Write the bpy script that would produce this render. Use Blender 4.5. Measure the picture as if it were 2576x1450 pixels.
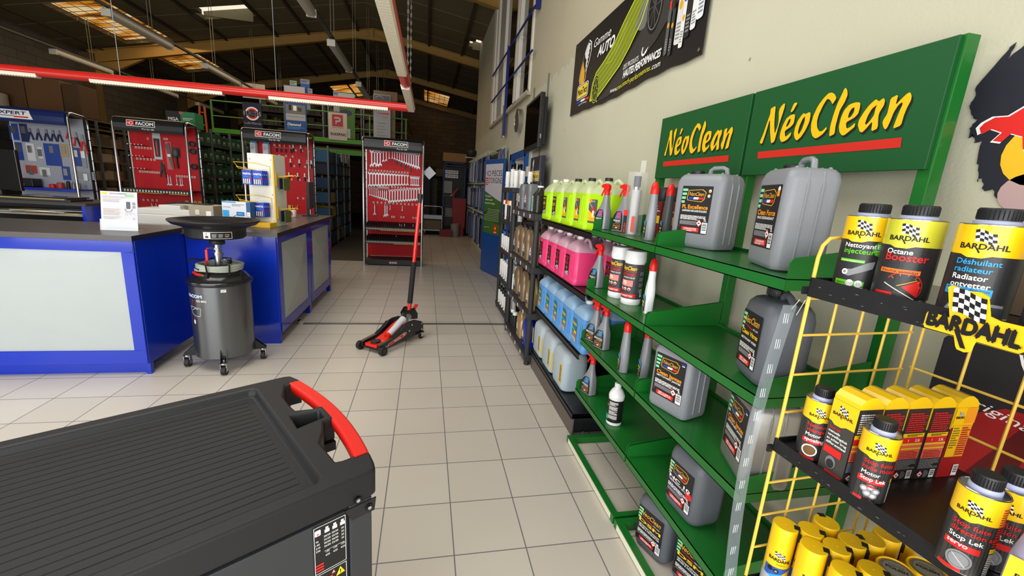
import bpy, bmesh, math, random
from mathutils import Vector, Matrix
from mathutils.geometry import tessellate_polygon
random.seed(7)
PI = math.pi
for o in list(bpy.data.objects): bpy.data.objects.remove(o)
scn = bpy.context.scene
C = bpy.data.collections.new('shop'); scn.collection.children.link(C)

# ---------------------------------------------------------------- camera
F_PX = 1065.93; YAW = 0.210196; PITCH = -0.222228; ROLL = 0.0675407
fwd = Vector((math.sin(YAW)*math.cos(PITCH), math.cos(YAW)*math.cos(PITCH), math.sin(PITCH)))
rt = fwd.cross(Vector((0, 0, 1))).normalized(); up = rt.cross(fwd)
r2 = rt*math.cos(ROLL) + up*math.sin(ROLL); u2 = -rt*math.sin(ROLL) + up*math.cos(ROLL)
cd = bpy.data.cameras.new('camera'); cam = bpy.data.objects.new('camera', cd); C.objects.link(cam)
M = Matrix((r2, u2, -fwd)).transposed().to_4x4(); M.translation = Vector((0, 0, 1.6))
cam.matrix_world = M
cd.sensor_fit = 'HORIZONTAL'; cd.sensor_width = 36; cd.lens = 36*F_PX/2576
cd.clip_start = 0.02; cd.clip_end = 200
scn.camera = cam

# ---------------------------------------------------------------- world, lights, exposure
w = bpy.data.worlds.new('sky'); scn.world = w; w.use_nodes = True
wn = w.node_tree.nodes; wl = w.node_tree.links
bg = wn['Background']; bg.inputs[0].default_value = (0.80, 0.90, 1.0, 1); bg.inputs[1].default_value = 1.0
vs = scn.view_settings; vs.view_transform = 'Standard'; vs.look = 'None'; vs.gamma = 1; vs.use_curve_mapping = False
vs.exposure = -0.38
def area(name, loc, rot, sx, sy, power, col):
    l = bpy.data.lights.new(name, 'AREA'); l.shape = 'RECTANGLE'; l.size = sx; l.size_y = sy; l.energy = power; l.color = col
    o = bpy.data.objects.new(name, l); o.location = loc; o.rotation_euler = rot; C.objects.link(o); return o
# daylight through the glazed shop front behind the camera (window openings in wall_front)
area('daylight_front', (-3.0, -1.75, 1.65), (PI/2, 0, 0), 8.0, 2.9, 500, (0.99, 0.985, 0.97))
# daylight from the left, as an area lamp before the windowless left wall
area('daylight_left', (-8.7, 2.2, 1.7), (PI/2, 0, -PI/2), 5.5, 2.4, 150, (1.0, 0.97, 0.92))
# added fill lamp under the closed roof, brightens the sales floor
area('fill_sales', (-2.2, 2.6, 5.3), (0, 0, 0), 4.0, 3.6, 300, (1.0, 0.98, 0.94))
# weak light of the rooflights over the hall
area('rooflight_glow', (-4.6, 13.0, 4.9), (0, 0, 0), 6.0, 6.0, 230, (1.0, 0.74, 0.46))

# ---------------------------------------------------------------- materials
def lin(h):
    h = h.lstrip('#'); c = [int(h[i:i+2], 16)/255 for i in (0, 2, 4)]
    return tuple((x/12.92 if x <= 0.04045 else ((x+0.055)/1.055)**2.4) for x in c) + (1,)
_m = {}
def mat(name, col, rough=0.5, metal=0.0, noise=0.0, nscale=20.0, bump=0.0, bscale=60.0, alpha=1.0, trans=0.0, emit=0.0, coat=0.0, ior=1.45, sss=0.0, spec=0.5):
    if name in _m: return _m[name]
    m = bpy.data.materials.new(name); m.use_nodes = True; nt = m.node_tree; b = nt.nodes['Principled BSDF']
    c = lin(col) if isinstance(col, str) else col
    b.inputs['Base Color'].default_value = c; b.inputs['Roughness'].default_value = rough; b.inputs['Metallic'].default_value = metal
    b.inputs['IOR'].default_value = ior; b.inputs['Specular IOR Level'].default_value = spec
    if coat: b.inputs['Coat Weight'].default_value = coat; b.inputs['Coat Roughness'].default_value = 0.08
    if trans: b.inputs['Transmission Weight'].default_value = trans
    if alpha < 1: b.inputs['Alpha'].default_value = alpha
    if sss: b.inputs['Subsurface Weight'].default_value = sss; b.inputs['Subsurface Radius'].default_value = (0.03, 0.03, 0.03)
    if emit: b.inputs['Emission Color'].default_value = c; b.inputs['Emission Strength'].default_value = emit
    tc = nt.nodes.new('ShaderNodeTexCoord')
    if noise:
        n = nt.nodes.new('ShaderNodeTexNoise'); n.inputs['Scale'].default_value = nscale; n.inputs['Detail'].default_value = 5
        nt.links.new(tc.outputs['Object'], n.inputs['Vector'])
        mx = nt.nodes.new('ShaderNodeMix'); mx.data_type = 'RGBA'; mx.blend_type = 'MIX'
        d = tuple(x*(1-noise) for x in c[:3]) + (1,); l = tuple(min(1, x*(1+noise*0.6)) for x in c[:3]) + (1,)
        mx.inputs[6].default_value = d; mx.inputs[7].default_value = l
        nt.links.new(n.outputs['Fac'], mx.inputs[0]); nt.links.new(mx.outputs[2], b.inputs['Base Color'])
    if bump:
        n = nt.nodes.new('ShaderNodeTexNoise'); n.inputs['Scale'].default_value = bscale; n.inputs['Detail'].default_value = 4
        nt.links.new(tc.outputs['Object'], n.inputs['Vector'])
        bp = nt.nodes.new('ShaderNodeBump'); bp.inputs['Strength'].default_value = bump; bp.inputs['Distance'].default_value = 0.004
        nt.links.new(n.outputs['Fac'], bp.inputs['Height']); nt.links.new(bp.outputs['Normal'], b.inputs['Normal'])
    _m[name] = m; return m
def nodes_of(name, rough=0.5):
    m = bpy.data.materials.new(name); m.use_nodes = True; _m[name] = m
    b = m.node_tree.nodes['Principled BSDF']; b.inputs['Roughness'].default_value = rough
    return m, m.node_tree.nodes, m.node_tree.links, b
def mth(n, l, op, a, b=None):
    x = n.new('ShaderNodeMath'); x.operation = op
    for i, v in enumerate((a, b)):
        if v is None: continue
        if isinstance(v, (int, float)): x.inputs[i].default_value = v
        else: l.new(v, x.inputs[i])
    return x.outputs[0]
def mixc(n, l, f, a, b):
    x = n.new('ShaderNodeMix'); x.data_type = 'RGBA'
    for i, v in ((0, f), (6, a), (7, b)):
        if isinstance(v, (tuple, int, float)): x.inputs[i].default_value = v
        else: l.new(v, x.inputs[i])
    return x.outputs[2]

BLK = mat('black_plastic', '#1b1c1f', 0.45); BLKM = mat('black_metal', '#17181b', 0.35); BLKS = mat('black_gloss', '#0c0c0e', 0.15)
WHT = mat('white_ink', '#f1f1ee', 0.5); RED = mat('red_ink', '#d8231f', 0.45); YEL = mat('yellow_ink', '#f4c614', 0.45); ORG = mat('orange_ink', '#f39a12', 0.45)
LBL = mat('label_black', '#1d1d20', 0.4); GRYI = mat('grey_ink', '#8c8e90', 0.5); BLUI = mat('blue_ink', '#1f3fa8', 0.5); CYN = mat('cyan_ink', '#2f9fe0', 0.5)
GRNI = mat('green_ink', '#63c41f', 0.5); MNT = mat('mint_ink', '#7fe0a0', 0.5); PNK = mat('pink_ink', '#e0359a', 0.5); BKI = mat('black_ink', '#131314', 0.5)
GLD = mat('gold_ink', '#e0a52e', 0.4); DRED = mat('dark_red_ink', '#a81420', 0.5); CREAM = mat('cream_ink', '#e9e4cf', 0.55)
GRN = mat('green_paint', '#166a24', 0.38, noise=0.10, nscale=6, coat=0.25)
GRND = mat('green_sign', '#0c5023', 0.5, noise=0.06, nscale=3)
CHR = mat('chrome', '#c9cbcd', 0.22, metal=1.0); STL = mat('galvanised', '#8f959a', 0.42, metal=0.8, noise=0.15, nscale=30)
REDP = mat('red_paint', '#dc1f17', 0.35, coat=0.3); REDT = mat('red_trigger', '#dd1c16', 0.35)
YWIRE = mat('yellow_wire', '#e8c04e', 0.4)
SILV = mat('silver_plastic', '#86898f', 0.42, bump=0.15, bscale=180); DGRY = mat('dark_grey_plastic', '#5d6168', 0.45, bump=0.12, bscale=150)
WPL = mat('white_plastic', '#e2e4e6', 0.4, sss=0.1)

# ---------------------------------------------------------------- mesh helpers
class MB:
    def __init__(s): s.v = []; s.f = []; s.mi = []; s.sm = []; s.mats = []
    def m(s, mt):
        if mt not in s.mats: s.mats.append(mt)
        return s.mats.index(mt)
    def add(s, vs, fs, mt, smooth=False, T=None):
        k = len(s.v); i = s.m(mt)
        for p in vs: s.v.append(tuple(T @ Vector(p)) if T is not None else tuple(p))
        for f in fs: s.f.append([k+a for a in f]); s.mi.append(i); s.sm.append(smooth)
        return s
    def box(s, x0, y0, z0, x1, y1, z1, mt, T=None):
        if x0 > x1: x0, x1 = x1, x0
        if y0 > y1: y0, y1 = y1, y0
        if z0 > z1: z0, z1 = z1, z0
        v = [(x0,y0,z0),(x1,y0,z0),(x1,y1,z0),(x0,y1,z0),(x0,y0,z1),(x1,y0,z1),(x1,y1,z1),(x0,y1,z1)]
        return s.add(v, [(0,3,2,1),(4,5,6,7),(0,1,5,4),(1,2,6,5),(2,3,7,6),(3,0,4,7)], mt, False, T)
    def rings(s, rs, mt, cap=True, smooth=True, T=None, closed=True):
        n = len(rs[0]); v = [p for r in rs for p in r]; f = []
        for i in range(len(rs)-1):
            for j in range(n if closed else n-1):
                a = i*n+j; b = i*n+(j+1) % n; f.append((a, b, b+n, a+n))
        s.add(v, f, mt, smooth, T)
        if cap:
            s.add(rs[0], [tuple(range(n))[::-1]], mt, False, T); s.add(rs[-1], [tuple(range(n))], mt, False, T)
        return s
    def lathe(s, prof, mt, seg=24, c=(0,0,0), cap=True, T=None, smooth=True):
        rs = [[(c[0]+max(r,1e-5)*math.cos(2*PI*k/seg), c[1]+max(r,1e-5)*math.sin(2*PI*k/seg), c[2]+z) for k in range(seg)] for r, z in prof]
        return s.rings(rs, mt, cap, smooth, T)
    def cyl(s, p0, p1, r, mt, seg=12, r1=None, T=None, cap=True):
        p0 = Vector(p0); p1 = Vector(p1); d = (p1-p0); q = d.to_track_quat('Z', 'Y'); r1 = r if r1 is None else r1
        rs = []
        for p, rr in ((p0, r), (p1, r1)): rs.append([tuple(p + q @ Vector((rr*math.cos(2*PI*k/seg), rr*math.sin(2*PI*k/seg), 0))) for k in range(seg)])
        return s.rings(rs, mt, cap, True, T)
    def tube(s, pts, r, mt, seg=8, closed=False, T=None):
        P = [Vector(p) for p in pts]; n = len(P); rs = []; q = None; ref = Vector((0, 0, 1))
        for i, p in enumerate(P):
            if closed: d = (P[(i+1) % n]-P[i-1])
            else: d = (P[min(i+1, n-1)]-P[max(i-1, 0)])
            d.normalize()
            if i == 0:
                a = d.orthogonal().normalized()
            else:
                a = (a - d*a.dot(d))
                a = a.normalized() if a.length > 1e-6 else d.orthogonal().normalized()
            b = d.cross(a)
            rs.append([tuple(p + a*r*math.cos(2*PI*k/seg) + b*r*math.sin(2*PI*k/seg)) for k in range(seg)])
        if closed: rs.append(rs[0])
        return s.rings(rs, mt, not closed, True, T)
    def loft(s, secs, mt, k=4, cap=True, T=None, smooth=True):
        # secs: (z, half x, half y, corner radius, cx, cy) rounded-rectangle sections
        rs = []
        for z, a, b, r, cx, cy in secs:
            r = min(r, a*0.999, b*0.999); ring = []
            for q, (sx, sy) in enumerate(((1,1),(-1,1),(-1,-1),(1,-1))):
                for i in range(k+1):
                    t = q*PI/2 + i*PI/2/k
                    ring.append((cx+sx*(a-r)+r*math.cos(t), cy+sy*(b-r)+r*math.sin(t), z))
            rs.append(ring)
        return s.rings(rs, mt, cap, smooth, T)
    def prism(s, pts, ax, h0, h1, mt, T=None, smooth=False):
        # pts 2D polygon; ax 'x','y','z' extrusion axis
        def P(p, h): return {'x': (h, p[0], p[1]), 'y': (p[0], h, p[1]), 'z': (p[0], p[1], h)}[ax]
        n = len(pts); v = [P(p, h0) for p in pts]+[P(p, h1) for p in pts]
        s.add(v, [(i, (i+1) % n, (i+1) % n+n, i+n) for i in range(n)], mt, smooth, T)
        s.add(v, [tuple(range(n))[::-1], tuple(range(n, 2*n))], mt, False, T)
        return s
    def build(s, name, parent=None, bevel=0, loc=None, rz=0, seg=2, auto=None):
        me = bpy.data.meshes.new(name); me.from_pydata(s.v, [], s.f)
        for mt in s.mats: me.materials.append(mt)
        me.polygons.foreach_set('material_index', s.mi); me.polygons.foreach_set('use_smooth', s.sm)
        bm = bmesh.new(); bm.from_mesh(me)
        bmesh.ops.remove_doubles(bm, verts=bm.verts, dist=1e-6)
        bmesh.ops.recalc_face_normals(bm, faces=bm.faces); bm.to_mesh(me); bm.free(); me.update()
        o = bpy.data.objects.new(name, me); C.objects.link(o)
        if parent: o.parent = parent
        if loc is not None: o.location = loc
        o.rotation_euler = (0, 0, rz)
        if bevel:
            b = o.modifiers.new('bevel', 'BEVEL'); b.width = bevel; b.segments = seg; b.limit_method = 'ANGLE'; b.angle_limit = math.radians(50)
        if any(s.sm):
            try: me.set_sharp_from_angle(angle=math.radians(42))
            except Exception: pass
        return o
def empty(name, label, cat, loc=(0,0,0), rz=0, group=None):
    o = bpy.data.objects.new(name, None); C.objects.link(o); o.empty_display_size = 0.1
    o.location = loc; o.rotation_euler = (0, 0, rz); tag(o, label, cat, group); return o
def tag(o, label, cat, group=None, kind=None):
    o['label'] = label; o['category'] = cat
    if group: o['group'] = group
    if kind: o['kind'] = kind
    return o
def struct(o): o['kind'] = 'structure'; return o
NTH = 'first second third fourth fifth sixth seventh eighth ninth tenth eleventh twelfth thirteenth fourteenth fifteenth sixteenth seventeenth eighteenth nineteenth twentieth'.split()
def nth(k): return NTH[k] if k < 20 else ('twenty-'+NTH[k-20] if k < 29 else 'thirtieth' if k == 29 else ('thirty-'+NTH[k-30] if k < 39 else 'fortieth' if k == 39 else 'forty-'+NTH[k-40] if k < 49 else 'fiftieth' if k == 49 else 'fifty-'+NTH[k-50]))
def dup(root, label=None, loc=None, rz=None, group=None, mats=None):
    r = root.copy(); C.objects.link(r)
    if loc is not None: r.location = loc
    if rz is not None: r.rotation_euler = (0, 0, rz)
    if label: r['label'] = label
    if group: r['group'] = group
    for ch in [c for c in bpy.data.objects if c.parent == root]:
        c = ch.copy(); C.objects.link(c); c.parent = r
        for g in [c2 for c2 in bpy.data.objects if c2.parent == ch]:
            d = g.copy(); C.objects.link(d); d.parent = c
    return r

# ---------------------------------------------------------------- flat artwork (labels, signs, posters)
_tc = {}
def textgeo(s, bold=0.0, shear=0.0):
    key = (s, bold, shear)
    if key in _tc: return _tc[key]
    cu = bpy.data.curves.new('t', 'FONT'); cu.body = s; cu.size = 1; cu.offset = bold; cu.shear = shear; cu.resolution_u = 3; cu.fill_mode = 'FRONT'
    ob = bpy.data.objects.new('t', cu); me = bpy.data.meshes.new_from_object(ob)
    v = [(p.co.x, p.co.y) for p in me.vertices]; f = [tuple(p.vertices) for p in me.polygons]
    bpy.data.objects.remove(ob); bpy.data.curves.remove(cu); bpy.data.meshes.remove(me)
    x0 = min([a for a, b in v] or [0]); x1 = max([a for a, b in v] or [1])
    _tc[key] = ([(a-x0, b) for a, b in v], f, x1-x0); return _tc[key]
class Dec:
    def __init__(s): s.it = []
    def poly(s, pts, m, ly=1): s.it.append((ly, m, [tuple(p) for p in pts], [tuple(range(len(pts)))])); return s
    def rect(s, u0, v0, u1, v1, m, ly=1, n=1):
        P = [];
        for i in range(n+1):
            u = u0+(u1-u0)*i/n; P += [(u, v0), (u, v1)]
        s.it.append((ly, m, P, [(2*i, 2*i+2, 2*i+3, 2*i+1) for i in range(n)])); return s
    def rrect(s, u0, v0, u1, v1, r, m, ly=1, k=4):
        P = []
        for q, (cx, cy) in enumerate(((u1-r, v1-r), (u0+r, v1-r), (u0+r, v0+r), (u1-r, v0+r))):
            for i in range(k+1):
                t = q*PI/2+i*PI/2/k; P.append((cx+r*math.cos(t), cy+r*math.sin(t)))
        return s.poly(P, m, ly)
    def glyph(s, loops, m, ly=1, du=0.0, dv=0.0):
        L = []
        for lp in loops:
            Q = []
            for i, p in enumerate(lp):
                q = lp[(i+1) % len(lp)]
                Q += [(p[0]*0.84+q[0]*0.16+du, p[1]*0.84+q[1]*0.16+dv), (p[0]*0.16+q[0]*0.84+du, p[1]*0.16+q[1]*0.84+dv)]
            L.append(Q)
        T_ = tessellate_polygon([[Vector((a, b, 0)) for a, b in Q] for Q in L])
        s.it.append((ly, m, [p for Q in L for p in Q], [tuple(t) for t in T_])); return s
    def disc(s, u, v, r, m, ly=1, ry=None, n=20): return s.poly([(u+r*math.cos(2*PI*i/n), v+(ry or r)*math.sin(2*PI*i/n)) for i in range(n)], m, ly)
    def ring(s, u, v, r0, r1, m, ly=1, a0=0, a1=2*PI, n=24):
        P = []; F = []
        for i in range(n+1):
            t = a0+(a1-a0)*i/n; P += [(u+r0*math.cos(t), v+r0*math.sin(t)), (u+r1*math.cos(t), v+r1*math.sin(t))]
        s.it.append((ly, m, P, [(2*i, 2*i+2, 2*i+3, 2*i+1) for i in range(n)])); return s
    def line(s, pts, w, m, ly=2):
        for (a, b), (c, d) in zip(pts, pts[1:]):
            L = math.hypot(c-a, d-b) or 1; nx, ny = -(d-b)/L*w/2, (c-a)/L*w/2
            s.poly([(a+nx, b+ny), (a-nx, b-ny), (c-nx, d-ny), (c+nx, d+ny)], m, ly)
        return s
    def text(s, t, u, v, h, m, ly=3, w=None, shear=0.0, al='L', bold=0.0, rot=0.0):
        V, F, W = textgeo(t, 0.0, shear); k = h/0.72; kx = k if w is None else w/W
        bo = min(bold, 0.05)*1.3; nv = len(V)
        off = {'L': 0, 'C': -W*kx/2, 'R': -W*kx}[al]; c, sn = math.cos(rot), math.sin(rot); P = []
        for q, (dx, dy) in enumerate(((0,0),(-bo,0),(bo,0),(0,-bo),(0,bo)) if bo else ((0,0),)):
            P = []
            for a, b in V: x = (a+dx)*kx+off; y = (b+dy)*k; P.append((u+x*c-y*sn, v+x*sn+y*c))
            s.it.append((ly+q*0.18, m, P, F))
        return s
    def para(s, u0, v0, u1, v1, n, m, ly=2, fill=0.55, seed=1):
        rr = random.Random(seed); dv = (v1-v0)/n
        for i in range(n):
            u = u0; ee = u1-(u1-u0)*(rr.random()*0.35 if rr.random() < 0.3 else 0)
            while u < ee:
                wd = (u1-u0)*(0.05+0.13*rr.random()); x = min(u+wd, ee)
                s.rect(u, v0+dv*(i+0.5-fill/2), x, v0+dv*(i+0.5+fill/2), m, ly); u = x+(u1-u0)*0.02
        return s
    def barcode(s, u0, v0, u1, v1, ly=3):
        s.rect(u0, v0, u1, v1, WHT, ly); n = 9
        for i in range(n):
            vv = v0+(v1-v0)*(0.28+0.68*i/n); s.rect(u0+(u1-u0)*0.12, vv, u1-(u1-u0)*0.12, vv+(v1-v0)*(0.03 if i % 3 else 0.055), BKI, ly+1)
        return s
    def hazard(s, u, v, r, ly=3):
        s.poly([(u, v-r), (u+r, v), (u, v+r), (u-r, v)], RED, ly); q = r*0.78
        s.poly([(u, v-q), (u+q, v), (u, v+q), (u-q, v)], WHT, ly+1)
        s.poly([(u-r*0.4, v-r*0.12), (u+r*0.4, v-r*0.12), (u+r*0.2, v+r*0.12), (u-r*0.25, v+r*0.18)], BKI, ly+2)
        return s
    def flag(s, u, v, w, h, ly=3, nx=5, ny=4, sk=0.25, am=0.12):
        def q(a, b): return (u+w*(a+sk*(1-b)*0.5), v+h*(b+am*math.sin(a*5.5)-0.18*a))
        for i in range(nx):
            for j in range(ny):
                P = [q(i/nx, j/ny), q((i+0.5)/nx, j/ny), q((i+1)/nx, j/ny), q((i+1)/nx, (j+1)/ny), q((i+0.5)/nx, (j+1)/ny), q(i/nx, (j+1)/ny)]
                s.poly(P, BKI if (i+j) % 2 else WHT, ly)
        return s
    def build(s, name, fm, parent=None, de=0.00035, base=0.0006, label=None, cut=0.0):
        mb = MB(); cut = cut or getattr(fm, 'cut', 0.0); ax = getattr(fm, 'ax', 0)
        def clip(P, c, keep):
            R_ = []
            for i in range(len(P)):
                a, b = P[i-1], P[i]; ia, ib = (a[ax]-c)*keep >= 0, (b[ax]-c)*keep >= 0
                if ia != ib: q = (c-a[ax])/(b[ax]-a[ax]); R_.append((a[0]+(b[0]-a[0])*q, a[1]+(b[1]-a[1])*q))
                if ib: R_.append(b)
            return R_
        for ly, m, P, F in s.it:
            if not cut or not P or max(p[ax] for p in P)-min(p[ax] for p in P) <= cut: mb.add([fm(u, v, base+de*ly) for u, v in P], F, m, bool(cut)); continue
            for f in F:
                Q = [P[i] for i in f]; a0, a1 = min(p[ax] for p in Q), max(p[ax] for p in Q); k0, k1 = math.floor(a0/cut+1e-9), math.ceil(a1/cut-1e-9)
                if k1-k0 <= 1: mb.add([fm(u, v, base+de*ly) for u, v in Q], [tuple(range(len(Q)))], m, True); continue
                for k in range(k0, k1):
                    G = clip(clip(Q, k*cut, 1), (k+1)*cut, -1)
                    if len(G) > 2: mb.add([fm(u, v, base+de*ly) for u, v in G], [tuple(range(len(G)))], m, True)
        me = bpy.data.meshes.new(name); me.from_pydata(mb.v, [], mb.f)
        for m in mb.mats: me.materials.append(m)
        me.polygons.foreach_set('material_index', mb.mi); me.polygons.foreach_set('use_smooth', mb.sm)
        if cut: bm = bmesh.new(); bm.from_mesh(me); bmesh.ops.remove_doubles(bm, verts=bm.verts, dist=2e-6); bm.to_mesh(me); bm.free()
        me.update(); o = bpy.data.objects.new(name, me); C.objects.link(o)
        if parent: o.parent = parent
        if label: o['label'] = label
        return o
def flatY(y, x0=0, z0=0, s=-1): return lambda u, v, o: (x0+u, y+s*o, z0+v)       # faces -Y
def flatX(x, y0=0, z0=0): return lambda u, v, o: (x-o, y0-u, z0+v)                 # faces -X, u runs towards -Y
def cylm(r, z0=0, c=(0, 0), a0=0.0):   # round a cylinder, facing -Y
    def f(u, v, o): return (c[0]+(r+o)*math.sin(u/r+a0), c[1]-(r+o)*math.cos(u/r+a0), z0+v)
    f.cut = r*0.2; return f
# ================================================================ THE SETTING
XW = 1.45
# floor tiles
m, n, l, b = nodes_of('floor_tiles', 0.34)
g = n.new('ShaderNodeNewGeometry'); sp = n.new('ShaderNodeSeparateXYZ'); l.new(g.outputs['Position'], sp.inputs[0])
T = 0.33117
def cell(o, org):
    a = mth(n, l, 'DIVIDE', mth(n, l, 'SUBTRACT', o, org), T)
    fr = mth(n, l, 'FRACT', a); d = mth(n, l, 'MINIMUM', fr, mth(n, l, 'SUBTRACT', 1.0, fr)); return mth(n, l, 'FLOOR', a), d
shift = mth(n, l, 'MULTIPLY', mth(n, l, 'GREATER_THAN', sp.outputs[1], 4.915), 0.13)
ix, dx = cell(sp.outputs[0], -0.1743-30*T); iy, dy = cell(mth(n, l, 'SUBTRACT', sp.outputs[1], shift), 3.571-30*T)
dist = mth(n, l, 'MINIMUM', dx, dy)
grout = mth(n, l, 'LESS_THAN', dist, 0.0085)
cb = n.new('ShaderNodeCombineXYZ'); l.new(ix, cb.inputs[0]); l.new(iy, cb.inputs[1])
wnz = n.new('ShaderNodeTexWhiteNoise'); l.new(cb.outputs[0], wnz.inputs[0])
nz = n.new('ShaderNodeTexNoise'); nz.inputs['Scale'].default_value = 3.0; nz.inputs['Detail'].default_value = 6; l.new(g.outputs['Position'], nz.inputs['Vector'])
base = mixc(n, l, wnz.outputs[0], lin('#c6beb2'), lin('#cdc6ba'))
base = mixc(n, l, mth(n, l, 'MULTIPLY', nz.outputs['Fac'], 0.35), base, lin('#b9ada0'))
l.new(mixc(n, l, grout, base, lin('#6d6a6b')), b.inputs['Base Color'])
l.new(mth(n, l, 'ADD', mth(n, l, 'MULTIPLY', grout, 0.4), 0.32), b.inputs['Roughness'])
bp = n.new('ShaderNodeBump'); bp.inputs['Strength'].default_value = 0.35; bp.inputs['Distance'].default_value = 0.003
l.new(mth(n, l, 'SUBTRACT', 1.0, grout), bp.inputs['Height']); l.new(bp.outputs['Normal'], b.inputs['Normal'])
TILE = m
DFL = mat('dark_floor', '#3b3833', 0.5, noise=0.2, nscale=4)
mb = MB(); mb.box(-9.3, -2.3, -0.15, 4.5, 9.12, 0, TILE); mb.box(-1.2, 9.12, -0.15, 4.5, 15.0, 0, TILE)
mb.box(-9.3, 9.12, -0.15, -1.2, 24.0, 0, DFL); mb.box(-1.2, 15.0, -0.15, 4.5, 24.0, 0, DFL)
struct(mb.build('floor'))
mb = MB(); mb.box(-1.32, 4.885, 0, 1.0, 4.945, 0.006, mat('strip_metal', '#7d7c79', 0.4, metal=0.7)); mb.box(-1.32, 4.90, 0.006, 1.0, 4.912, 0.010, mat('strip_metal'  , '#7d7c79'))
struct(mb.build('trim_1'))

# plaster wall with a patched, paler lower coat
m, n, l, b = nodes_of('plaster', 0.85)
g = n.new('ShaderNodeNewGeometry'); sp = n.new('ShaderNodeSeparateXYZ'); l.new(g.outputs['Position'], sp.inputs[0])
nz = n.new('ShaderNodeTexNoise'); nz.inputs['Scale'].default_value = 1.3; nz.inputs['Detail'].default_value = 8; l.new(g.outputs['Position'], nz.inputs['Vector'])
n2 = n.new('ShaderNodeTexNoise'); n2.inputs['Scale'].default_value = 9; n2.inputs['Detail'].default_value = 8; l.new(g.outputs['Position'], n2.inputs['Vector'])
lowc = mth(n, l, 'LESS_THAN', mth(n, l, 'ADD', sp.outputs[2], mth(n, l, 'MULTIPLY', n2.outputs['Fac'], 0.35)), 3.14)
c1 = mixc(n, l, nz.outputs['Fac'], lin('#aea68c'), lin('#bcb499')); c2 = mixc(n, l, nz.outputs['Fac'], lin('#b6b39c'), lin('#c6c3ac'))
col = mixc(n, l, lowc, c1, c2)
vo = n.new('ShaderNodeTexVoronoi'); vo.inputs['Scale'].default_value = 2.1; l.new(g.outputs['Position'], vo.inputs['Vector'])
spot = mth(n, l, 'LESS_THAN', vo.outputs['Distance'], 0.022)
col = mixc(n, l, mth(n, l, 'MULTIPLY', spot, 0.6), col, lin('#6a5c44'))
l.new(col, b.inputs['Base Color'])
n3 = n.new('ShaderNodeTexNoise'); n3.inputs['Scale'].default_value = 110; n3.inputs['Detail'].default_value = 3; l.new(g.outputs['Position'], n3.inputs['Vector'])
bp = n.new('ShaderNodeBump'); bp.inputs['Strength'].default_value = 0.30; bp.inputs['Distance'].default_value = 0.003
l.new(mth(n, l, 'ADD', n3.outputs['Fac'], mth(n, l, 'MULTIPLY', lowc, 1.2)), bp.inputs['Height']); l.new(bp.outputs['Normal'], b.inputs['Normal'])
PLAS = m
# wall_right: door opening Y 6.30-7.40 (z<2.17), window opening Y 6.46-10.22 (z 3.03-5.6)
mb = MB()
X0, X1 = XW, XW+0.22
for y0, y1, z0, z1 in ((-2.2,6.30,0,3.03),(6.30,7.40,2.17,3.03),(7.40,13.5,0,3.03),(-2.2,6.46,3.03,7),(10.22,13.5,3.03,7),(6.46,10.22,5.62,7)):
    mb.box(X0, y0, z0, X1, y1, z1, PLAS)
struct(mb.build('wall_right'))
# block walls
def blockmat(name, ca, cb_, ax):
    m, n, l, b = nodes_of(name, 0.9)
    g = n.new('ShaderNodeNewGeometry'); sp = n.new('ShaderNodeSeparateXYZ'); l.new(g.outputs['Position'], sp.inputs[0])
    cx = n.new('ShaderNodeCombineXYZ'); l.new(sp.outputs[ax], cx.inputs[0]); l.new(sp.outputs[2], cx.inputs[1])
    br = n.new('ShaderNodeTexBrick'); l.new(cx.outputs[0], br.inputs['Vector']); br.inputs['Scale'].default_value = 1
    br.inputs['Brick Width'].default_value = 0.5; br.inputs['Row Height'].default_value = 0.2; br.inputs['Mortar Size'].default_value = 0.008
    br.inputs['Color1'].default_value = lin(ca); br.inputs['Color2'].default_value = lin(cb_); br.inputs['Mortar'].default_value = tuple(x*0.6 for x in lin(ca)[:3])+(1,)
    l.new(br.outputs['Color'], b.inputs['Base Color'])
    bp = n.new('ShaderNodeBump'); bp.inputs['Strength'].default_value = 0.6; bp.inputs['Distance'].default_value = 0.01; bp.invert = True
    l.new(br.outputs['Fac'], bp.inputs['Height']); l.new(bp.outputs['Normal'], b.inputs['Normal']); return m
BW = blockmat('blocks_brown', '#6b5c47', '#7a6850', 0); BL = blockmat('blocks_grey', '#4a4740', '#545048', 1)
mb = MB(); mb.box(-9.3, 23.8, 0, 6.5, 24.0, 7, BW); struct(mb.build('wall_back'))
mb = MB(); mb.box(-9.3, -2.3, 0, -9.1, 23.8, 5.2, BL); struct(mb.build('wall_left'))
# passage side wall behind the right wall and the small office behind the blue door
mb = MB(); mb.box(4.5, 13.5, 0, 4.7, 23.8, 7, BW); mb.box(XW+0.22, 13.3, 0, 4.7, 13.5, 7, PLAS); struct(mb.build('wall_passage'))
OFF = mat('office_white', '#d9dbd6', 0.8)
mb = MB(); mb.box(3.2, 5.2, 0, 3.3, 11.2, 6.6, OFF); mb.box(1.67, 5.1, 0, 3.3, 5.2, 6.6, OFF); mb.box(1.67, 11.2, 0, 3.3, 11.3, 6.6, OFF); mb.box(1.67, 5.2, 2.6, 3.2, 11.2, 2.7, OFF); mb.box(1.67,7.45,0,3.2,7.5,2.6,OFF)
struct(mb.build('wall_office'))
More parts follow.
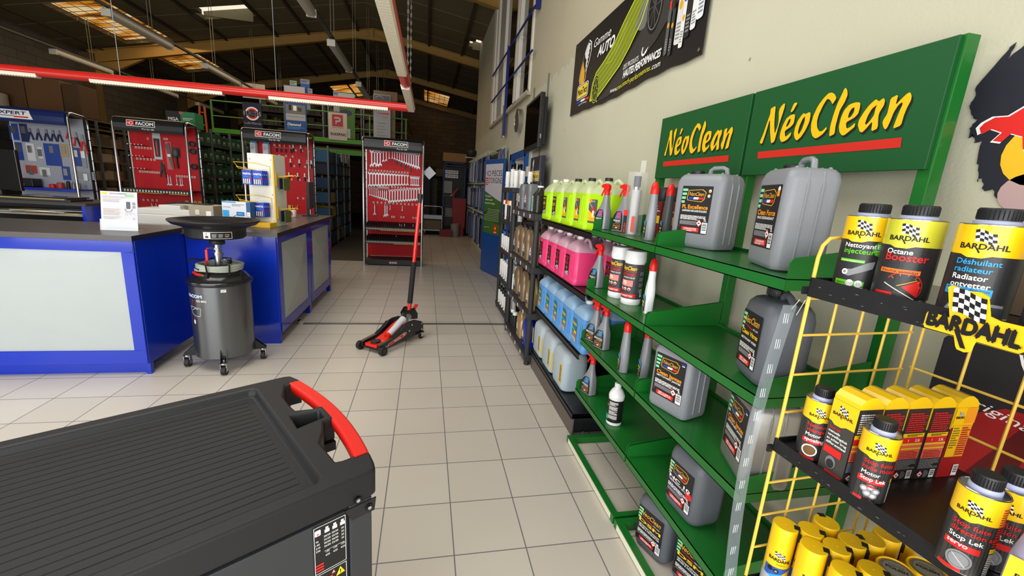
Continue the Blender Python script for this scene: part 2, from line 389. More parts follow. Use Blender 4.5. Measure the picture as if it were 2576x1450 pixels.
# glazed shop front behind the camera
FRM = mat('shopfront_frame', '#3b4046', 0.4)
mb = MB(); mb.box(-9.3, -2.3, 0, 1.67, -2.1, 0.15, PLAS); mb.box(-9.3, -2.3, 3.15, 1.67, -2.1, 7, PLAS); mb.box(-9.3,-2.3,0.15,-7.2,-2.1,3.15,PLAS); mb.box(1.2,-2.3,0.15,1.67,-2.1,3.15,PLAS)
struct(mb.build('wall_front'))
mb = MB()
for x in (-7.15, -5.1, -3.0, -0.9, 1.15): mb.box(x-0.04, -2.25, 0.15, x+0.04, -2.15, 3.15, FRM)
mb.box(-7.2, -2.25, 0.15, 1.2, -2.15, 0.22, FRM); mb.box(-7.2, -2.25, 3.08, 1.2, -2.15, 3.15, FRM)
struct(mb.build('window_1'))

# roof: two slopes of boards with joints, meeting at the ridge
RX, RZ, RS = -1.62, 6.03, 0.20
m, n, l, b = nodes_of('roof_boards', 0.8)
g = n.new('ShaderNodeNewGeometry'); sp = n.new('ShaderNodeSeparateXYZ'); l.new(g.outputs['Position'], sp.inputs[0])
fr = mth(n, l, 'FRACT', mth(n, l, 'DIVIDE', mth(n, l, 'ADD', sp.outputs[1], 0.35), 1.0))
ln = mth(n, l, 'LESS_THAN', fr, 0.028)
nz = n.new('ShaderNodeTexNoise'); nz.inputs['Scale'].default_value = 2.5; nz.inputs['Detail'].default_value = 7; l.new(g.outputs['Position'], nz.inputs['Vector'])
l.new(mixc(n, l, ln, mixc(n, l, nz.outputs['Fac'], lin('#5a5138'), lin('#6e6345')), lin('#a39d88')), b.inputs['Base Color'])
ROOF = m
mb = MB()
def rz(x): return RZ-(RS*(RX-x) if x < RX else 0.15*(x-RX))+0.02
def slope(xa, xb, ya, yb, t=0.12, mt=ROOF, dz=0.0):
    v = [(xa,ya,rz(xa)+dz),(xb,ya,rz(xb)+dz),(xb,yb,rz(xb)+dz),(xa,yb,rz(xa)+dz)]
    v += [(p[0],p[1],p[2]+t) for p in v]
    mb.add(v, [(0,3,2,1),(4,5,6,7),(0,1,5,4),(1,2,6,5),(2,3,7,6),(3,0,4,7)], mt)
# left slope with rooflight openings, right slope
XL = -9.3
slope(XL,-7.93,-2.3,24); slope(-6.80,-5.49,-2.3,24); slope(-4.29,RX,-2.3,24)
for a, b2 in ((-2.3,11.7),(14.33,15.18),(17.35,24)): slope(-7.93,-6.80,a,b2)
for a, b2 in ((-2.3,12.36),(13.08,24)): slope(-5.49,-4.29,a,b2)
slope(RX, 1.12, -2.3, 24) ; slope(1.12, 2.3, -2.3, 12.85); slope(1.12, 2.3, 13.55, 24); slope(2.3, 4.7, -2.3, 24)
struct(mb.build('ceiling'))
# purlins along the building
PUR = mat('purlin', '#3d3626', 0.8)
mb = MB()
for x in (-8.6,-6.4,-5.55,-4.23,-3.4,-2.05,-1.2,0.0,1.0,2.3):
    z = rz(x); mb.box(x-0.03, -2.2, z-0.06, x+0.03, 23.8, z+0.02, PUR)
struct(mb.build('trim_2'))
# portal frames
RAF = mat('rafter_paint', '#a5803c', 0.6, noise=0.12, nscale=5)
def rafter(y, i):
    mb = MB()
    for s, xe, d1 in ((-1, -8.95, 0.33), (1, 3.9, 0.26)):
        zr, ze, d0 = RZ, rz(xe)-0.03, 0.21
        for (ya, yb, za, zb, fa, fb) in ((y-0.07,y+0.07,-1,-1,0,0.018),(y-0.07,y+0.07,0,0,-0.018,0),(y-0.008,y+0.008,-1,0,0,0)):
            v = [(RX,ya,zr+za*d0+fa),(xe,ya,ze+za*d1+fa),(xe,yb,ze+za*d1+fa),(RX,yb,zr+za*d0+fa),(RX,ya,zr+zb*d0+fb),(xe,ya,ze+zb*d1+fb),(xe,yb,ze+zb*d1+fb),(RX,yb,zr+zb*d0+fb)]
            mb.add(v, [(0,3,2,1),(4,5,6,7),(0,1,5,4),(1,2,6,5),(2,3,7,6),(3,0,4,7)], RAF)
        xk = RX+s*0.6; mb.prism([(RX, zr-d0-0.10),(RX, zr-d0),(xk, zr-d0-0.11)], 'y', y-0.05, y+0.05, RAF)
        if s < 0: xh = xe-s*1.3; mb.prism([(xe, ze-d1-0.45),(xe, ze-d1),(xh, ze-d1+0.25)], 'y', y-0.05, y+0.05, RAF)
    mb.box(RX-0.012, y-0.09, RZ-0.34, RX+0.012, y+0.09, RZ-0.02, RAF)
    struct(mb.build('ceiling_beam'))
    mb = MB(); mb.box(-9.1, y-0.12, 0, -8.8, y+0.12, rz(-8.95)-0.1, mat('column_paint', '#5d4a2c', 0.7)); struct(mb.build('wall_column'))
for i, y in enumerate((5.3, 9.9, 14.5, 19.1, 23.6)): rafter(y, i)
# rooflights: old amber translucent sheets with safety mesh, and two open clear ones
m, n, l, b = nodes_of('amber_sheet', 0.6)
g = n.new('ShaderNodeNewGeometry'); sp = n.new('ShaderNodeSeparateXYZ'); l.new(g.outputs['Position'], sp.inputs[0])
mp = n.new('ShaderNodeMapping'); mp.inputs['Scale'].default_value = (0.5, 1.6, 1); l.new(g.outputs['Position'], mp.inputs['Vector'])
nz = n.new('ShaderNodeTexNoise'); nz.inputs['Scale'].default_value = 2.2; nz.inputs['Detail'].default_value = 6; l.new(mp.outputs[0], nz.inputs['Vector'])
cr = n.new('ShaderNodeValToRGB'); l.new(nz.outputs['Fac'], cr.inputs[0])
cr.color_ramp.elements[0].position = 0.34; cr.color_ramp.elements[0].color = lin('#5e2c06')
cr.color_ramp.elements[1].position = 0.62; cr.color_ramp.elements[1].color = lin('#ffe3a8')
e = cr.color_ramp.elements.new(0.48); e.color = lin('#f09a2c')
l.new(cr.outputs[0], b.inputs['Emission Color']); b.inputs['Emission Strength'].default_value = 0.85
b.inputs['Base Color'].default_value = lin('#7a4a14'); AMB = m
CLR = mat('clear_sheet', '#fff4dd', 0.6, emit=1.15); MESHW = mat('safety_mesh', '#4a3213', 0.7)
def rooflight(i, xa, xb, ya, yb, mt, grid=True, mid=None):
    global mb
    mb = MB(); slope(xa, xb, ya, yb, 0.02, mt, 0.10)
    o = struct(mb.build('window_%d' % i)); mb = MB()
    if grid:
        k = int((yb-ya)/0.22)
        for j in range(1, k):
            y = ya+(yb-ya)*j/k; mb.cyl((xa,y,rz(xa)-0.005),(xb,y,rz(xb)-0.005),0.006,MESHW,4)
        for j in range(1, 5):
            x = xa+(xb-xa)*j/5; mb.cyl((x,ya,rz(x)-0.005),(x,yb,rz(x)-0.005),0.006,MESHW,4)
    else:
        mb.box(xa+0.1, ya+0.48, min(rz(xa),rz(xb))+0.03, xb, ya+0.52, max(rz(xa),rz(xb))+0.09, mat('roof_curb','#6f684f',0.7)); mb.box(xa, ya, rz(xa)-0.01, xa+0.16, ya+0.25, rz(xa)+0.08, mat('roof_debris','#4b4433',0.9))
    mb.build('safety_mesh' if grid else 'curb', o)
rooflight(2, -7.93, -6.80, 11.7, 14.33, AMB); rooflight(3, -7.93, -6.80, 15.18, 17.35, AMB)
rooflight(4, -5.49, -4.29, 12.36, 13.08, CLR, False); rooflight(5, 1.12, 2.3, 12.85, 13.55, CLR, False)
# two amber ones near the back sit just under the boards
mb = MB(); slope(-0.16, 1.0, 21.0, 23.3, 0.02, AMB, -0.03); o = struct(mb.build('window_6'))
mb = MB()
for j in range(1, 9):
    y = 21+2.3*j/9; mb.cyl((-0.16,y,rz(-0.16)-0.04),(1.0,y,rz(1.0)-0.04),0.008,MESHW,4)
for j in range(1, 5): x=-0.16+1.16*j/5; mb.cyl((x,21,rz(x)-0.04),(x,23.3,rz(x)-0.04),0.008,MESHW,4)
mb.build('safety_mesh', o)
mb = MB(); slope(-4.14, -3.1, 21.0, 23.4, 0.02, AMB, -0.03); struct(mb.build('window_7'))

# upper window in the right wall: white frames, dark glass, blue guard rail
PVC = mat('pvc_white', '#dcd6c9', 0.5); GLS = mat('dark_glass', '#15120c', 0.06, spec=0.8); BGR = mat('rail_blue', '#1a2570', 0.45)
mb = MB(); ya, yb, za, zb = 6.46, 10.22, 3.03, 5.62
def fr_(y0, y1, w_=0.07):
    mb.box(XW-0.03, y0, za, XW+0.09, y0+w_, zb, PVC); mb.box(XW-0.03, y1-w_, za, XW+0.09, y1, zb, PVC)
    mb.box(XW-0.03, y0, za, XW+0.09, y1, za+w_, PVC); mb.box(XW-0.03, y0, zb-w_, XW+0.09, y1, zb, PVC)
mb.box(XW-0.03, 6.46, za, XW+0.09, 6.52, zb, PVC); mb.box(XW-0.03, 7.38, za, XW+0.09, 7.50, zb, PVC); mb.box(XW-0.03, 7.54, za, XW+0.09, 7.68, zb, PVC); mb.box(XW-0.02, 8.86, za, XW+0.09, 8.92, zb, PVC)
mb.box(XW-0.03, 9.70, za, XW+0.09, 9.92, zb, PVC); mb.box(XW-0.05, 9.94, za, XW+0.09, 10.22, zb, PVC); mb.box(XW-0.03, 6.46, za, XW+0.09, 10.22, za+0.05, PVC); mb.box(XW-0.03, 6.46, zb-0.07, XW+0.09, 10.22, zb, PVC)
o = struct(mb.build('window_8', bevel=0.004))
mb = MB(); mb.box(XW+0.03, 6.5, 3.08, XW+0.04, 9.0, 5.58, GLS); mb.build('glass_pane', o)
mb = MB(); mb.box(XW+0.0, 8.98, 3.07, XW+0.03, 9.62, 5.56, mat('blind_grey','#a39f95',0.7)); mb.build('grey_infill_panel', o)
mb = MB(); mb.box(XW-0.06, 6.40, 2.98, XW+0.1, 10.28, 3.03, mat('sill_stone','#a99f8c',0.8)); mb.build('window_sill', o)
t = empty('guard_rail', 'dark blue steel guard rail in front of the upper window', 'railing', (1.38, 8.2, 3.4))
mb = MB(); mb.box(-0.02,-0.12,-0.80,0.02,-0.08,0.70,BGR); mb.build('post', t)
mb = MB(); mb.cyl((0,1.76,0.10),(0,-2.0,0.10),0.016,BGR); mb.build('rail', t)
mb = MB(); mb.cyl((0,1.76,0.64),(0,-2.0,0.64),0.016,BGR); mb.build('rail', t)
mb = MB(); mb.box(0.0,-2.0,0.6,0.06,-2.06,1.6,BGR); mb.build('post', t)
mb = MB(); mb.box(-0.005,-0.02,-0.82,0.01,0.02,-0.2,mat('strip_bw','#e6e6e6',0.4)); mb.box(-0.006,0.02,-0.82,0.01,0.09,-0.25,BLK); mb.build('hanging_strip', t)
# blue door frame, door leaf
BDO = mat('door_blue', '#0d4a92', 0.4, coat=0.2)
mb = MB()
mb.box(XW-0.05, 7.36, 0, XW+0.03, 7.46, 2.22, BDO); mb.box(XW-0.05, 6.24, 0, XW+0.03, 6.34, 2.22, BDO); mb.box(XW-0.05, 6.24, 2.12, XW+0.03, 7.46, 2.22, BDO); mb.box(XW+0.03, 7.36, 0, XW+0.24, 7.40, 2.17, mat('reveal_white','#cfd2d0',0.7))
struct(mb.build('door_1', bevel=0.004))
t = bpy.data.objects.new('door_2', None); C.objects.link(t); t.location = (1.375, 7.72, 0); t.rotation_euler = (0, 0, math.atan2(0.82, -0.233)); struct(t)

mb = MB(); mb.box(0, -0.02, 0.012, 0.85, 0.02, 2.175, BDO); mb.build('leaf', t, bevel=0.003)
# ================================================================ PRODUCT BUILDERS (front faces local -Y)
def logo_badge(d, u, v, w, ly=3):
    # rounded hexagonal badge with script name and a three-colour ribbon
    h = w*0.56
    P = [(u-w*0.44,v+h*0.42),(u+w*0.30,v+h*0.5),(u+w*0.5,v+h*0.28),(u+w*0.44,v-h*0.30),(u+w*0.30,v-h*0.5),(u-w*0.46,v-h*0.40),(u-w*0.5,v-h*0.15)]
    d.poly(P, GLD, ly); d.poly([(u+(a-u)*0.93, v+(b-v)*0.90) for a, b in P], LBL, ly+1)
    d.text('NeoClean', u, v-h*0.02, h*0.30, GLD, ly+2, w=w*0.80, shear=0.35, al='C', bold=0.008)
    x0, x1, y0 = u-w*0.40, u+w*0.38, v-h*0.30
    for k, c in enumerate((BLUI, WHT, RED)):
        a = x0+(x1-x0)*k/3; b_ = x0+(x1-x0)*(k+1)/3; d.poly([(a,y0),(b_,y0),(b_+w*0.03,y0+h*0.17),(a+w*0.03,y0+h*0.17)], c, ly+2)
def nc_label(w, h, title, sub, vol='5L', strip='CONCENTRÉ', tcol=None, badge=True, extra=None):
    d = Dec(); tcol = tcol or ORG
    d.rrect(-w/2, 0, w/2, h, 0.004, LBL, 1)
    for k in range(4): d.rect(-w/2+0.003, h*(0.94-0.085*k)-h*0.05, -w/2+0.003+w*(0.17-0.02*k), h*(0.94-0.085*k), MNT, 2)
    if badge: logo_badge(d, 0, h*0.80, w*0.62)
    else:
        d.text('NeoClean', 0.0, h*0.78, h*0.13, GLD, 3, w=w*0.80, shear=0.35, al='C', bold=0.01)
        d.poly([(-w*0.36,h*0.745),(w*0.1,h*0.70),(w*0.1,h*0.68),(-w*0.36,h*0.735)], RED, 3)
        d.text('PRO LINE', w*0.12, h*0.69, h*0.035, WHT, 3, w=w*0.26, shear=0.3)
    d.text(title, 0, h*(0.52 if badge else 0.56), h*0.085, tcol, 3, w=w*0.84, al='C', bold=0.025)
    ss = sub if isinstance(sub, (list, tuple)) else [sub]
    for k, t in enumerate(ss): d.text(t, 0, h*(0.455-0.06*k), h*0.042, WHT, 3, w=w*0.82, al='C', bold=0.02, shear=0.15)
    y = 0.44-0.06*len(ss)
    d.para(-w*0.44, h*(y-0.10), w*0.40, h*y, 5, WHT, 2, seed=3)
    d.rect(-w*0.44, h*0.17, w*0.14, h*(y-0.12), mat('fine_print', '#5c5c5f', 0.5), 2)
    d.para(-w*0.43, h*0.175, w*0.13, h*(y-0.125), 7, GRYI, 3, seed=5)
    d.rrect(-w*0.34, h*0.03, w*0.24, h*0.125, 0.003, RED, 3); d.text(strip, -w*0.05, h*0.075, h*0.035, WHT, 4, w=w*0.42, al='C', bold=0.02)
    d.para(-w*0.28, h*0.038, w*0.18, h*0.066, 2, WHT, 4, seed=8)
    d.hazard(w*0.22, h*0.225, w*0.105); d.text(vol, w*0.40, h*0.275, h*0.05, WHT, 3, al='C', bold=0.02)
    d.barcode(w*0.32, h*0.02, w*0.49, h*0.25)
    d.text('FR', -w*0.47, h*0.12, h*0.03, RED, 3)
    if extra: extra(d, w, h)
    return d
def two_dots(d, w, h):
    d.disc(w*0.42, h*0.90, w*0.045, WHT, 3); d.poly([(w*0.375,h*0.90),(w*0.465,h*0.90),(w*0.45,h*0.868),(w*0.39,h*0.868)], ORG, 4); d.disc(w*0.40, h*0.80, w*0.045, WHT, 3); d.ring(w*0.40,h*0.80,w*0.028,w*0.038,GRYI,4)
def yellow_tab(d, w, h):
    d.disc(w*0.40, h*0.93, w*0.055, WHT, 3); d.rect(w*0.345, h*0.82, w*0.455, h*0.91, ORG, 4)
def blue_tab(d, w, h):
    d.rect(w*0.36, h*0.925, w*0.47, h*0.965, BLUI, 3); d.rect(w*0.37, h*0.90, w*0.46, h*0.92, WHT, 3)
def red_burst(d, w, h):
    d.disc(w*0.40, h*0.46, w*0.13, RED, 4, ry=h*0.09); P = []
    for k in range(16): r = (0.06 if k % 2 == 0 else 0.018)*w; P.append((w*0.36+r*math.cos(k*PI/8), h*0.52+r*math.sin(k*PI/8)))
    d.poly(P, WHT, 5); d.line([(-w*0.45,h*0.50),(-w*0.05,h*0.30),(w*0.15,h*0.24)], h*0.012, mat('violet_ink','#7a6bd0',0.5), 5)
    for k in range(4): d.disc(-w*0.44, h*(0.86-0.085*k), w*0.03, mat('salmon_ink','#e88a7c',0.5), 3)

def square_can(lbl, label, loc, rz_, col=None, name='jerrycan', group=None, w=0.208, d=0.15, h=0.308):
    t = empty(name, label, 'jerrycan', loc, rz_, group); col = col or SILV
    a, b_ = w/2, d/2; mb = MB()
    mb.loft([(0.0,a-0.014,b_-0.012,0.02,0,0),(0.006,a-0.004,b_-0.004,0.024,0,0),(0.022,a,b_,0.026,0,0),(h-0.035,a,b_,0.026,0,0),(h-0.014,a-0.006,b_-0.006,0.026,0,0),(h-0.003,a-0.018,b_-0.016,0.02,0,0),(h,a-0.03,b_-0.026,0.016,0,0)], col, k=6)
    mb.build('body', t)
    for s, q in ((-1,-0.02),(-1,0.02),(1,-0.02),(1,0.02)):   # moulded ribs on the two flanks
        if 1:
            mb = MB()
            x = s*(a-0.0005); y = q*1.0
            mb.tube([(x-s*0.012,y,0.012),(x,y,0.03),(x+s*0.001,y,h-0.05),(x-s*0.008,y,h-0.015),(x-s*0.03,y,h-0.002)], 0.0045, col, 6); mb.build('moulded_rib', t)
    mb = MB()
    for sx in (-1, 1):
        for sy in (-1, 1): mb.lathe([(0.006,0),(0.006,0.004),(0.003,0.007),(0,0.007)], col, 8, (sx*(a-0.035), sy*(b_-0.03), h-0.003))
    mb.build('top_studs', t)
    mb = MB(); P = [(-0.01,0.0,h-0.004),(-0.006,0,h+0.018),(0.006,0,h+0.026),(0.05,0,h+0.026),(0.066,0,h+0.020),(0.072,0,h-0.004)]
    mb.tube(P, 0.009, col, 8); mb.build('handle', t)
    mb = MB(); mb.lathe([(0.026,0),(0.027,0.004),(0.027,0.016),(0.024,0.019),(0,0.019)], BLK, 24, (-a+0.046, 0, h-0.002)); mb.lathe([(0.020,-0.006),(0.020,0.0)], col, 16, (-a+0.046,0,h-0.002)); mb.build('cap', t)
    lbl.build('label', flatY(-b_, 0, 0.062), t)
    return t
def round_can(lbl, label, loc, rz_, col=None, group=None, w=0.185, d=0.15, h=0.27):
    t = empty('jerrycan', label, 'jerrycan', loc, rz_, group); col = col or DGRY
    a, b_ = w/2, d/2; mb = MB()
    mb.loft([(0.0,a-0.022,b_-0.02,0.03,0,0),(0.008,a-0.008,b_-0.008,0.036,0,0),(0.03,a,b_,0.042,0,0),(h-0.05,a,b_,0.042,0,0),(h-0.022,a-0.005,b_-0.005,0.042,0,0),(h-0.006,a-0.017,b_-0.016,0.04,0,0),(h,a-0.032,b_-0.03,0.03,0,0)], col, k=7)
    mb.build('body', t)
    mb = MB(); mb.lathe([(0.024,-0.004),(0.024,0.004),(0.029,0.006),(0.030,0.012),(0.030,0.030),(0.027,0.034),(0,0.034)], BLK, 28, (-a+0.058, 0, h-0.002))
    for k in range(28):
        t_ = 2*PI*k/28; mb.cyl((-a+0.058+0.030*math.cos(t_),0.030*math.sin(t_),h+0.006),(-a+0.058+0.030*math.cos(t_),0.030*math.sin(t_),h+0.028),0.0014,BLK,4)
    mb.build('cap', t)
    mb = MB(); mb.tube([(0.0,0,h-0.012),(0.008,0,h+0.012),(0.022,0,h+0.020),(0.044,0,h+0.012),(0.068,0,h-0.010)], 0.0105, col, 10); mb.build('handle', t)
    lbl.build('label', flatY(-b_, 0, 0.045), t)
    return t
SPGREY = mat('spray_grey', '#8a8c91', 0.4, metal=0.15); 
def spray(lbl, label, loc, rz_, group=None):
    t = empty('spray_bottle', label, 'spray bottle', loc, rz_, group)
    mb = MB()
    mb.loft([(0,0.044,0.024,0.012,0,0),(0.004,0.050,0.029,0.016,0,0),(0.05,0.050,0.029,0.018,0.0,0),(0.10,0.044,0.028,0.018,0.004,0),(0.135,0.030,0.022,0.018,0.010,0),(0.165,0.021,0.018,0.016,0.013,0),(0.19,0.0165,0.016,0.0155,0.015,0),(0.205,0.0150,0.015,0.0148,0.016,0)], SPGREY, k=5)
    mb.build('body', t)
    mb = MB(); c = 0.016
    mb.lathe([(0.0165,0.200),(0.0165,0.226),(0.013,0.230),(0,0.230)], REDT, 16, (c,0,0))
    mb.prism([(c+0.018,0.228),(c+0.020,0.246),(c+0.014,0.262),(c-0.006,0.268),(c-0.036,0.262),(c-0.042,0.252),(c-0.040,0.244),(c-0.018,0.240),(c-0.014,0.226)], 'y', -0.013, 0.013, REDT)
    o = mb.build('trigger_head', t, bevel=0.003)
    mb = MB(); mb.tube([(c-0.020,0,0.244),(c-0.030,0,0.228),(c-0.040,0,0.212),(c-0.048,0,0.196)], 0.0045, REDT, 8); mb.build('trigger', t)
    mb = MB(); mb.cyl((c-0.040,0,0.252),(c-0.050,0,0.252),0.007,REDT,10); mb.build('nozzle', t)
    lbl.build('label', flatY(-0.029, 0.0, 0.010), t)
    return t
def spray_label(title, c1, c2, sub='TEXTILE'):
    d = Dec(); d.poly([(-0.040,0),(0.040,0),(0.040,0.05),(0.036,0.085),(0.028,0.105),(-0.010,0.105),(-0.028,0.085),(-0.040,0.05)], LBL, 1)
    d.poly([(-0.020,0.062),(0.03,0.062),(0.026,0.10),(-0.006,0.10)], mat('photo_'+title, c2, 0.5), 2)
    for k in range(3): d.rect(0.0, 0.094-k*0.010, 0.030-k*0.003, 0.101-k*0.010, c1, 3)
    for k in range(3): d.line([(-0.018+k*0.008,0.066),(-0.008+k*0.008,0.078),(0.006+k*0.006,0.070)], 0.002, GRYI, 4)
    d.text(title, 0, 0.048, 0.010, WHT, 4, w=0.066 if len(title) > 6 else 0.056, al='C', shear=0.2, bold=0.02)
    d.text(sub, 0.01, 0.041, 0.0045, WHT, 4, w=0.045, al='C', shear=0.2)
    logo_badge(d, 0, 0.020, 0.058); return d
WHB = mat('white_bottle', '#ecedee', 0.35, sss=0.08)
def angled_bottle(label, loc, rz_, bodycol, wide=False, name='angled_neck_bottle', group=None, dec=True):
    # tall bottle for cleaning under rims: body with slanted red cap
    t = empty(name, label, 'bottle', loc, rz_, group)
    mb = MB()
    if wide: S = [(0,0.030,0.018,0.012,0,0),(0.004,0.034,0.021,0.014,0,0),(0.06,0.034,0.021,0.016,0,0),(0.10,0.040,0.021,0.018,0,0),(0.13,0.036,0.020,0.018,0,0),(0.17,0.022,0.017,0.016,0,0),(0.215,0.0185,0.016,0.0155,0,0)]
    else: S = [(0,0.030,0.020,0.012,0,0),(0.004,0.034,0.023,0.016,0,0),(0.09,0.034,0.023,0.018,0,0),(0.15,0.029,0.021,0.019,0,0),(0.19,0.024,0.019,0.018,0,0),(0.215,0.022,0.018,0.0175,0,0)]
    mb.loft(S, bodycol, k=5); mb.build('body', t)
    mb = MB(); mb.loft([(0.213,0.021,0.0185,0.018,0,0),(0.235,0.021,0.0185,0.018,0,0),(0.25,0.0185,0.0165,0.016,-0.001,0),(0.265,0.012,0.012,0.0115,-0.003,0),(0.272,0.006,0.006,0.0055,-0.004,0)], REDT, k=5); mb.build('cap', t)
    if dec:
        d = Dec(); d.rect(-0.028,0.012,0.028,0.09,LBL,1); d.poly([(-0.028,0.075),(0.028,0.062),(0.028,0.09),(-0.028,0.09)],CYN,2); d.rect(-0.028,0.05,0.02,0.06,YEL,2)
        d.text('JANTES', 0, 0.036, 0.008, WHT, 3, w=0.046, al='C', bold=0.02); logo_badge(d, 0, 0.022, 0.034); d.build('label', flatY(-0.0235), t)
    return t
def clear_jug(pre, label, loc, liquid, upper, lbl, group, rz_=-PI/2, w=0.235, d=0.17, capc=None, h=0.335, fill=0.235):
    t = empty(pre, label, 'fluid jug', loc, rz_, group); a, b_ = w/2, d/2; capc = capc or WHT
    mb = MB()
    mb.loft([(0,a-0.012,b_-0.010,0.02,0,0),(0.005,a-0.003,b_-0.003,0.024,0,0),(0.014,a,b_,0.028,0,0),(0.05,a,b_,0.028,0,0),(0.055,a-0.003,b_-0.003,0.028,0,0),(fill-0.03,a-0.003,b_-0.003,0.028,0,0),(fill,a-0.001,b_-0.001,0.03,0,0)], liquid, k=5, cap=True)
    mb.build('liquid_body', t)
    mb = MB()
    mb.loft([(fill,a-0.001,b_-0.001,0.03,0,0),(fill+0.02,a-0.006,b_-0.006,0.03,0,0),(h-0.045,a*0.58,b_*0.60,0.03,-0.008,-0.004),(h-0.028,0.028,0.028,0.027,-0.014,-0.008),(h-0.022,0.022,0.022,0.0218,-0.014,-0.008),(h-0.010,0.022,0.022,0.0218,-0.014,-0.008)], upper, k=5); mb.build('shoulder', t)
    mb = MB(); mb.lathe([(0.024,0),(0.0245,0.002),(0.0245,0.018),(0.022,0.020),(0,0.020)], capc, 20, (-0.014,-0.008,h-0.018)); mb.build('cap', t)
    mb = MB(); mb.tube([(0.018,0.010,h-0.052),(0.030,0.014,h-0.020),(0.048,0.02,h-0.012),(0.072,0.028,h-0.030),(0.098,0.036,h-0.080)], 0.011, upper, 8); mb.build('handle', t)
    for s in (-1,): 
        mb = MB()
        for x in (a*0.45, a*0.72): mb.tube([(x,-b_+0.001,0.03),(x,-b_-0.0005,0.05),(x,-b_-0.0005,fill-0.04),(x,-b_+0.003,fill-0.015)], 0.004, liquid, 6)
        mb.build('grip_ribs', t)
    lbl.build('label', flatY(-b_+0.002, -a*0.42, 0.035), t)
    return t
def oil_bottle(label, loc, col, capc, dark, group, h=0.335, rz_=-PI/2, w=0.20, d=0.125, word='9000', lab=None):
    t = empty('oil_bottle', label, 'oil bottle', loc, rz_, group); a, b_ = w/2, d/2
    mb = MB()
    mb.loft([(0,a-0.012,b_-0.010,0.02,0,0),(0.006,a-0.002,b_-0.002,0.024,0,0),(0.09,a,b_,0.026,0,0),(0.17,a*0.97,b_,0.028,-0.002,0),(0.225,a*0.84,b_*0.92,0.03,-0.010,0),(0.265,a*0.60,b_*0.74,0.03,-0.020,0),(h-0.040,a*0.34,b_*0.50,0.025,-0.026,0),(h-0.030,0.024,0.024,0.023,-0.028,0)], col, k=5)
    mb.build('body', t)
    mb = MB(); mb.tube([(-0.002,0,h-0.052),(0.022,0,h-0.040),(0.055,0,h-0.068),(0.082,0,h-0.125),(0.088,0,h-0.17)], 0.013, col, 8); mb.build('handle', t)
    mb = MB(); mb.lathe([(0.024,0),(0.025,0.003),(0.025,0.026),(0.022,0.030),(0,0.030)], capc, 18, (-0.028,0,h-0.032)); mb.build('cap', t)
    dd = Dec(); dd.disc(0,0.085,0.040,dark,1,ry=0.066); dd.disc(0,0.090,0.033,WHT,2,ry=0.056); dd.disc(0,0.056,0.026,mat('oil_badge_blue','#1c3f7a',0.5),3,ry=0.022)
    dd.rect(-0.018,0.085,0.018,0.089,RED,3); dd.text(word, 0, 0.094, 0.013, LBL, 3, w=0.040, al='C', bold=0.02); dd.disc(0,0.124,0.010,RED,3); dd.para(-0.018,0.066,0.018,0.08,3,GRYI,3)
    dd.text('0W20', 0.03, 0.012, 0.009, CREAM, 2, al='C', bold=0.02); dd.disc(0,0.150,0.018,mat('gold_badge','#c9a24a',0.4),1,ry=0.012)
    (lab or dd).build('label', flatY(-b_, -0.03, 0.01), t)
    return t
def aerosol(label, loc, r, h, body, capm, group, caph=0.05, rz_=-PI/2, name='aerosol_can', lab=None, cat='spray can'):
    t = empty(name, label, cat, loc, rz_, group); hb = h-caph
    mb = MB(); mb.lathe([(r*0.9,0),(r,0.003),(r,hb-0.012),(r*0.94,hb-0.003),(r*0.9,hb)], body, 20); mb.build('can', t)
    mb = MB(); mb.lathe([(r*0.96,hb-0.004),(r*0.97,hb),(r*0.95,h-0.006),(r*0.85,h),(0,h)], capm, 20); mb.build('cap', t)
    if lab: lab.build('label', cylm(r), t)
    return t
# ================================================================ GREEN SHELVING (two bays)
XF, XB = 0.97, 1.35
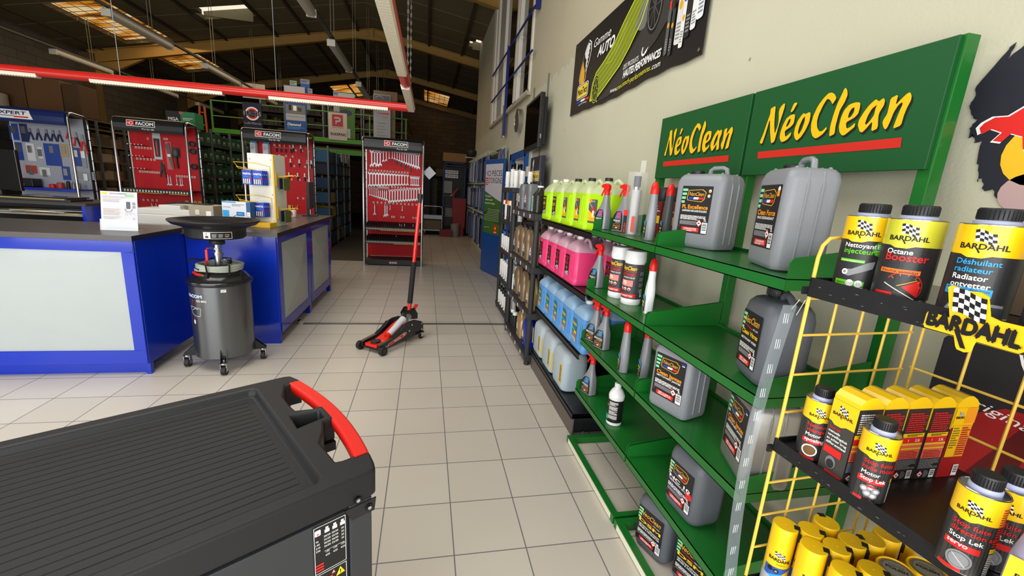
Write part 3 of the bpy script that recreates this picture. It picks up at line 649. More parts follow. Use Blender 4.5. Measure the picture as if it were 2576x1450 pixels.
# outlines of the brush lettering on the header panels
BRUSH = [[[(0.076,0.129),(0.092,0.122),(0.102,0.169),(0.109,0.218),(0.122,0.169),(0.139,0.12),(0.155,0.126),(0.161,0.184),(0.169,0.225),(0.173,0.25),(0.172,0.263),(0.166,0.264),(0.156,0.257),(0.15,0.248),(0.149,0.236),(0.156,0.206),(0.157,0.187),(0.149,0.155),(0.138,0.189),(0.131,0.228),(0.127,0.263),(0.103,0.256),(0.106,0.235),(0.098,0.206),(0.088,0.162)]],[[(0.23,0.214),(0.232,0.203),(0.232,0.183),(0.222,0.173),(0.196,0.161),(0.204,0.139),(0.213,0.142),(0.228,0.154),(0.229,0.141),(0.217,0.128),(0.2,0.121),(0.189,0.122),(0.178,0.136),(0.176,0.158),(0.182,0.184),(0.193,0.207),(0.208,0.215),(0.224,0.217)],[(0.214,0.203),(0.214,0.19),(0.207,0.178),(0.198,0.174),(0.201,0.189),(0.206,0.201)]],[[(0.215,0.258),(0.232,0.256),(0.216,0.227),(0.205,0.227)]],[[(0.269,0.214),(0.275,0.209),(0.295,0.214),(0.3,0.202),(0.3,0.178),(0.291,0.152),(0.278,0.131),(0.262,0.119),(0.25,0.129),(0.242,0.145),(0.242,0.166),(0.249,0.192),(0.261,0.208)],[(0.277,0.202),(0.28,0.183),(0.275,0.157),(0.264,0.139),(0.259,0.151),(0.261,0.173),(0.269,0.195)]],[[(0.39,0.242),(0.379,0.224),(0.371,0.236),(0.36,0.245),(0.353,0.245),(0.343,0.227),(0.333,0.197),(0.332,0.176),(0.338,0.156),(0.35,0.141),(0.362,0.141),(0.375,0.153),(0.378,0.146),(0.367,0.131),(0.35,0.121),(0.339,0.119),(0.326,0.128),(0.315,0.147),(0.31,0.172),(0.312,0.198),(0.322,0.228),(0.339,0.251),(0.355,0.264),(0.367,0.264),(0.379,0.257)]],[[(0.416,0.269),(0.424,0.258),(0.428,0.245),(0.424,0.225),(0.412,0.2),(0.41,0.176),(0.409,0.15),(0.412,0.126),(0.393,0.119),(0.389,0.155),(0.392,0.192),(0.398,0.225),(0.408,0.255),(0.411,0.266)]],[[(0.479,0.211),(0.481,0.196),(0.48,0.179),(0.47,0.169),(0.444,0.158),(0.451,0.138),(0.463,0.141),(0.477,0.153),(0.478,0.14),(0.465,0.13),(0.449,0.118),(0.44,0.118),(0.429,0.129),(0.422,0.147),(0.422,0.174),(0.428,0.198),(0.442,0.213),(0.461,0.216),(0.473,0.214)],[(0.463,0.202),(0.464,0.185),(0.457,0.173),(0.447,0.171),(0.448,0.188),(0.454,0.199)]],[[(0.527,0.214),(0.538,0.205),(0.55,0.213),(0.556,0.204),(0.556,0.191),(0.548,0.174),(0.547,0.162),(0.554,0.126),(0.536,0.119),(0.532,0.15),(0.518,0.13),(0.507,0.119),(0.498,0.124),(0.488,0.143),(0.487,0.158),(0.498,0.182),(0.511,0.201)],[(0.535,0.197),(0.532,0.185),(0.533,0.168),(0.524,0.151),(0.514,0.141),(0.51,0.146),(0.513,0.167),(0.521,0.187)]],[[(0.591,0.215),(0.59,0.186),(0.603,0.201),(0.614,0.212),(0.622,0.215),(0.629,0.204),(0.63,0.192),(0.624,0.172),(0.621,0.153),(0.62,0.126),(0.599,0.119),(0.602,0.144),(0.606,0.167),(0.61,0.186),(0.606,0.191),(0.598,0.184),(0.59,0.166),(0.586,0.14),(0.582,0.124),(0.577,0.12),(0.57,0.128),(0.564,0.141),(0.565,0.149),(0.572,0.164),(0.572,0.181),(0.571,0.208)]]]
YB = (0.968, 1.66, 2.385)
t = empty('green_shelving', 'green steel wall shelving with two lettered header panels', 'shelving', (1.2, 1.68, 0))
def L3(x, y, z): return (x-1.2, y-1.68, z)
def gbox(mb, x0, y0, z0, x1, y1, z1, m=None):
    a = L3(x0,y0,z0); b_ = L3(x1,y1,z1); mb.box(a[0],a[1],a[2],b_[0],b_[1],b_[2], m or GRN)
for y in (0.975, 1.672, 2.40):
    mb = MB(); gbox(mb, 1.352, y-0.018, 0.0, 1.395, y+0.018, 2.075); mb.build('upright', t, bevel=0.002)
for y0, y1 in ((YB[0], YB[1]-0.006), (YB[1]+0.006, YB[2])):
    for z in (1.418, 1.06, 0.735, 0.395):
        mb = MB(); gbox(mb, XF, y0, z-0.003, 1.345, y1, z, GRN); gbox(mb, XF, y0, z-0.036, XF+0.003, y1, z, GRN); gbox(mb, XF, y0, z-0.036, XF+0.014, y1, z-0.033, GRN)
        gbox(mb, 1.335, y0, z-0.003, 1.345, y1, z+0.012)
        sh = mb.build('shelf', t)
        for yy in (y0, y1-0.0025):
            mb = MB(); pts = [(XF+0.004, z-0.034), (XF+0.004, z+0.045), (XF+0.014, z+0.058), (1.345, z+0.11), (1.345, z-0.034)]
            v = [L3(p[0], 0, p[1]) for p in pts]
            mb.prism([(a, c) for a, b_, c in v], 'y', yy-1.68, yy+0.0025-1.68, GRN); mb.build('end_bracket', t)
for y0, y1, wd in ((0.965, 1.675, 1.0), (1.69, 2.405, 0.85)):
    mb = MB(); gbox(mb, 1.338, y0, 1.735, 1.352, y1, 2.072, GRND); hp = mb.build('header_panel', t, bevel=0.002)
    d = Dec(); W = (y1-y0); cx = W/2
    for k_, lp in enumerate(BRUSH): d.glyph(lp, BKI, 2, 0.005, -0.007); d.glyph(lp, mat('sign_yellow', '#e8b80c', 0.45), 4)
    d.poly([(0.081,0.066),(0.634,0.064),(0.631,0.092),(0.077,0.093)], mat('sign_red', '#c8281c', 0.45), 3)
    d.build('lettering', flatX(1.338-1.2, y1-1.68, 1.735), hp, label='yellow slanted name over a red bar')
for y0, y1 in ((1.672, 2.40), (0.975, 1.655)):
    mb = MB()
    gbox(mb, 0.955, y0, 0.0, 0.99, y1, 0.045); gbox(mb, 0.99, y1-0.035, 0.0, 1.40, y1, 0.045); gbox(mb, 0.99, y0, 0, 1.40, y0+0.025, 0.045); gbox(mb, 1.36, y0, 0, 1.40, y1, 0.045)
    gbox(mb, 0.9535, y0+0.03, 0.006, 0.955, y1-0.03, 0.038, CREAM)
    mb.build('base_frame', t)
SH1, SH2, SH3, SH4 = 1.4185, 1.0605, 0.7355, 0.3955
R = math.radians
square_can(nc_label(0.150, 0.195, 'PL Excellence', 'SHAMPOOING POIDS LOURD EXCELLENCE', extra=two_dots), 'silver grey jerrycan with black PL label, top shelf below the smaller green header', (1.180, 1.650, SH1), R(-73), w=0.235)
square_can(nc_label(0.150, 0.195, 'Clean Force', 'MAXI DÉGRAISSANT', extra=yellow_tab), 'tall silver jerrycan turned sideways at the top shelf end below the larger green header', (1.127, 1.151, SH1), R(-110))
round_can(nc_label(0.125, 0.175, 'Clean Vitres', 'NETTOYANT VITRES', '3L', "PRÊT À L'EMPLOI", YEL, False), 'dark grey jerrycan with black screw cap, alone on second green shelf', (1.092, 1.085, SH2), R(-107))
square_can(nc_label(0.150, 0.185, 'Clean Jantes', 'NETTOYANT JANTES', '3L', "PRÊT À L'EMPLOI", extra=blue_tab), 'grey jerrycan with orange wheel cleaner title facing the aisle on third green shelf', (1.074, 1.49, SH3), R(-72), w=0.195, h=0.285)
square_can(nc_label(0.150, 0.185, 'Clean Jantes', 'NETTOYANT JANTES', '3L', "PRÊT À L'EMPLOI", extra=blue_tab), 'shiny silver jerrycan turned sideways at the near end of third green shelf', (1.096, 1.072, SH3), R(-109), h=0.29, col=mat('silver_bright', '#9a9893', 0.3, metal=0.55))
round_can(nc_label(0.140, 0.165, 'NC 10', 'DÉGRAISSANT BITUMES', '5L', 'ULTRA CONCENTRÉ', WHT, True, red_burst), 'grey jerrycan with red burst on label, lowest green shelf', (1.071, 1.287, SH4), R(-85), w=0.19)
dsm = nc_label(0.145, 0.175, 'DSM', ['NETTOYANT DÉTACHANT', 'SIÈGES & MOQUETTES'], '5L', 'ULTRA CONCENTRÉ', YEL, False)
a_ = round_can(dsm, 'grey jerrycan with yellow DSM title on the floor, the farther of two', (1.105, 1.50, 0.001), R(-72), w=0.19)
dup(a_, 'grey jerrycan with yellow DSM title on the floor, the nearer of two', (1.175, 1.295, 0.001), R(-72))
# spray bottles
lo = spray_label('ODEURS', PNK, '#6c6f78', 'HABITACLE'); lt = spray_label('TISSUS', CYN, '#39434f'); lr = spray_label('RÉNOVATEUR', CYN, '#55565a', 'PLASTIQUES'); lv = spray_label('VITRES', CYN, '#3a5a9c', 'NETTOYANT')
s_ = spray(lo, 'grey spray bottle with pink odour label, left of its twin on the top green shelf', (1.045, 2.425, SH1), R(-74))
dup(s_, 'grey spray bottle with pink odour label, half behind the clear brush pack', (1.10, 2.29, SH1), R(-72))
spray(lt, 'grey spray bottle with red trigger and blue fabric label, second green shelf', (1.045, 2.42, SH2), R(-74))
s_ = spray(lr, 'grey plastic-renovator spray bottle, the farther of the touching pair on third green shelf', (1.03, 2.335, SH3), R(-70))
dup(s_, 'grey plastic-renovator spray bottle, the nearer of the touching pair on third green shelf', (1.035, 2.215, SH3), R(-70))
spray(lv, 'small grey spray bottle with blue window-cleaner label on lowest green shelf', (1.03, 2.315, SH4), R(-72))
# clear hanging pack with a brush
CLP = mat('clear_plastic', '#f4f6f6', 0.08, alpha=0.14, spec=0.8)
t = empty('brush_pack', 'clear upright plastic pack with grey handled brush on top green shelf', 'packaged brush', (1.075, 2.10, SH1), R(-65))
mb = MB(); mb.loft([(0,0.040,0.030,0.004,0,0),(0.325,0.040,0.030,0.004,0,0)], CLP, k=2); mb.build('clear_box', t)
mb = MB(); mb.box(-0.014,0.0295,0.325,0.018,0.030,0.385,CLP); mb.build('hang_tab', t)
mb = MB(); mb.cyl((0.004,0,0.006),(0.004,0,0.235),0.024,mat('silver_card','#b9babd',0.4),16); mb.cyl((0.0,0,0.25),(0.0,0,0.305),0.018,mat('brush_navy','#2c3648',0.5),12); mb.cyl((0,0,0.235),(0,0,0.25),0.014,CHR,12); mb.build('brush', t)
d = Dec(); d.rect(-0.038,0.004,-0.014,0.12,LBL,1); d.text('BRUSH', -0.018, 0.012, 0.012, RED, 2, rot=PI/2, bold=0.02); d.rect(-0.038,0.10,-0.014,0.13,RED,2); d.rect(0.016,0.02,0.036,0.10,mat('pack_coral','#d8584a',0.5),1); d.build('insert_card', flatY(-0.0305), t)
angled_bottle('grey bottle with slanted red cap at the bay end of the top green shelf', (1.045, 1.86, SH1), R(-112), SPGREY)
angled_bottle('darker grey bottle with slanted red cap behind the other, near the small green header', (1.17, 1.93, SH1), R(-112), mat('bottle_dark_grey', '#4e4f52', 0.4))
# dark red cartons and black tins at the back
CAR = mat('carton_red', '#6e1f1d', 0.6)
for i, y in enumerate((2.13, 1.995)):
    t = empty('wax_carton', 'dark red carton with yellow tab at the back of top green shelf, %s one' % ('farther', 'nearer')[i], 'carton', (1.255, y, SH1), -PI/2)
    mb = MB(); mb.box(-0.05,-0.035,0,0.05,0.035,0.185,CAR); mb.build('box', t, bevel=0.001)
    d = Dec(); d.text('OK', 0, 0.145, 0.018, CREAM, 2, al='C', bold=0.03); d.rect(0.0,0.07,0.045,0.11,YEL,2); d.para(-0.04,0.12,0.04,0.14,2,CREAM,2); d.build('print', flatY(-0.035), t)
for i, y in enumerate((2.13, 1.995)):
    t = empty('black_tin', 'black tin standing on a dark red carton, %s one' % ('farther', 'nearer')[i], 'tin', (1.255, y, SH1+0.1855), -PI/2)
    mb = MB(); mb.lathe([(0.034,0),(0.036,0.003),(0.036,0.07),(0.034,0.074),(0,0.074)], BLK, 20); mb.build('body', t)
# wipes tubs
WSC = mat('tub_grey', '#3c3d40', 0.45)
def tub(label, loc, rz_):
    t = empty('wipes_tub', label, 'tub of wipes', loc, rz_); r = 0.052
    mb = MB(); mb.lathe([(r*0.92,0),(r,0.006),(r,0.028),(r*0.985,0.030),(r*0.985,0.222),(r,0.226)], WHB, 32); mb.build('tub_body', t)
    mb = MB(); mb.lathe([(r*1.05,0.226),(r*1.07,0.230),(r*1.07,0.252),(r*1.04,0.256),(r*1.04,0.276),(r*0.98,0.284),(r*0.8,0.287),(0,0.287)], WHB, 32); mb.build('lid', t)
    d = Dec(); d.rect(-0.155,0.034,0.155,0.218,WSC,1,n=40)
    d.text('NeoClean', 0.0, 0.185, 0.022, YEL, 3, w=0.085, al='C', shear=0.35, bold=0.02); d.rect(-0.04,0.176,0.045,0.179,RED,3,n=6)
    d.text('NETTOYANT', 0.0, 0.155, 0.013, RED, 3, w=0.08, al='C', bold=0.03); d.text('MAINS SALES', 0.005, 0.142, 0.008, WHT, 3, w=0.065, al='C', shear=0.2, bold=0.01)
    d.rect(-0.045,0.10,0.03,0.132,mat('salmon_ink','#e88a7c',0.5),2,n=6); d.text('70', -0.03, 0.108, 0.02, WHT, 3, bold=0.02)
    for k in range(3): d.disc(-0.03+k*0.022,0.085,0.008,WHT,3); d.disc(-0.03+k*0.022,0.083,0.005,RED,4)
    d.rect(-0.05,0.040,0.05,0.060,RED,3,n=8); d.text('LINGETTES', 0, 0.045, 0.008, WHT, 4, w=0.07, al='C', bold=0.02)
    for k in range(4): d.para(0.062,0.16-k*0.03,0.10,0.18-k*0.03,4,GRYI,3,seed=k)
    d.barcode(0.075,0.045,0.10,0.085)
    d.build('label', cylm(r*0.985), t); return t
tub('white-lidded tub of wipes, the farther and partly hidden of two', (1.075, 2.175, SH2), R(-62)); tub('white-lidded tub of wipes, the nearer of two on second green shelf', (1.085, 2.03, SH2), R(-60))
t = empty('solvent_can', 'red-capped container just behind the two wipes tubs', 'bottle', (1.20, 2.26, SH2)); mb = MB(); mb.lathe([(0.036,0),(0.038,0.004),(0.038,0.22),(0.02,0.25),(0.018,0.27)], mat('wine_plastic','#7a2f3a',0.4), 20); mb.build('body', t); mb = MB(); mb.lathe([(0.03,0.268),(0.031,0.272),(0.031,0.298),(0.028,0.302),(0,0.302)], REDT, 20); mb.build('cap', t)
angled_bottle('white squeeze bottle with slanted red cap beside the wipes tubs', (1.085, 1.845, SH2), R(-110), WHB, wide=True, name='squeeze_bottle')
s_ = angled_bottle('slim grey bottle with red cap, the farther of two on third green shelf', (1.015, 1.885, SH3), R(-108), SPGREY)
dup(s_, 'slim grey bottle with red cap, the nearer of two beside the shelf bracket', (1.085, 1.80, SH3), R(-108))
t = empty('additive_bottle', 'white round bottle with black printed label on lowest green shelf', 'bottle', (1.04, 1.955, SH4), R(-60)); r = 0.041
mb = MB(); mb.lathe([(r*0.9,0),(r,0.004),(r,0.155),(r*1.03,0.160),(r*1.03,0.170),(r*0.97,0.178),(r*0.7,0.200),(0.017,0.212),(0.016,0.218)], WHB, 32); mb.build('body', t)
mb = MB(); mb.lathe([(0.0175,0.216),(0.018,0.218),(0.018,0.238),(0.016,0.240),(0,0.240)], WHB, 20); mb.build('cap', t)
d = Dec(); d.rect(-0.12,0.020,0.12,0.148,BKI,1,n=36)
for k in range(4): d.para(-0.012,0.118-k*0.026,0.036,0.140-k*0.026,5,WHT,3,seed=k+3)
d.text('EXTREME', -0.05, 0.11, 0.010, YEL, 3, w=0.035); d.poly([(-0.04,0.03),(-0.015,0.03),(-0.012,0.055),(-0.04,0.065)], mat('teal_ink','#3fb89a',0.5), 3)
d.build('label', cylm(r), t)

# ================================================================ BLACK SHELVING WITH FLUID JUGS
t = empty('black_shelving', 'black perforated steel shelving full of coloured five litre jugs', 'shelving', (1.2, 3.04, 0))
for y in (2.46, 3.64):
    mb = MB(); mb.box(0.17, y-3.04-0.015, 0, 0.21, y-3.04+0.015, 1.45, BLKM); mb.build('upright', t)
for z in (1.388, 0.993, 0.597, 0.165):
    mb = MB(); mb.box(-0.20,-0.575,z-0.006,0.17,0.585,z,BLKM); mb.box(-0.20,-0.575,z-0.038,-0.196,0.585,z,BLKM); mb.box(-0.204,-0.575,z-0.040,-0.19,0.585,z-0.036,BLKM)
    s_ = mb.build('shelf', t); mb = MB()
    for k in range(46): mb.box(-0.182,-0.56+k*0.025,z,-0.178,-0.555+k*0.025,z+0.0006,GRYI)
    mb.build('perforation', s_)
mb = MB(); mb.box(-0.195,-0.585,0.0,-0.185,0.585,0.125,mat('plinth_taupe','#5f5751',0.5)); mb.box(-0.185,-0.575,0.02,0.17,-0.565,0.13,BLKM); mb.box(-0.185,-0.575,0.125,0.17,0.585,0.13,BLKM); mb.build('plinth', t)
mb = MB(); mb.box(0.205,-0.585,0.0,0.215,0.585,1.45,BLKM); mb.build('back_panel', t)
mb = MB(); mb.box(-0.16,-0.62,0.0,0.1,-0.60,0.012,STL); mb.cyl((-0.12,-0.61,0.012),(-0.12,-0.61,0.05),0.006,CHR,8); mb.build('levelling_foot', t)
YLQ = mat('neon_liquid', '#b4e414', 0.35, sss=0.15); YUP = mat('neon_upper', '#d3dcae', 0.35, alpha=0.75); PLQ = mat('pink_liquid', '#e8417c', 0.35, sss=0.15); PUP = mat('pink_upper', '#dcb0c0', 0.35, alpha=0.75)
BLQ = mat('blue_liquid', '#5a9ad8', 0.35, sss=0.15); BUP = mat('blue_upper', '#9cc0e0', 0.35, alpha=0.8); WLQ = mat('pale_liquid', '#b6c8d2', 0.35, sss=0.2); WUP = mat('pale_upper', '#bfcbd2', 0.35, alpha=0.85)
def fl_label(kind):
    d = Dec(); w, h = 0.085, 0.165
    if kind in ('pink', 'lime'):
        c = RED if kind == 'pink' else YEL; d.rect(-w/2,0,w/2,h,LBL,1); d.text('EXCELL', 0, h-0.026, 0.014, c, 2, w=w*0.86, al='C', bold=0.03); d.text('-20', 0, h-0.042, 0.009, WHT, 2, al='C')
        d.para(-w*0.42,h-0.075,w*0.3,h-0.048,3,c,2,seed=2); d.disc(0.0,h*0.42,0.022,mat('mouse_brown','#8a5648',0.5),2,ry=0.014); d.hazard(-w*0.25,h*0.18,0.013,2); d.rrect(-w*0.05,0.01,w*0.42,h*0.28,0.003,WHT,2); d.para(0,0.014,w*0.38,h*0.25,4,BKI,3)
    elif kind == 'moto':
        d.rect(-w/2,0,w/2,h,mat('moto_grey','#55595c',0.5),1); d.poly([(-w/2,0.03),(w/2,0.03),(w/2,0.055),(w*0.1,0.07),(-w/2,0.10)], YEL, 2); d.rect(-w/2,h-0.02,-w*0.2,h,ORG,2)
        d.disc(0.006,0.095,0.017,RED,3,ry=0.026); d.disc(0.008,0.075,0.010,WHT,4,ry=0.024); d.line([(-w*0.5,h*0.9),(w*0.4,h*0.5)],0.003,CREAM,3); d.para(-w*0.3,0.034,w*0.42,0.05,3,ORG,3); d.text('MOTO', 0, h-0.016, 0.009, WHT, 3, al='C')
    elif kind == 'blue':
        d.poly([(-w/2,0.0),(w/2,0),(w/2,h-0.02),(w*0.2,h),(-w/2,h)], mat('glass_teal','#2c7280',0.5), 1); d.rect(-w/2,0,w/2,h*0.42,mat('glass_brown','#8b7a6a',0.5),2); d.text('Vitrix', 0.002, h-0.045, 0.024, YEL, 4, w=w*0.88, al='C', bold=0.03)
        d.poly([(-w/2,h-0.075),(w/2,h-0.095),(w/2,h-0.085),(-w/2,h-0.06)], mat('leaf_green','#5fae6e',0.5), 3); d.rect(-w*0.02,h*0.40,w*0.45,h*0.50,YEL,4); d.rect(-w*0.42,0.01,w*0.42,h*0.22,WHT,4); d.para(-w*0.4,0.012,w*0.4,h*0.21,4,BKI,5)
    return d
base = 1.3885
J = clear_jug('neon_fluid_jug', 'neon yellow fluid jug with black label, farthest of the top row', (1.09, 3.56, base), YLQ, YUP, fl_label('lime'), 'neon yellow jugs on top black shelf')
dup(J, 'neon yellow fluid jug with black label, second from the far end', (1.09, 3.275, base))
J2 = clear_jug('neon_fluid_jug', 'neon yellow fluid jug with motorcycle label, third from the far end', (1.09, 3.00, base), YLQ, YUP, fl_label('moto'), 'neon yellow jugs on top black shelf', capc=BLK)
dup(J2, 'neon yellow fluid jug with motorcycle label, beside the grey spray bottle', (1.09, 2.735, base))
dup(J2, 'neon yellow fluid jug mostly hidden behind the odour spray bottles', (1.13, 2.49+0.06, base+0.0), R(-75))
J = clear_jug('pink_fluid_jug', 'pink fluid jug in the front row, farthest one', (1.09, 3.56, 0.9935), PLQ, PUP, fl_label('pink'), 'pink jugs on second black shelf')
for k, y in enumerate((3.30, 3.07, 2.83)): dup(J, 'pink fluid jug in the front row, %s' % ('second from the far end','third from the far end','nearest one')[k], (1.09, y, 0.9935))
for k, y in enumerate((3.52, 3.27, 3.02, 2.77, 2.53)): dup(J, 'pink fluid jug in the dark back row, number %s from far end' % ('one','two','three','four','five')[k], (1.275, y, 0.9935))
J = clear_jug('blue_fluid_jug', 'blue screen-wash jug, farthest of the front row', (1.09, 3.47, 0.5975), BLQ, BUP, fl_label('blue'), 'blue jugs on third black shelf')
for k, y in enumerate((3.23, 3.01, 2.785, 2.55)): dup(J, 'blue screen-wash jug in the front row, %s' % ('second from the far end','third from the far end','fourth from the far end','nearest one')[k], (1.09, y, 0.5975))
for k, y in enumerate((2.80, 2.55)): dup(J, 'blue screen-wash jug in the back row, %s' % ('farther','nearer')[k], (1.275, y, 0.5975))
d = Dec(); d.rect(0.055,0.0,0.10,0.15,YEL,1); d.para(0.06,0.01,0.095,0.14,9,BKI,2,seed=4)
d.rect(-0.155,0.0,-0.12,0.15,YEL,1)
def bulk(label, loc, first=None):
    t = empty('clear_fluid_canister', label, 'canister', loc, -PI/2, 'pale canisters on bottom black shelf')
    w, dd, h = 0.145, 0.10, 0.31; mb = MB()
    mb.loft([(0,w-0.03,dd-0.02,0.05,0,0),(0.012,w-0.008,dd-0.006,0.05,0,0),(0.035,w,dd,0.055,0,0),(0.235,w,dd,0.055,0,0)], WLQ, k=6); mb.build('liquid_body', t)
    mb = MB(); mb.loft([(0.235,w,dd,0.055,0,0),(0.275,w-0.006,dd-0.006,0.055,0,0),(0.30,w-0.03,dd-0.025,0.05,0,0),(0.31,w-0.06,dd-0.05,0.03,0,0)], WUP, k=6); mb.build('shoulder', t)
    mb = MB(); mb.lathe([(0.022,0),(0.024,0.003),(0.024,0.022),(0.02,0.026),(0,0.026)], mat('cap_navy','#1a2a9a',0.4), 16, (0.085,0.0,0.302)); mb.build('cap', t)
    d.build('label', flatY(-dd, 0.0, 0.06), t); return t
B1 = bulk('pale clear fluid canister with yellow strips, farthest of three', (1.115, 3.53, 0.1655)); dup(B1, 'pale clear fluid canister with yellow strips, middle of three', (1.115, 3.215, 0.1655)); dup(B1, 'pale clear fluid canister with yellow strips, nearest of three', (1.115, 2.895, 0.1655))

# ================================================================ CHARCOAL PLASTIC SHELVING WITH OIL
def plastic_rack(label, x0, y0, x1, y1, levels, top, strip):
    t = empty('plastic_rack', label, 'shelving', ((x0+x1)/2, (y0+y1)/2, 0)); a, b_ = (x1-x0)/2, (y1-y0)/2
    CH = mat('charcoal_plastic', '#2d2e31', 0.55)
    for sx in (-1, 1):
        for sy in (-1, 1): mb = MB(); mb.cyl((sx*(a-0.03), sy*(b_-0.03), 0), (sx*(a-0.03), sy*(b_-0.03), top-0.01), 0.026, CH, 10); mb.build('post', t)
    for z in levels:
        mb = MB(); mb.box(-a,-b_,z-0.06,a,b_,z,CH); sh = mb.build('shelf', t, bevel=0.008)
        if strip and z < 1.7:
            d = Dec(); W = 2*b_-0.08; d.rect(0.04,0,0.04+W,0.042,mat('price_strip','#4a434f',0.45),1)
            for k in range(4):
                if strip == 2: d.rect(0.12+k*W*0.25,0.004,0.16+k*W*0.25,0.040,CREAM,2); d.text('8', 0.13+k*W*0.25, 0.012, 0.014, BKI, 3)
            d.build('price_strip', flatX(-a, b_, z-0.052), sh)
    return t
plastic_rack('charcoal plastic rack of oil bottles between the black shelving and slim rack', 0.945, 3.655, 1.38, 4.74, (0.10, 0.51, 0.945, 1.425), 1.425, 2)
plastic_rack('slim charcoal plastic rack of aerosols in front of the blue door', 1.0, 5.02, 1.38, 5.78, (0.09, 0.48, 0.86, 1.25, 1.652), 1.65, 0)
BRZ = mat('bronze_plastic', '#8a755a', 0.35, metal=0.35); GOLDP = mat('gold_plastic', '#b79a62', 0.32, metal=0.4); BLUP = mat('blue_plastic', '#1733b0', 0.35, metal=0.2); GREYP = mat('oil_grey', '#73777c', 0.4, metal=0.2); DBRN = mat('oil_badge_dark', '#3a2a20', 0.5)
O = oil_bottle('bronze oil bottle, farthest of the front row on second rack shelf', (1.04, 4.60, 0.9455), BRZ, BLK, DBRN, 'bronze oil bottles on second rack shelf')
for k, y in enumerate((4.36, 4.12, 3.84)): dup(O, 'bronze oil bottle in the front row of second rack shelf, %s' % ('second from far end','third from far end','nearest')[k], (1.04, y, 0.9455))
for k, y in enumerate((4.52, 4.26, 4.0, 3.78)): dup(O, 'bronze oil bottle in the back row of second rack shelf, %s' % ('farthest','second from far end','third from far end','nearest')[k], (1.22, y, 0.9455), R(-84))
dup(O, 'bronze oil bottle, farthest of three on third rack shelf', (1.05, 4.50, 0.5105)); dup(O, 'bronze oil bottle, middle of three on third rack shelf', (1.04, 4.17, 0.5105))
G = oil_bottle('gold oil bottle with amber badge at the near end of third rack shelf', (1.04, 3.83, 0.5105), GOLDP, BLK, mat('oil_badge_amber','#d8901c',0.5), 'oil bottles on third rack shelf')
dup(G, 'gold oil bottle at the far end of the bottom rack shelf', (1.05, 4.20, 0.1005))
oil_bottle('metallic blue oil bottle with black badge on the bottom rack shelf', (1.05, 3.93, 0.1005), BLUP, BLK, BKI, 'oil bottles on bottom rack shelf', word='ART')
for k, y in enumerate((3.80,)): oil_bottle('metallic blue oil bottle behind the other on the bottom rack shelf', (1.23, y, 0.1005), BLUP, BLK, BKI, 'oil bottles on bottom rack shelf', word='ART')
S = oil_bottle('silver grey oil bottle, farther of two on the top rack shelf', (1.04, 4.50, 1.4255), GREYP, BLK, mat('oil_badge_red','#7c2626',0.5), 'grey oil bottles on top rack shelf', h=0.285)
dup(S, 'silver grey oil bottle, nearer of two on the top rack shelf', (1.04, 4.20, 1.4255))
DT = mat('smoke_plastic', '#26241f', 0.25)
def dark_bottle(label, loc):
    t = empty('dark_bottle', label, 'bottle', loc, -PI/2, 'dark bottles on top rack shelf'); mb = MB()
    mb.loft([(0,0.08,0.05,0.02,0,0),(0.005,0.085,0.055,0.02,0,0),(0.16,0.085,0.055,0.02,0,0),(0.215,0.030,0.030,0.029,0,0),(0.235,0.024,0.024,0.0235,0,0)], DT, k=4); mb.build('body', t)
    mb = MB(); mb.lathe([(0.028,0.232),(0.029,0.246),(0.028,0.248)], WHT, 16); mb.lathe([(0.026,0.248),(0.026,0.282),(0,0.284)], BLK, 16); mb.build('cap', t)
    d = Dec(); d.rect(-0.080,0.01,-0.03,0.155,mat('mint_label','#9fd8c4',0.5),1); d.para(-0.075,0.03,-0.035,0.14,6,mat('teal_ink','#3fb89a',0.5),2); d.build('label', flatY(-0.055), t); return t
D1 = dark_bottle('dark smoky bottle with mint label at the near end of the top rack shelf', (1.04, 3.90, 1.4255)); dup(D1, 'dark smoky bottle behind its twin on the top rack shelf', (1.20, 3.80, 1.4255))
# aerosols on the slim rack
WAL = mat('aerosol_white', '#e8e8e6', 0.35)
def small_lab(c):
    d = Dec(); d.disc(0,0.06,0.012,c,1); d.para(-0.02,0.02,0.02,0.045,4,BKI,1); d.text('TT', 0, 0.08, 0.012, c, 1, al='C'); return d
sh = 1.6525
A = aerosol('white aerosol with white cap at far front corner on slim rack top', (1.055, 5.66, sh), 0.033, 0.205, WAL, WHT, 'aerosols on top of the slim rack', lab=small_lab(YEL))
AB = aerosol('white aerosol with black cap, left of two tall ones on slim rack top', (1.10, 5.56, sh), 0.034, 0.31, WAL, BLKS, 'aerosols on top of the slim rack', caph=0.07, lab=small_lab(BKI))
dup(AB, 'white aerosol with black cap, right of two tall ones on slim rack top', (1.20, 5.62, sh))
dup(A, 'white aerosol with white cap, second along the slim rack top', (1.09, 5.30, sh)); A3 = dup(A, 'white aerosol with white cap, third along the slim rack top', (1.15, 5.22, sh)); dup(A, 'white aerosol with white cap at the right end of slim rack top', (1.25, 5.22, sh))
G1 = 'cans and bottles on the slim rack shelves'
c1 = aerosol('x', (1.05, 5.60, 1.2505), 0.033, 0.24, BLK, WHT, G1, lab=small_lab(RED)); c2 = aerosol('x', (1.05, 5.42, 1.2505), 0.033, 0.25, WAL, mat('cap_red','#c32a20',0.4), G1, lab=small_lab(BKI))
c3 = aerosol('x', (1.05, 5.25, 1.2505), 0.033, 0.24, mat('can_black','#2a2a2c',0.4), mat('cap_yellow','#e3b820',0.4), G1, lab=small_lab(YEL)); c4 = aerosol('x', (1.05, 5.6, 0.8605), 0.03, 0.24, WAL, BLK, G1, lab=small_lab(RED)); c5_ = aerosol('x', (1.05, 5.4, 0.8605), 0.03, 0.23, WAL, mat('cap_blue','#2a62c8',0.4), G1, lab=small_lab(YEL))
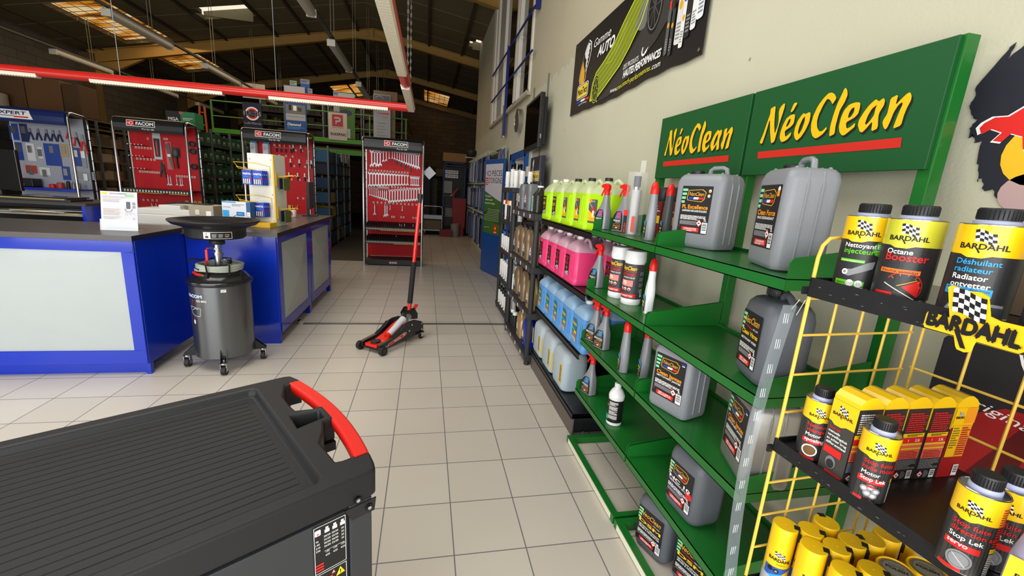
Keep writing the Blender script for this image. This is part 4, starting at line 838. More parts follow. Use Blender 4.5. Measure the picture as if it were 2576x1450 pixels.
lev = {1.2505:(('black aerosol with white cap','white aerosol with red cap','black aerosol with yellow cap'),'upper'), 0.8605:(('white bottle with black cap','white bottle with blue cap','white bottle with black cap'),'middle'), 0.4805:(('white additive bottle with white cap','white additive bottle with white cap','white additive bottle with white cap'),'lower'), 0.0905:(('black and white bottle','black and white bottle','black and white bottle'),'bottom')}
c6_ = aerosol('x', (1.05,5.6,0.4805), 0.03, 0.22, WAL, WHT, G1, lab=small_lab(BLUI)); c7_ = aerosol('x', (1.05,5.6,0.0905), 0.03, 0.24, WAL, BLK, G1, lab=small_lab(YEL))
src = {1.2505:[c1,c2,c3], 0.8605:[c4,c5_,c4], 0.4805:[c6_,c6_,c6_], 0.0905:[c7_,c7_,c7_]}
used = set()
for z, (names, lv_) in lev.items():
    for k, y in enumerate((5.66, 5.52, 5.38, 5.24, 5.12)):
        for r_, x in enumerate((1.045, 1.13)):
            s0 = src[z][k % 3]; lab_ = '%s, %s slim rack shelf, %s row, %s' % (names[k % 3], lv_, ('front','back')[r_], ('farthest','second from far','middle','second from near','nearest')[k])
            if id(s0) in used: dup(s0, lab_, (x, y, z))
            else: used.add(id(s0)); s0['label'] = lab_; s0.location = (x, y, z)
for k, (y, z) in enumerate(((4.62, 0.1005), (4.50, 0.1005), (4.66, 0.5105))):
    aerosol('small black and white bottle beside the gold oil bottle, %s' % ('at the far post','next to the oil','on the third rack shelf')[k], (1.02, y, z), 0.03, 0.18, BLK if k < 2 else WAL, WHT, G1, caph=0.03)
# ================================================================ YELLOW WIRE RACK
t = empty('wire_rack', 'yellow wire display rack with black trays of car additives', 'display rack', (0.876, 0.80, 0), R(3.2))
YW = YWIRE; LEN = 0.80; DP = 0.365
mb = MB(); mb.tube([(0,0,0.0),(0,0,1.50),(0.006,0,1.528),(0.022,0,1.545),(0.05,0,1.548),(DP,0,1.548)], 0.0042, YW, 8); mb.build('front_post', t)
sd = MB()
for x in (0.091, 0.182, 0.273, 0.362): sd.cyl((x,0.002,0.02),(x,0.002,1.43),0.003,YW,6)
for z in (1.515,): pass
for z in (0.12,0.22,0.32,0.42,0.52,0.62,0.716,0.816,0.914,1.016,1.114,1.214,1.315,1.405): sd.cyl((0,-0.001,z),(DP,-0.001,z),0.003,YW,6)
sd.build('side_grid', t)
bk = MB()
for k in range(9): bk.cyl((DP,-0.022-k*0.098,0.02),(DP,-0.022-k*0.098,1.43),0.0032,YW,6)
for z in (0.22,0.42,0.62,0.816,0.914,1.016,1.114,1.225,1.335,1.43): bk.cyl((DP+0.003,-0.015,z),(DP+0.003,-LEN,z),0.0032,YW,6)
bk.build('back_grid', t)
WORN = mat('worn_black', '#1a1a1c', 0.45, noise=0.5, nscale=70)
for z, dz in ((1.445, 0.034), (1.035, 0.024), (0.615, 0.03)):
    mb = MB(); mb.box(-0.006,-LEN,z-0.003,DP-0.01,-0.004,z,BLKS if z > 1.4 else BLKM); mb.box(-0.009,-LEN,z-dz,-0.006,-0.001,z+0.010,WORN); mb.box(-0.009,-0.004,z-0.012,DP-0.01,-0.001,z+0.010,WORN)
    mb.box(-0.02,0.0,z-0.03,-0.006,0.006,z-0.012,BLKM)
    tr = mb.build('tray', t); mb = MB(); rr = random.Random(int(z*100))
    for k in range(26):
        y = -LEN*rr.random()*0.85-0.02; zz = z-dz*0.9+rr.random()*(dz*0.8)
        mb.add([(-0.0095,y,zz),(-0.0095,y-0.003-0.007*rr.random(),zz+0.001*rr.random()),(-0.0095,y-0.004,zz+0.001+0.0015*rr.random())],[(0,1,2)],mat('scratch_grey','#6e7175',0.5))
    mb.build('scratch_marks', tr)
CSTR = mat('clear_strip', '#8f999f', 0.2, alpha=0.42)
mb = MB(); P = []
for k in range(13):
    z = 1.385-k*0.066; bow = 0.020*math.sin(PI*k/12); P.append((-0.018-bow*0.5, 0.010+bow, z))
for a, b_ in zip(P, P[1:]):
    mb.add([a,(a[0]-0.034,a[1]+0.006,a[2]),(b_[0]-0.034,b_[1]+0.006,b_[2]),b_], [(0,1,2,3)], CSTR)
st = mb.build('clear_strip', t); mb = MB()
for a, b_ in list(zip(P, P[1:])):
    z = (a[2]+b_[2])/2; x = (a[0]+b_[0])/2-0.017; y = (a[1]+b_[1])/2+0.0025
    for q in (-0.006, 0.0, 0.006): mb.tube([(x+q,y,z-0.012),(x+q,y,z+0.012)],0.0007,mat('slot_edge','#e5eaee',0.3),4)
mb.tube([(x+0.02,0.008,1.40),(-0.03,0.012,1.375),(-0.012,0.012,1.36),(-0.004,0.004,1.40)],0.001,CHR,6)
mb.build('slots', st)

BY = mat('bardahl_yellow', '#f6c712', 0.32, coat=0.3); BYO = mat('lime_yellow', '#c9c838', 0.32, coat=0.3); CBK = mat('can_black', '#1e1d1e', 0.3, coat=0.2); CGR = mat('can_graphite', '#4b4845', 0.35, metal=0.3); TIN = mat('tin_rim', '#b7b9bb', 0.25, metal=1.0); LILAC = mat('lilac_collar', '#aab0cc', 0.45)
def brand(d, u, v, w, ly=4):
    d.text('BARDAHL', u, v, w*0.155, BKI, ly, w=w, al='C', bold=0.02)
    d.line([(u-w*0.12,v+w*0.02),(u-w*0.05,v-w*0.10)], w*0.035, BKI, ly)
    d.flag(u-w*0.24, v+w*0.20, w*0.42, w*0.32, ly)
def wrap(d, r, h, yel, frac=0.33):
    W = PI*r*1.0; n = 40
    d.rect(-W, h*0.02, W*0.98, h*0.98, CBK, 1, n=n)
    P = []; y0 = h*(1-frac)
    d.rect(-W, y0, W*0.98, h*0.985, yel, 2, n=n)
    d.poly([(-r*0.75, y0+0.0006),(-r*0.5, y0-h*0.028),(-r*0.1, y0-h*0.028),(r*0.2, y0+0.0006)], yel, 2)
def can500(label, loc, rz_, yel, lines, pic, group=None, r=0.0440, h=0.155):
    t = empty('additive_can', label, 'additive can', loc, rz_, group)
    mb = MB(); mb.lathe([(r*0.94,0),(r,0.002),(r,0.004),(r*0.985,0.006),(r*0.985,h-0.006),(r,h-0.004),(r,h-0.001),(r*0.97,h),(r*0.93,h-0.002),(0,h-0.002)], TIN, 40); mb.build('can_body', t)
    mb = MB(); mb.lathe([(r*0.66,h-0.003),(r*0.66,h+0.004),(r*0.55,h+0.008)], LILAC, 30); mb.build('collar', t)
    mb = MB(); cr = r*0.60; mb.lathe([(cr,h+0.006),(cr,h+0.024),(cr*0.96,h+0.026),(0,h+0.026)], BLK, 32)
    for k in range(32): a = 2*PI*k/32; mb.cyl((cr*math.cos(a),cr*math.sin(a),h+0.008),(cr*math.cos(a),cr*math.sin(a),h+0.023),0.0009,BLK,4)
    mb.build('screw_cap', t)
    d = Dec(); wrap(d, r*0.985, h, yel); brand(d, -r*0.12, h*0.735, r*1.35); y = h*0.57
    for s_, c, k in lines:
        d.text(s_, -r*0.75, y, h*0.062*k, c, 4, bold=0.015); y -= h*0.082*max(1, k)
    pic(d, r, h)
    d.build('label', cylm(r*0.985), t, base=0.0003, de=0.00025); return t
def pic_inj(d, r, h):
    d.rect(-r*0.85,h*0.365,r*0.2,h*0.405,GRNI,3,n=6); d.text('évite le remplacement', -r*0.3, h*0.372, h*0.025, WHT, 4, w=r*0.95, al='C')
    d.rect(-r*0.9,h*0.04,r*0.35,h*0.11,GRNI,3,n=8); d.text('essence', -r*0.6, h*0.058, h*0.035, BKI, 4, w=r*0.4, al='C')
    for q, s_ in ((-r*0.2,'E10'),(r*0.14,'E5')): d.disc(q,h*0.075,r*0.15,WHT,4,ry=h*0.05); d.text(s_, q, h*0.06, h*0.035, GRYI, 5, al='C')
    d.poly([(-r*0.6,h*0.19),(-r*0.3,h*0.17),(r*0.55,h*0.30),(r*0.6,h*0.40),(r*0.35,h*0.38),(-r*0.25,h*0.27),(-r*0.55,h*0.26)], GRYI, 3); d.disc(-r*0.5,h*0.225,r*0.13,WHT,4,ry=h*0.04); d.disc(-r*0.5,h*0.225,r*0.07,GRYI,5,ry=h*0.02)
    d.disc(r*0.72,h*0.57,r*0.36,mat('eco_green','#4aa033',0.5),3,ry=h*0.10); d.text('Eco', r*0.72, h*0.575, h*0.055, WHT, 4, al='C', bold=0.02); d.text('nettoyage', r*0.72, h*0.53, h*0.028, WHT, 4, al='C'); d.text('moteur', r*0.72, h*0.495, h*0.028, YEL, 4, al='C')
def pic_oct(d, r, h):
    d.rect(-r*0.85,h*0.33,r*0.55,h*0.385,mat('orange_band','#e8762c',0.5),3,n=8); d.text('Résultat immédiat', -r*0.15, h*0.343, h*0.032, BKI, 4, w=r*1.25, al='C')
    d.ring(0.1*r,h*0.17,r*0.62,r*0.66,RED,3,a0=-0.6,a1=2.6); d.poly([(0.05*r,h*0.17),(r*0.62,h*0.06),(r*0.68,h*0.16),(r*0.58,h*0.27)],RED,3)
    for a in (0.1,0.5,0.9,1.4,1.9,2.4): d.line([(r*0.1+r*0.5*math.cos(a),h*0.17+r*0.5*math.sin(a)),(r*0.1+r*0.6*math.cos(a),h*0.17+r*0.6*math.sin(a))],0.0008,ORG,4)
    d.line([(-r*0.55,h*0.20),(r*0.55,h*0.03)],0.0016,CREAM,5); d.line([(-r*0.1,h*0.18),(r*0.5,h*0.27)],0.0012,YEL,5)
    d.rect(-r*0.85,h*0.03,-r*0.2,h*0.09,RED,4,n=4); d.text('Essence', -r*0.52, h*0.045, h*0.035, BKI, 5, w=r*0.55, al='C')
def pic_rad(d, r, h):
    d.rect(-r*0.9,h*0.235,r*0.45,h*0.325,CYN,3,n=8); d.text('Nettoie et dégraisse', -r*0.22, h*0.287, h*0.030, BKI, 4, w=r*1.2, al='C'); d.text('Sans démontage', -r*0.35, h*0.248, h*0.030, BKI, 4, w=r*0.9, al='C')
    d.poly([(-r*0.8,h*0.03),(-r*0.5,h*0.20),(r*0.9,h*0.17),(r*0.9,h*0.03)],GRYI,3); d.poly([(-r*0.62,h*0.03),(-r*0.42,h*0.165),(r*0.9,h*0.14),(r*0.9,h*0.03)],mat('rad_dark','#3d4044',0.5),4); d.disc(-r*0.55,h*0.10,r*0.05,WHT,5)
RZC = R(-58)
can500('yellow and black additive can with green eco badge, first from the rack corner', (0.940, 0.752, 1.4455), R(-56), BY, (('Nettoyant', WHT, 1), ('injecteurs', GRNI, 1.15)), pic_inj)
can500('yellow and black additive can with red booster lettering and dial picture', (0.930, 0.657, 1.4455), R(-56), BYO, (('Octane', WHT, 1), ('Booster', RED, 1.5)), pic_oct)
c_ = can500('yellow and black radiator can with blue lettering, just behind the yellow flag sign', (0.926, 0.537, 1.4455), R(-62), BY, (('Déshuilant', CYN, 0.95), ('radiateur', CYN, 0.95), ('Radiator', WHT, 0.95), ('ontvetter', WHT, 0.95)), pic_rad)
can500('yellow and black radiator can at the right picture edge on upper tray', (0.926, 0.425, 1.4455), R(-66), BY, (('Nettoyant', CYN, 0.95), ('radiateur', CYN, 0.95), ('Radiator', WHT, 0.95), ('reiniger', WHT, 0.95)), pic_rad)
t = empty('cardboard_box', 'brown cardboard piece behind the cans on upper tray', 'cardboard box', (1.06, 0.57, 1.4455)); mb = MB(); mb.box(-0.03,-0.08,0,0.10,0.03,0.155,mat('card_brown','#84705a',0.8)); mb.build('box', t, bevel=0.001)
# yellow die-cut flag sign clipped on the tray edge
t = empty('brand_sign', 'yellow die-cut flag sign with black lettering clipped to the upper tray', 'sign', (0.858, 0.553, 1.384), 0)
out = [(0.0,0.078),(0.002,0.084),(0.045,0.082),(0.026,0.148),(0.032,0.154),(0.060,0.148),(0.085,0.150),(0.098,0.144),(0.110,0.105),(0.128,0.100),(0.172,0.100),(0.176,0.094),(0.176,0.052),(0.170,0.046),(0.100,0.046),(0.096,0.020),(0.088,0.016),(0.074,0.018),(0.070,0.024),(0.062,0.046),(0.004,0.046),(0.0,0.052)]
mb = MB(); out = [(a*0.74, b_*0.74) for a, b_ in out]; mb.prism([(-a, b_) for a, b_ in out], 'x', -0.002, 0.0015, BY); mb.build('plate', t)
d = Dec(); d.text('BARDAHL', 0.088, 0.056, 0.034, BKI, 3, w=0.162, al='C', bold=0.05); d.poly([(0.060,0.060),(0.070,0.060),(0.090,0.024),(0.080,0.024)], BKI, 3); d.flag(0.038, 0.098, 0.062, 0.052, 3, nx=6, ny=5, sk=0.30, am=0.06); d.text('®', 0.168, 0.056, 0.006, BKI, 3)
d.build('lettering', lambda u, v, o: (-0.002-o, -u*0.74, v*0.74), t)
mb = MB(); mb.box(0.0,-0.08,0.036,0.016,-0.05,0.040,CHR); mb.build('clip', t)
# cartons in a row
def carton(label, loc, kind):
    t = empty('additive_carton', label, 'carton', loc, 0, 'row of additive cartons on the middle tray'); W, D_, H_ = 0.060, 0.058, 0.172
    mb = MB(); v = [(0,0,0),(W,0,0),(W,D_,0),(0,D_,0),(0,0,H_),(W,0,H_),(W,D_,H_),(0,D_,H_)]
    mb.box(0,0,0,W,D_,H_*0.72,CBK if kind < 2 else mat('box_red','#a31c1c',0.45)); mb.box(0,0,H_*0.72,W,D_,H_,CBK if kind < 2 else BY)
    top = [(0,H_),(0,H_+0.010),(W*0.15,H_+0.021),(W*0.4,H_+0.027),(W*0.62,H_+0.026),(W*0.85,H_+0.018),(W,H_+0.008),(W,H_)]
    mb.prism(top, 'y', 0.0, D_, BY); mb.build('box', t)
    d = Dec()   # narrow face towards the aisle
    d.rect(0,H_*0.70,D_,H_,BY,1); d.poly([(D_*0.10,H_*0.70),(D_*0.25,H_*0.665),(D_*0.5,H_*0.665),(D_*0.7,H_*0.70)],BY,1); d.rect(0,0,D_,H_*0.70,CGR,0)
    brand(d, D_/2, H_*0.80, D_*0.78)
    for k, (s_, c) in enumerate((('Stop lek', RED), ('manuele', WHT), ('versnellingsbak', WHT), ('en achter brug', WHT), ('differentieel', WHT))): d.text(s_, D_*0.10, H_*(0.61-0.052*k), H_*0.034, c, 3, bold=0.015, w=None if len(s_) < 9 else D_*0.78)
    d.rect(D_*0.08,H_*0.27,D_*0.78,H_*0.365,RED,3); d.disc(D_*0.45,H_*0.17,D_*0.20,mat('knob_grey','#77777a',0.5),3,ry=H_*0.085); d.disc(D_*0.45,H_*0.15,D_*0.15,CBK,4,ry=H_*0.06); d.rect(D_*0.3,0.002,D_*0.95,H_*0.05,RED,4)
    d.build('front_print', lambda u, v, o: (-o, D_-u, v), t)
    d = Dec()
    if kind < 2:
        d.rect(0,0,W,H_,CBK,0); d.para(W*0.08,H_*0.68,W*0.9,H_*0.95,9,WHT if kind == 0 else RED,3,seed=3+kind); d.rect(0.001,H_*0.61,W-0.001,H_*0.665,BY,3); d.para(W*0.2,H_*0.62,W*0.9,H_*0.655,2,BKI,4)
        d.rect(0.001,H_*0.53,W-0.001,H_*0.61,RED,3); d.text('1', W*0.3, H_*0.55, H_*0.035, WHT, 4, bold=0.02); d.text('2,5L', W*0.62, H_*0.55, H_*0.035, WHT, 4, bold=0.02)
        d.rect(0.001,H_*0.30,W-0.001,H_*0.53,mat('salmon_band','#e06a50',0.5),3); d.rect(0.001,H_*0.50,W-0.001,H_*0.525,BY,4); d.rect(0.001,H_*0.44,W-0.001,H_*0.46,BY,4); d.para(W*0.1,H_*0.31,W*0.9,H_*0.42,5,DRED,4,seed=9)
        d.para(W*0.03,H_*0.15,W*0.97,H_*0.29,10,GRYI,3,seed=12); d.hazard(W*0.22,H_*0.07,W*0.15); d.barcode(W*0.68,H_*0.01,W*0.92,H_*0.13); d.para(W*0.4,H_*0.02,W*0.62,H_*0.12,5,GRYI,3)
    else:
        d.rect(0,H_*0.78,W,H_,BY,1); d.rect(W*0.5,H_*0.78,W,H_*1.0,mat('orange_panel','#ef9a1c',0.5),2); d.text('BARDAHL', W*0.25, H_*0.85, 0.006, BKI, 3, w=W*0.4, al='C', bold=0.02); d.flag(W*0.16,H_*0.89,W*0.2,W*0.14,3)
        d.rect(W*0.06,H_*0.30,W*0.48,H_*0.75,BY,2); d.rect(W*0.48,H_*0.30,W*0.95,H_*0.75,mat('orange_panel','#ef9a1c',0.5),2); d.para(W*0.1,H_*0.42,W*0.44,H_*0.73,9,mat('olive_ink','#8a7a1c',0.5),3); d.para(W*0.52,H_*0.32,W*0.92,H_*0.73,13,DRED,3,seed=2); d.barcode(W*0.66,H_*0.02,W*0.92,H_*0.18)
    d.build('side_print', flatY(0), t); return t
K0 = 0.889
cb0 = carton('additive carton with white side text, first of five at the aisle end', (0.889, 0.638, 1.0355), 0)
cb1 = carton('additive carton with red side text, second of the row of five', (0.951, 0.636, 1.0355), 1)
dup(cb1, 'additive carton with red side text, middle of the row of five', (1.013, 0.634, 1.0355)); dup(cb1, 'additive carton with red side text, fourth of the row of five', (1.076, 0.632, 1.0355))
carton('additive carton with yellow and orange side panels, last against the rack back', (1.139, 0.630, 1.0355), 2)
def can300(label, loc, rz_, lines, pic, r=0.0305, h=0.148):
    return can500(label, loc, rz_, BY, lines, pic, 'small additive cans on the middle tray', r, h)
def pic_red(kind):
    def f(d, r, h):
        W = PI*r*0.98; d.rect(-W*0.32,h*0.02,W*0.32,h*0.67,CGR,1,n=12)
        d.rect(-r*0.9,h*0.29,r*0.55,h*0.365,RED,3,n=8); d.rect(-r*0.9,h*0.02,r*0.1,h*0.06,RED,3,n=5)
        if kind == 0: d.disc(-r*0.3,h*0.17,r*0.5,WHT,3,ry=h*0.10); d.disc(-r*0.3,h*0.17,r*0.4,mat('gear_brown','#6b4a20',0.5),4,ry=h*0.08)
        elif kind == 1: 
            for q in ((-0.4,0.20),(-0.1,0.23),(0.2,0.19),(-0.2,0.14),(0.1,0.12)): d.disc(r*q[0],h*q[1],r*0.22,GRYI,3,ry=h*0.045); d.disc(r*q[0],h*q[1],r*0.12,WHT,4,ry=h*0.022)
            d.rect(-r*0.3,h*0.23,r*0.1,h*0.26,RED,5)
        else: d.ring(-r*0.1,h*0.165,r*0.42,r*0.52,GRYI,3); d.disc(-r*0.1,h*0.165,r*0.40,mat('lamp_grey','#8b8d90',0.5),4); d.line([(-r*0.4,h*0.22),(r*0.2,h*0.10)],0.0008,WHT,5)
        for k in range(2): d.para(r*0.95,h*(0.42-0.0),r*1.45,h*0.90,16,RED,3,seed=k); 
        d.rect(r*0.92,h*0.34,r*1.5,h*0.40,BY,3,n=4); d.para(r*0.95,h*0.03,r*1.5,h*0.33,12,WHT,3,seed=6); d.para(r*1.6,h*0.03,r*2.1,h*0.6,16,GRYI,3,seed=7)
    return f
can300('small additive can with white gear emblem beside the first carton', (0.910, 0.738, 1.0355), R(-38), (('Nettoyant', RED, 0.9), ('vidange', RED, 0.9), ('Motor', WHT, 0.9), ('spoeling', WHT, 0.9)), pic_red(0))
can300('small additive can with engine picture standing in front of the cartons', (0.907, 0.600, 1.0355), R(-42), (('Stop fuite', RED, 0.95), ('huile moteur', RED, 0.95), ('Motor', WHT, 0.9), ('Stop Lek', WHT, 0.9)), pic_red(1))
c_ = can300('small additive can with steering wheel picture, front of three at the near end', (0.897, 0.432, 1.0355), R(-62), (('Stop fuite', RED, 0.9), ('direction assistée', RED, 0.9), ('Stop Lek', WHT, 0.9), ('servo', WHT, 0.9)), pic_red(2))
dup(c_, 'small additive can, middle of three at the near end', (0.962, 0.432, 1.0355)); dup(c_, 'small additive can, rear of three at the near end', (1.028, 0.432, 1.0355))
t = empty('fuel_treatment_bottle', 'translucent lilac bottle with yellow label in the bottom right corner', 'bottle', (0.885, 0.335, 1.0355), R(-68))
mb = MB(); mb.loft([(0,0.035,0.022,0.015,0,0),(0.004,0.04,0.026,0.018,0,0),(0.09,0.04,0.026,0.02,0,0),(0.125,0.034,0.024,0.02,0,0),(0.15,0.018,0.016,0.0155,0,0)], mat('lilac_bottle','#a9a3bd',0.35,alpha=0.8), k=5); mb.build('body', t)
mb = MB(); mb.lathe([(0.015,0.15),(0.015,0.17),(0,0.171)], BLK, 16); mb.build('cap', t)
d = Dec(); d.rect(-0.038,0.004,0.038,0.085,CBK,1); d.rect(-0.038,0.058,0.038,0.098,BY,2); brand(d, 0, 0.066, 0.055); d.text('Traitement', -0.03, 0.044, 0.008, WHT, 3); d.build('label', flatY(-0.0265), t)
# yellow spray cans on the low tray
def ycan(label, loc, rz_):
    t = empty('yellow_spray_can', label, 'spray can', loc, rz_, 'yellow spray cans on the low tray'); r = 0.0285; h = 0.205
    mb = MB(); mb.lathe([(r*0.93,0),(r,0.003),(r,h-0.062),(r*0.985,h-0.058)], BY, 28); mb.build('can', t)
    mb = MB(); mb.lathe([(r*1.0,h-0.058),(r*1.0,h-0.003),(r*0.96,h),(0,h)], mat('yellow_cap','#f3c414',0.35), 32); mb.lathe([(0.0015,h),(0.0012,h+0.0006),(0,h+0.0006)], mat('yellow_cap','#f3c414'), 8); mb.build('cap', t)
    mb = MB(); mb.box(r*0.62,-0.008,h-0.010,r+0.002,0.008,h+0.0008,BLK); mb.box(r*0.86,-0.006,h-0.034,r+0.007,0.006,h-0.012,BLK); mb.cyl((r+0.003,0,h-0.034),(r+0.003,0,h-0.11),0.0018,BLK,6); mb.build('nozzle', t)
    d = Dec(); d.rect(-0.045,0.004,0.045,0.066,mat('silver_band','#a9adb3',0.4),1,n=16); d.poly([(-0.03,0.092),(0.032,0.096),(0.012,0.080),(0.004,0.06),(-0.03,0.066)], mat('spray_blue','#2a52a8',0.5), 2); d.poly([(-0.02,0.066),(0.004,0.05),(0.012,0.080)], CYN, 3)
    d.disc(-0.016,0.086,0.006,BKI,4); d.disc(-0.003,0.084,0.006,BKI,4); d.disc(-0.003,0.084,0.0028,GRYI,5); d.text('BARDAHL', 0, 0.112, 0.009, BKI, 3, w=0.048, al='C', bold=0.02); d.flag(-0.013,0.125,0.022,0.013,3); d.text('SPORTS', 0.004, 0.102, 0.004, BKI, 3, al='C')
    d.text('effic', -0.006, 0.045, 0.011, mat('word_blue','#3a62b8',0.5), 3, al='C', bold=0.02); d.barcode(0.036,0.05,0.05,0.085); d.para(0.034,0.09,0.05,0.12,5,BKI,3); d.build('label', cylm(r), t, base=0.0004); return t
TZ = 0.6155
Y1 = ycan('yellow spray can at the rack corner, label with blue wedge in view', (0.917, 0.758, TZ), R(-40))
for k, (x, y, a, s_) in enumerate(((0.970,0.735,-38,'second behind the corner can'),(1.036,0.752,70,'touching the side grid, nozzle turned away'),(0.930,0.688,-42,'in the front row below the corner can'),(0.988,0.680,-36,'in the front row, second from the left'),(1.045,0.690,-44,'in the middle of the cluster with black nozzle in view'),(1.100,0.688,160,'right of the cluster middle, nozzle pointing left'),(1.160,0.695,-40,'near the back grid with black nozzle in view'),(1.215,0.690,100,'half under the middle tray by the back grid'),(0.945,0.620,-40,'at the bottom picture edge, left one'),(1.012,0.612,-40,'at the bottom picture edge, right one'))):
    dup(Y1, 'yellow spray can ' + s_, (x, y, TZ), R(a))
def polish(label, loc):
    t = empty('polish_tin', label, 'tin', loc, R(-50), 'round polish tins on the low tray'); mb = MB(); mb.lathe([(0.036,0),(0.037,0.003),(0.037,0.182),(0.034,0.186)], BY, 32); mb.build('body', t)
    mb = MB(); mb.lathe([(0.035,0.180),(0.038,0.184),(0.038,0.196),(0.036,0.198),(0.034,0.195),(0,0.195)], BY, 32); ld = mb.build('lid', t)
    d = Dec(); d.disc(0,0,0.031,mat('tin_khaki','#8a8255',0.5),1); d.disc(0,0,0.0285,mat('tin_silver','#9a9a90',0.45),2); d.text('POLISH', 0, -0.004, 0.009, BKI, 3, al='C', bold=0.02); d.text('PLASTIQUE', 0, 0.010, 0.004, BKI, 3, al='C'); d.ring(0,0,0.026,0.0268,BKI,3)
    d.build('lid_print', lambda u, v, o: (u, v, 0.195+o), ld); return t
p_ = polish('round tin with printed lid at the bottom edge, left one', (1.078, 0.610, TZ)); dup(p_, 'round tin with printed lid at the bottom edge, right one', (1.155, 0.600, TZ))
p2 = can500('small yellow can under the middle tray at the bottom edge', (1.225, 0.60, TZ), R(-50), BY, (('Stop', RED, 1),), pic_red(0), None, 0.03, 0.148)

# ================================================================ ON THE RIGHT WALL
NAVY = mat('navy_print', '#1a1c28', 0.75, bump=0.2, bscale=40)
t = empty('torn_drink_sticker', 'torn navy wall sticker with red bulls over a yellow disc', 'sticker', (XW-0.003, 0.97, 1.60))
P = [(0.035,0.42),(0.055,0.45),(0.05,0.41),(0.09,0.46),(0.2,0.54),(0.5,0.56),(0.5,0.0),(0.16,0.03),(0.145,0.055),(0.125,0.075),(0.118,0.06),(0.10,0.09),(0.082,0.085),(0.07,0.12),(0.062,0.11),(0.058,0.15),(0.05,0.155),(0.045,0.215),(0.032,0.21),(0.024,0.235),(0.018,0.225),(0.012,0.25),(0.02,0.27),(0.006,0.285),(-0.005,0.31),(0.004,0.33),(0.0,0.36)]
rr = random.Random(5); J_ = []
for (a, b_), (c, e_) in zip(P, P[1:]+P[:1]):
    for k in range(4): f = k/4; J_.append((a+(c-a)*f+(rr.random()-0.5)*0.006, b_+(e_-b_)*f+(rr.random()-0.5)*0.004))
mb = MB(); mb.prism([(-a, b_) for a, b_ in J_], 'x', -0.0015, 0.0, NAVY); mb.build('sheet', t)
d = Dec(); d.disc(0.175,0.175,0.078,mat('disc_yellow','#e8b820',0.5),1); d.disc(0.175,0.08,0.062,mat('disc_pink','#b99a98',0.6),1,ry=0.05)
def bull(u, v, s, c, ly):
    B = [(0,0),(0.02,0.012),(0.05,0.010),(0.075,0.028),(0.12,0.040),(0.15,0.050),(0.17,0.044),(0.19,0.06),(0.185,0.085),(0.20,0.07),(0.205,0.05),(0.20,0.02),(0.19,-0.01),(0.165,-0.03),(0.15,-0.06),(0.13,-0.085),(0.12,-0.10),(0.128,-0.07),(0.105,-0.06),(0.112,-0.095),(0.098,-0.075),(0.09,-0.045),(0.065,-0.035),(0.05,-0.055),(0.03,-0.05),(0.045,-0.03),(0.02,-0.018),(0.0,-0.03),(-0.008,-0.012)]
    d.poly([(u+s*a, v+abs(s)*b_) for a, b_ in B], c, ly)
bull(0.034, 0.262, 1.05, WHT, 2); bull(0.042, 0.260, 0.95, RED, 3)
d.build('bull_print', flatX(-0.0015), t)
t = empty('display_board', 'black and red board with ring lettering behind the wire rack', 'sign board', (1.395, 0.845, 0.95))
mb = MB(); mb.prism([(0,0),(-0.62,0),(-0.62,0.50),(-0.12,0.50),(0.0,0.34)], 'x', 0, 0.004, mat('board_black','#232023',0.4)); mb.build('board', t)
d = Dec(); d.poly([(0.06,0.0),(0.6,0.0),(0.6,0.235),(0.35,0.24),(0.16,0.215),(0.09,0.16)], mat('board_red','#9c1a1c',0.45), 1)
d.ring(0.30,0.40,0.150,0.156,WHT,2,n=40); d.ring(0.30,0.40,0.118,0.123,WHT,2,n=40)
for k, ch in enumerate('LE PRODUIT'):
    a = PI+0.25+k*0.16; d.text(ch, 0.30+0.131*math.cos(a), 0.40+0.131*math.sin(a), 0.013, WHT, 3, rot=a+PI/2, bold=0.02)
d.text('Original', 0.062, 0.196, 0.024, WHT, 3, shear=0.3, w=0.17, rot=-0.12); d.poly([(0.12,0.0),(0.20,0.19),(0.23,0.19),(0.20,0.0)], mat('board_dark_red','#5c1012',0.5), 2)
d.build('print', flatX(0), t)
# banner
BAN = mat('banner_black', '#151415', 0.45)
t = empty('car_banner', 'long black printed banner with yellow car outline high on the wall', 'banner', (XW-0.012, 4.445, 2.385))
BW_, BH = 2.19, 0.675
def bmapf(u, v, o):
    wv = 0.0015*math.sin(u*4)
    vv = v + (0.010*math.sin(u*4.2+0.6)+0.004*math.sin(u*21))*(1-v/BH)
    return (-0.004-o-wv*(1-v/BH), -u, vv)
mb = MB(); n = 60; v = [bmapf(BW_*i/n, BH*j/4, 0) for i in range(n+1) for j in range(5)]; f = [(i*5+j,(i+1)*5+j,(i+1)*5+j+1,i*5+j+1) for i in range(n) for j in range(4)]
mb.add(v, f, BAN, True); sheet = mb.build('sheet', t)
d = Dec(); LIM = mat('lime_line', '#c8d838', 0.5); LIM2 = mat('lime_fill', '#7e8a20', 0.5); SMK = mat('road_smoke', '#34322f', 0.6)
d.poly([(0.35,0.02),(0.55,0.08),(0.85,0.22),(1.15,0.40),(1.45,0.66),(1.75,0.66),(1.60,0.42),(1.3,0.22),(1.0,0.10),(0.6,0.03)], SMK, 1)
def tf(i0, su, ou, sv=1.0, ov=0.0):
    for k in range(i0, len(d.it)): ly, m_, P_, F_ = d.it[k]; d.it[k] = (ly, m_, [(a*su+ou, min(b_*sv+ov, BH-0.004)) for a, b_ in P_], F_)
tf(0, 1.0, 0.35)
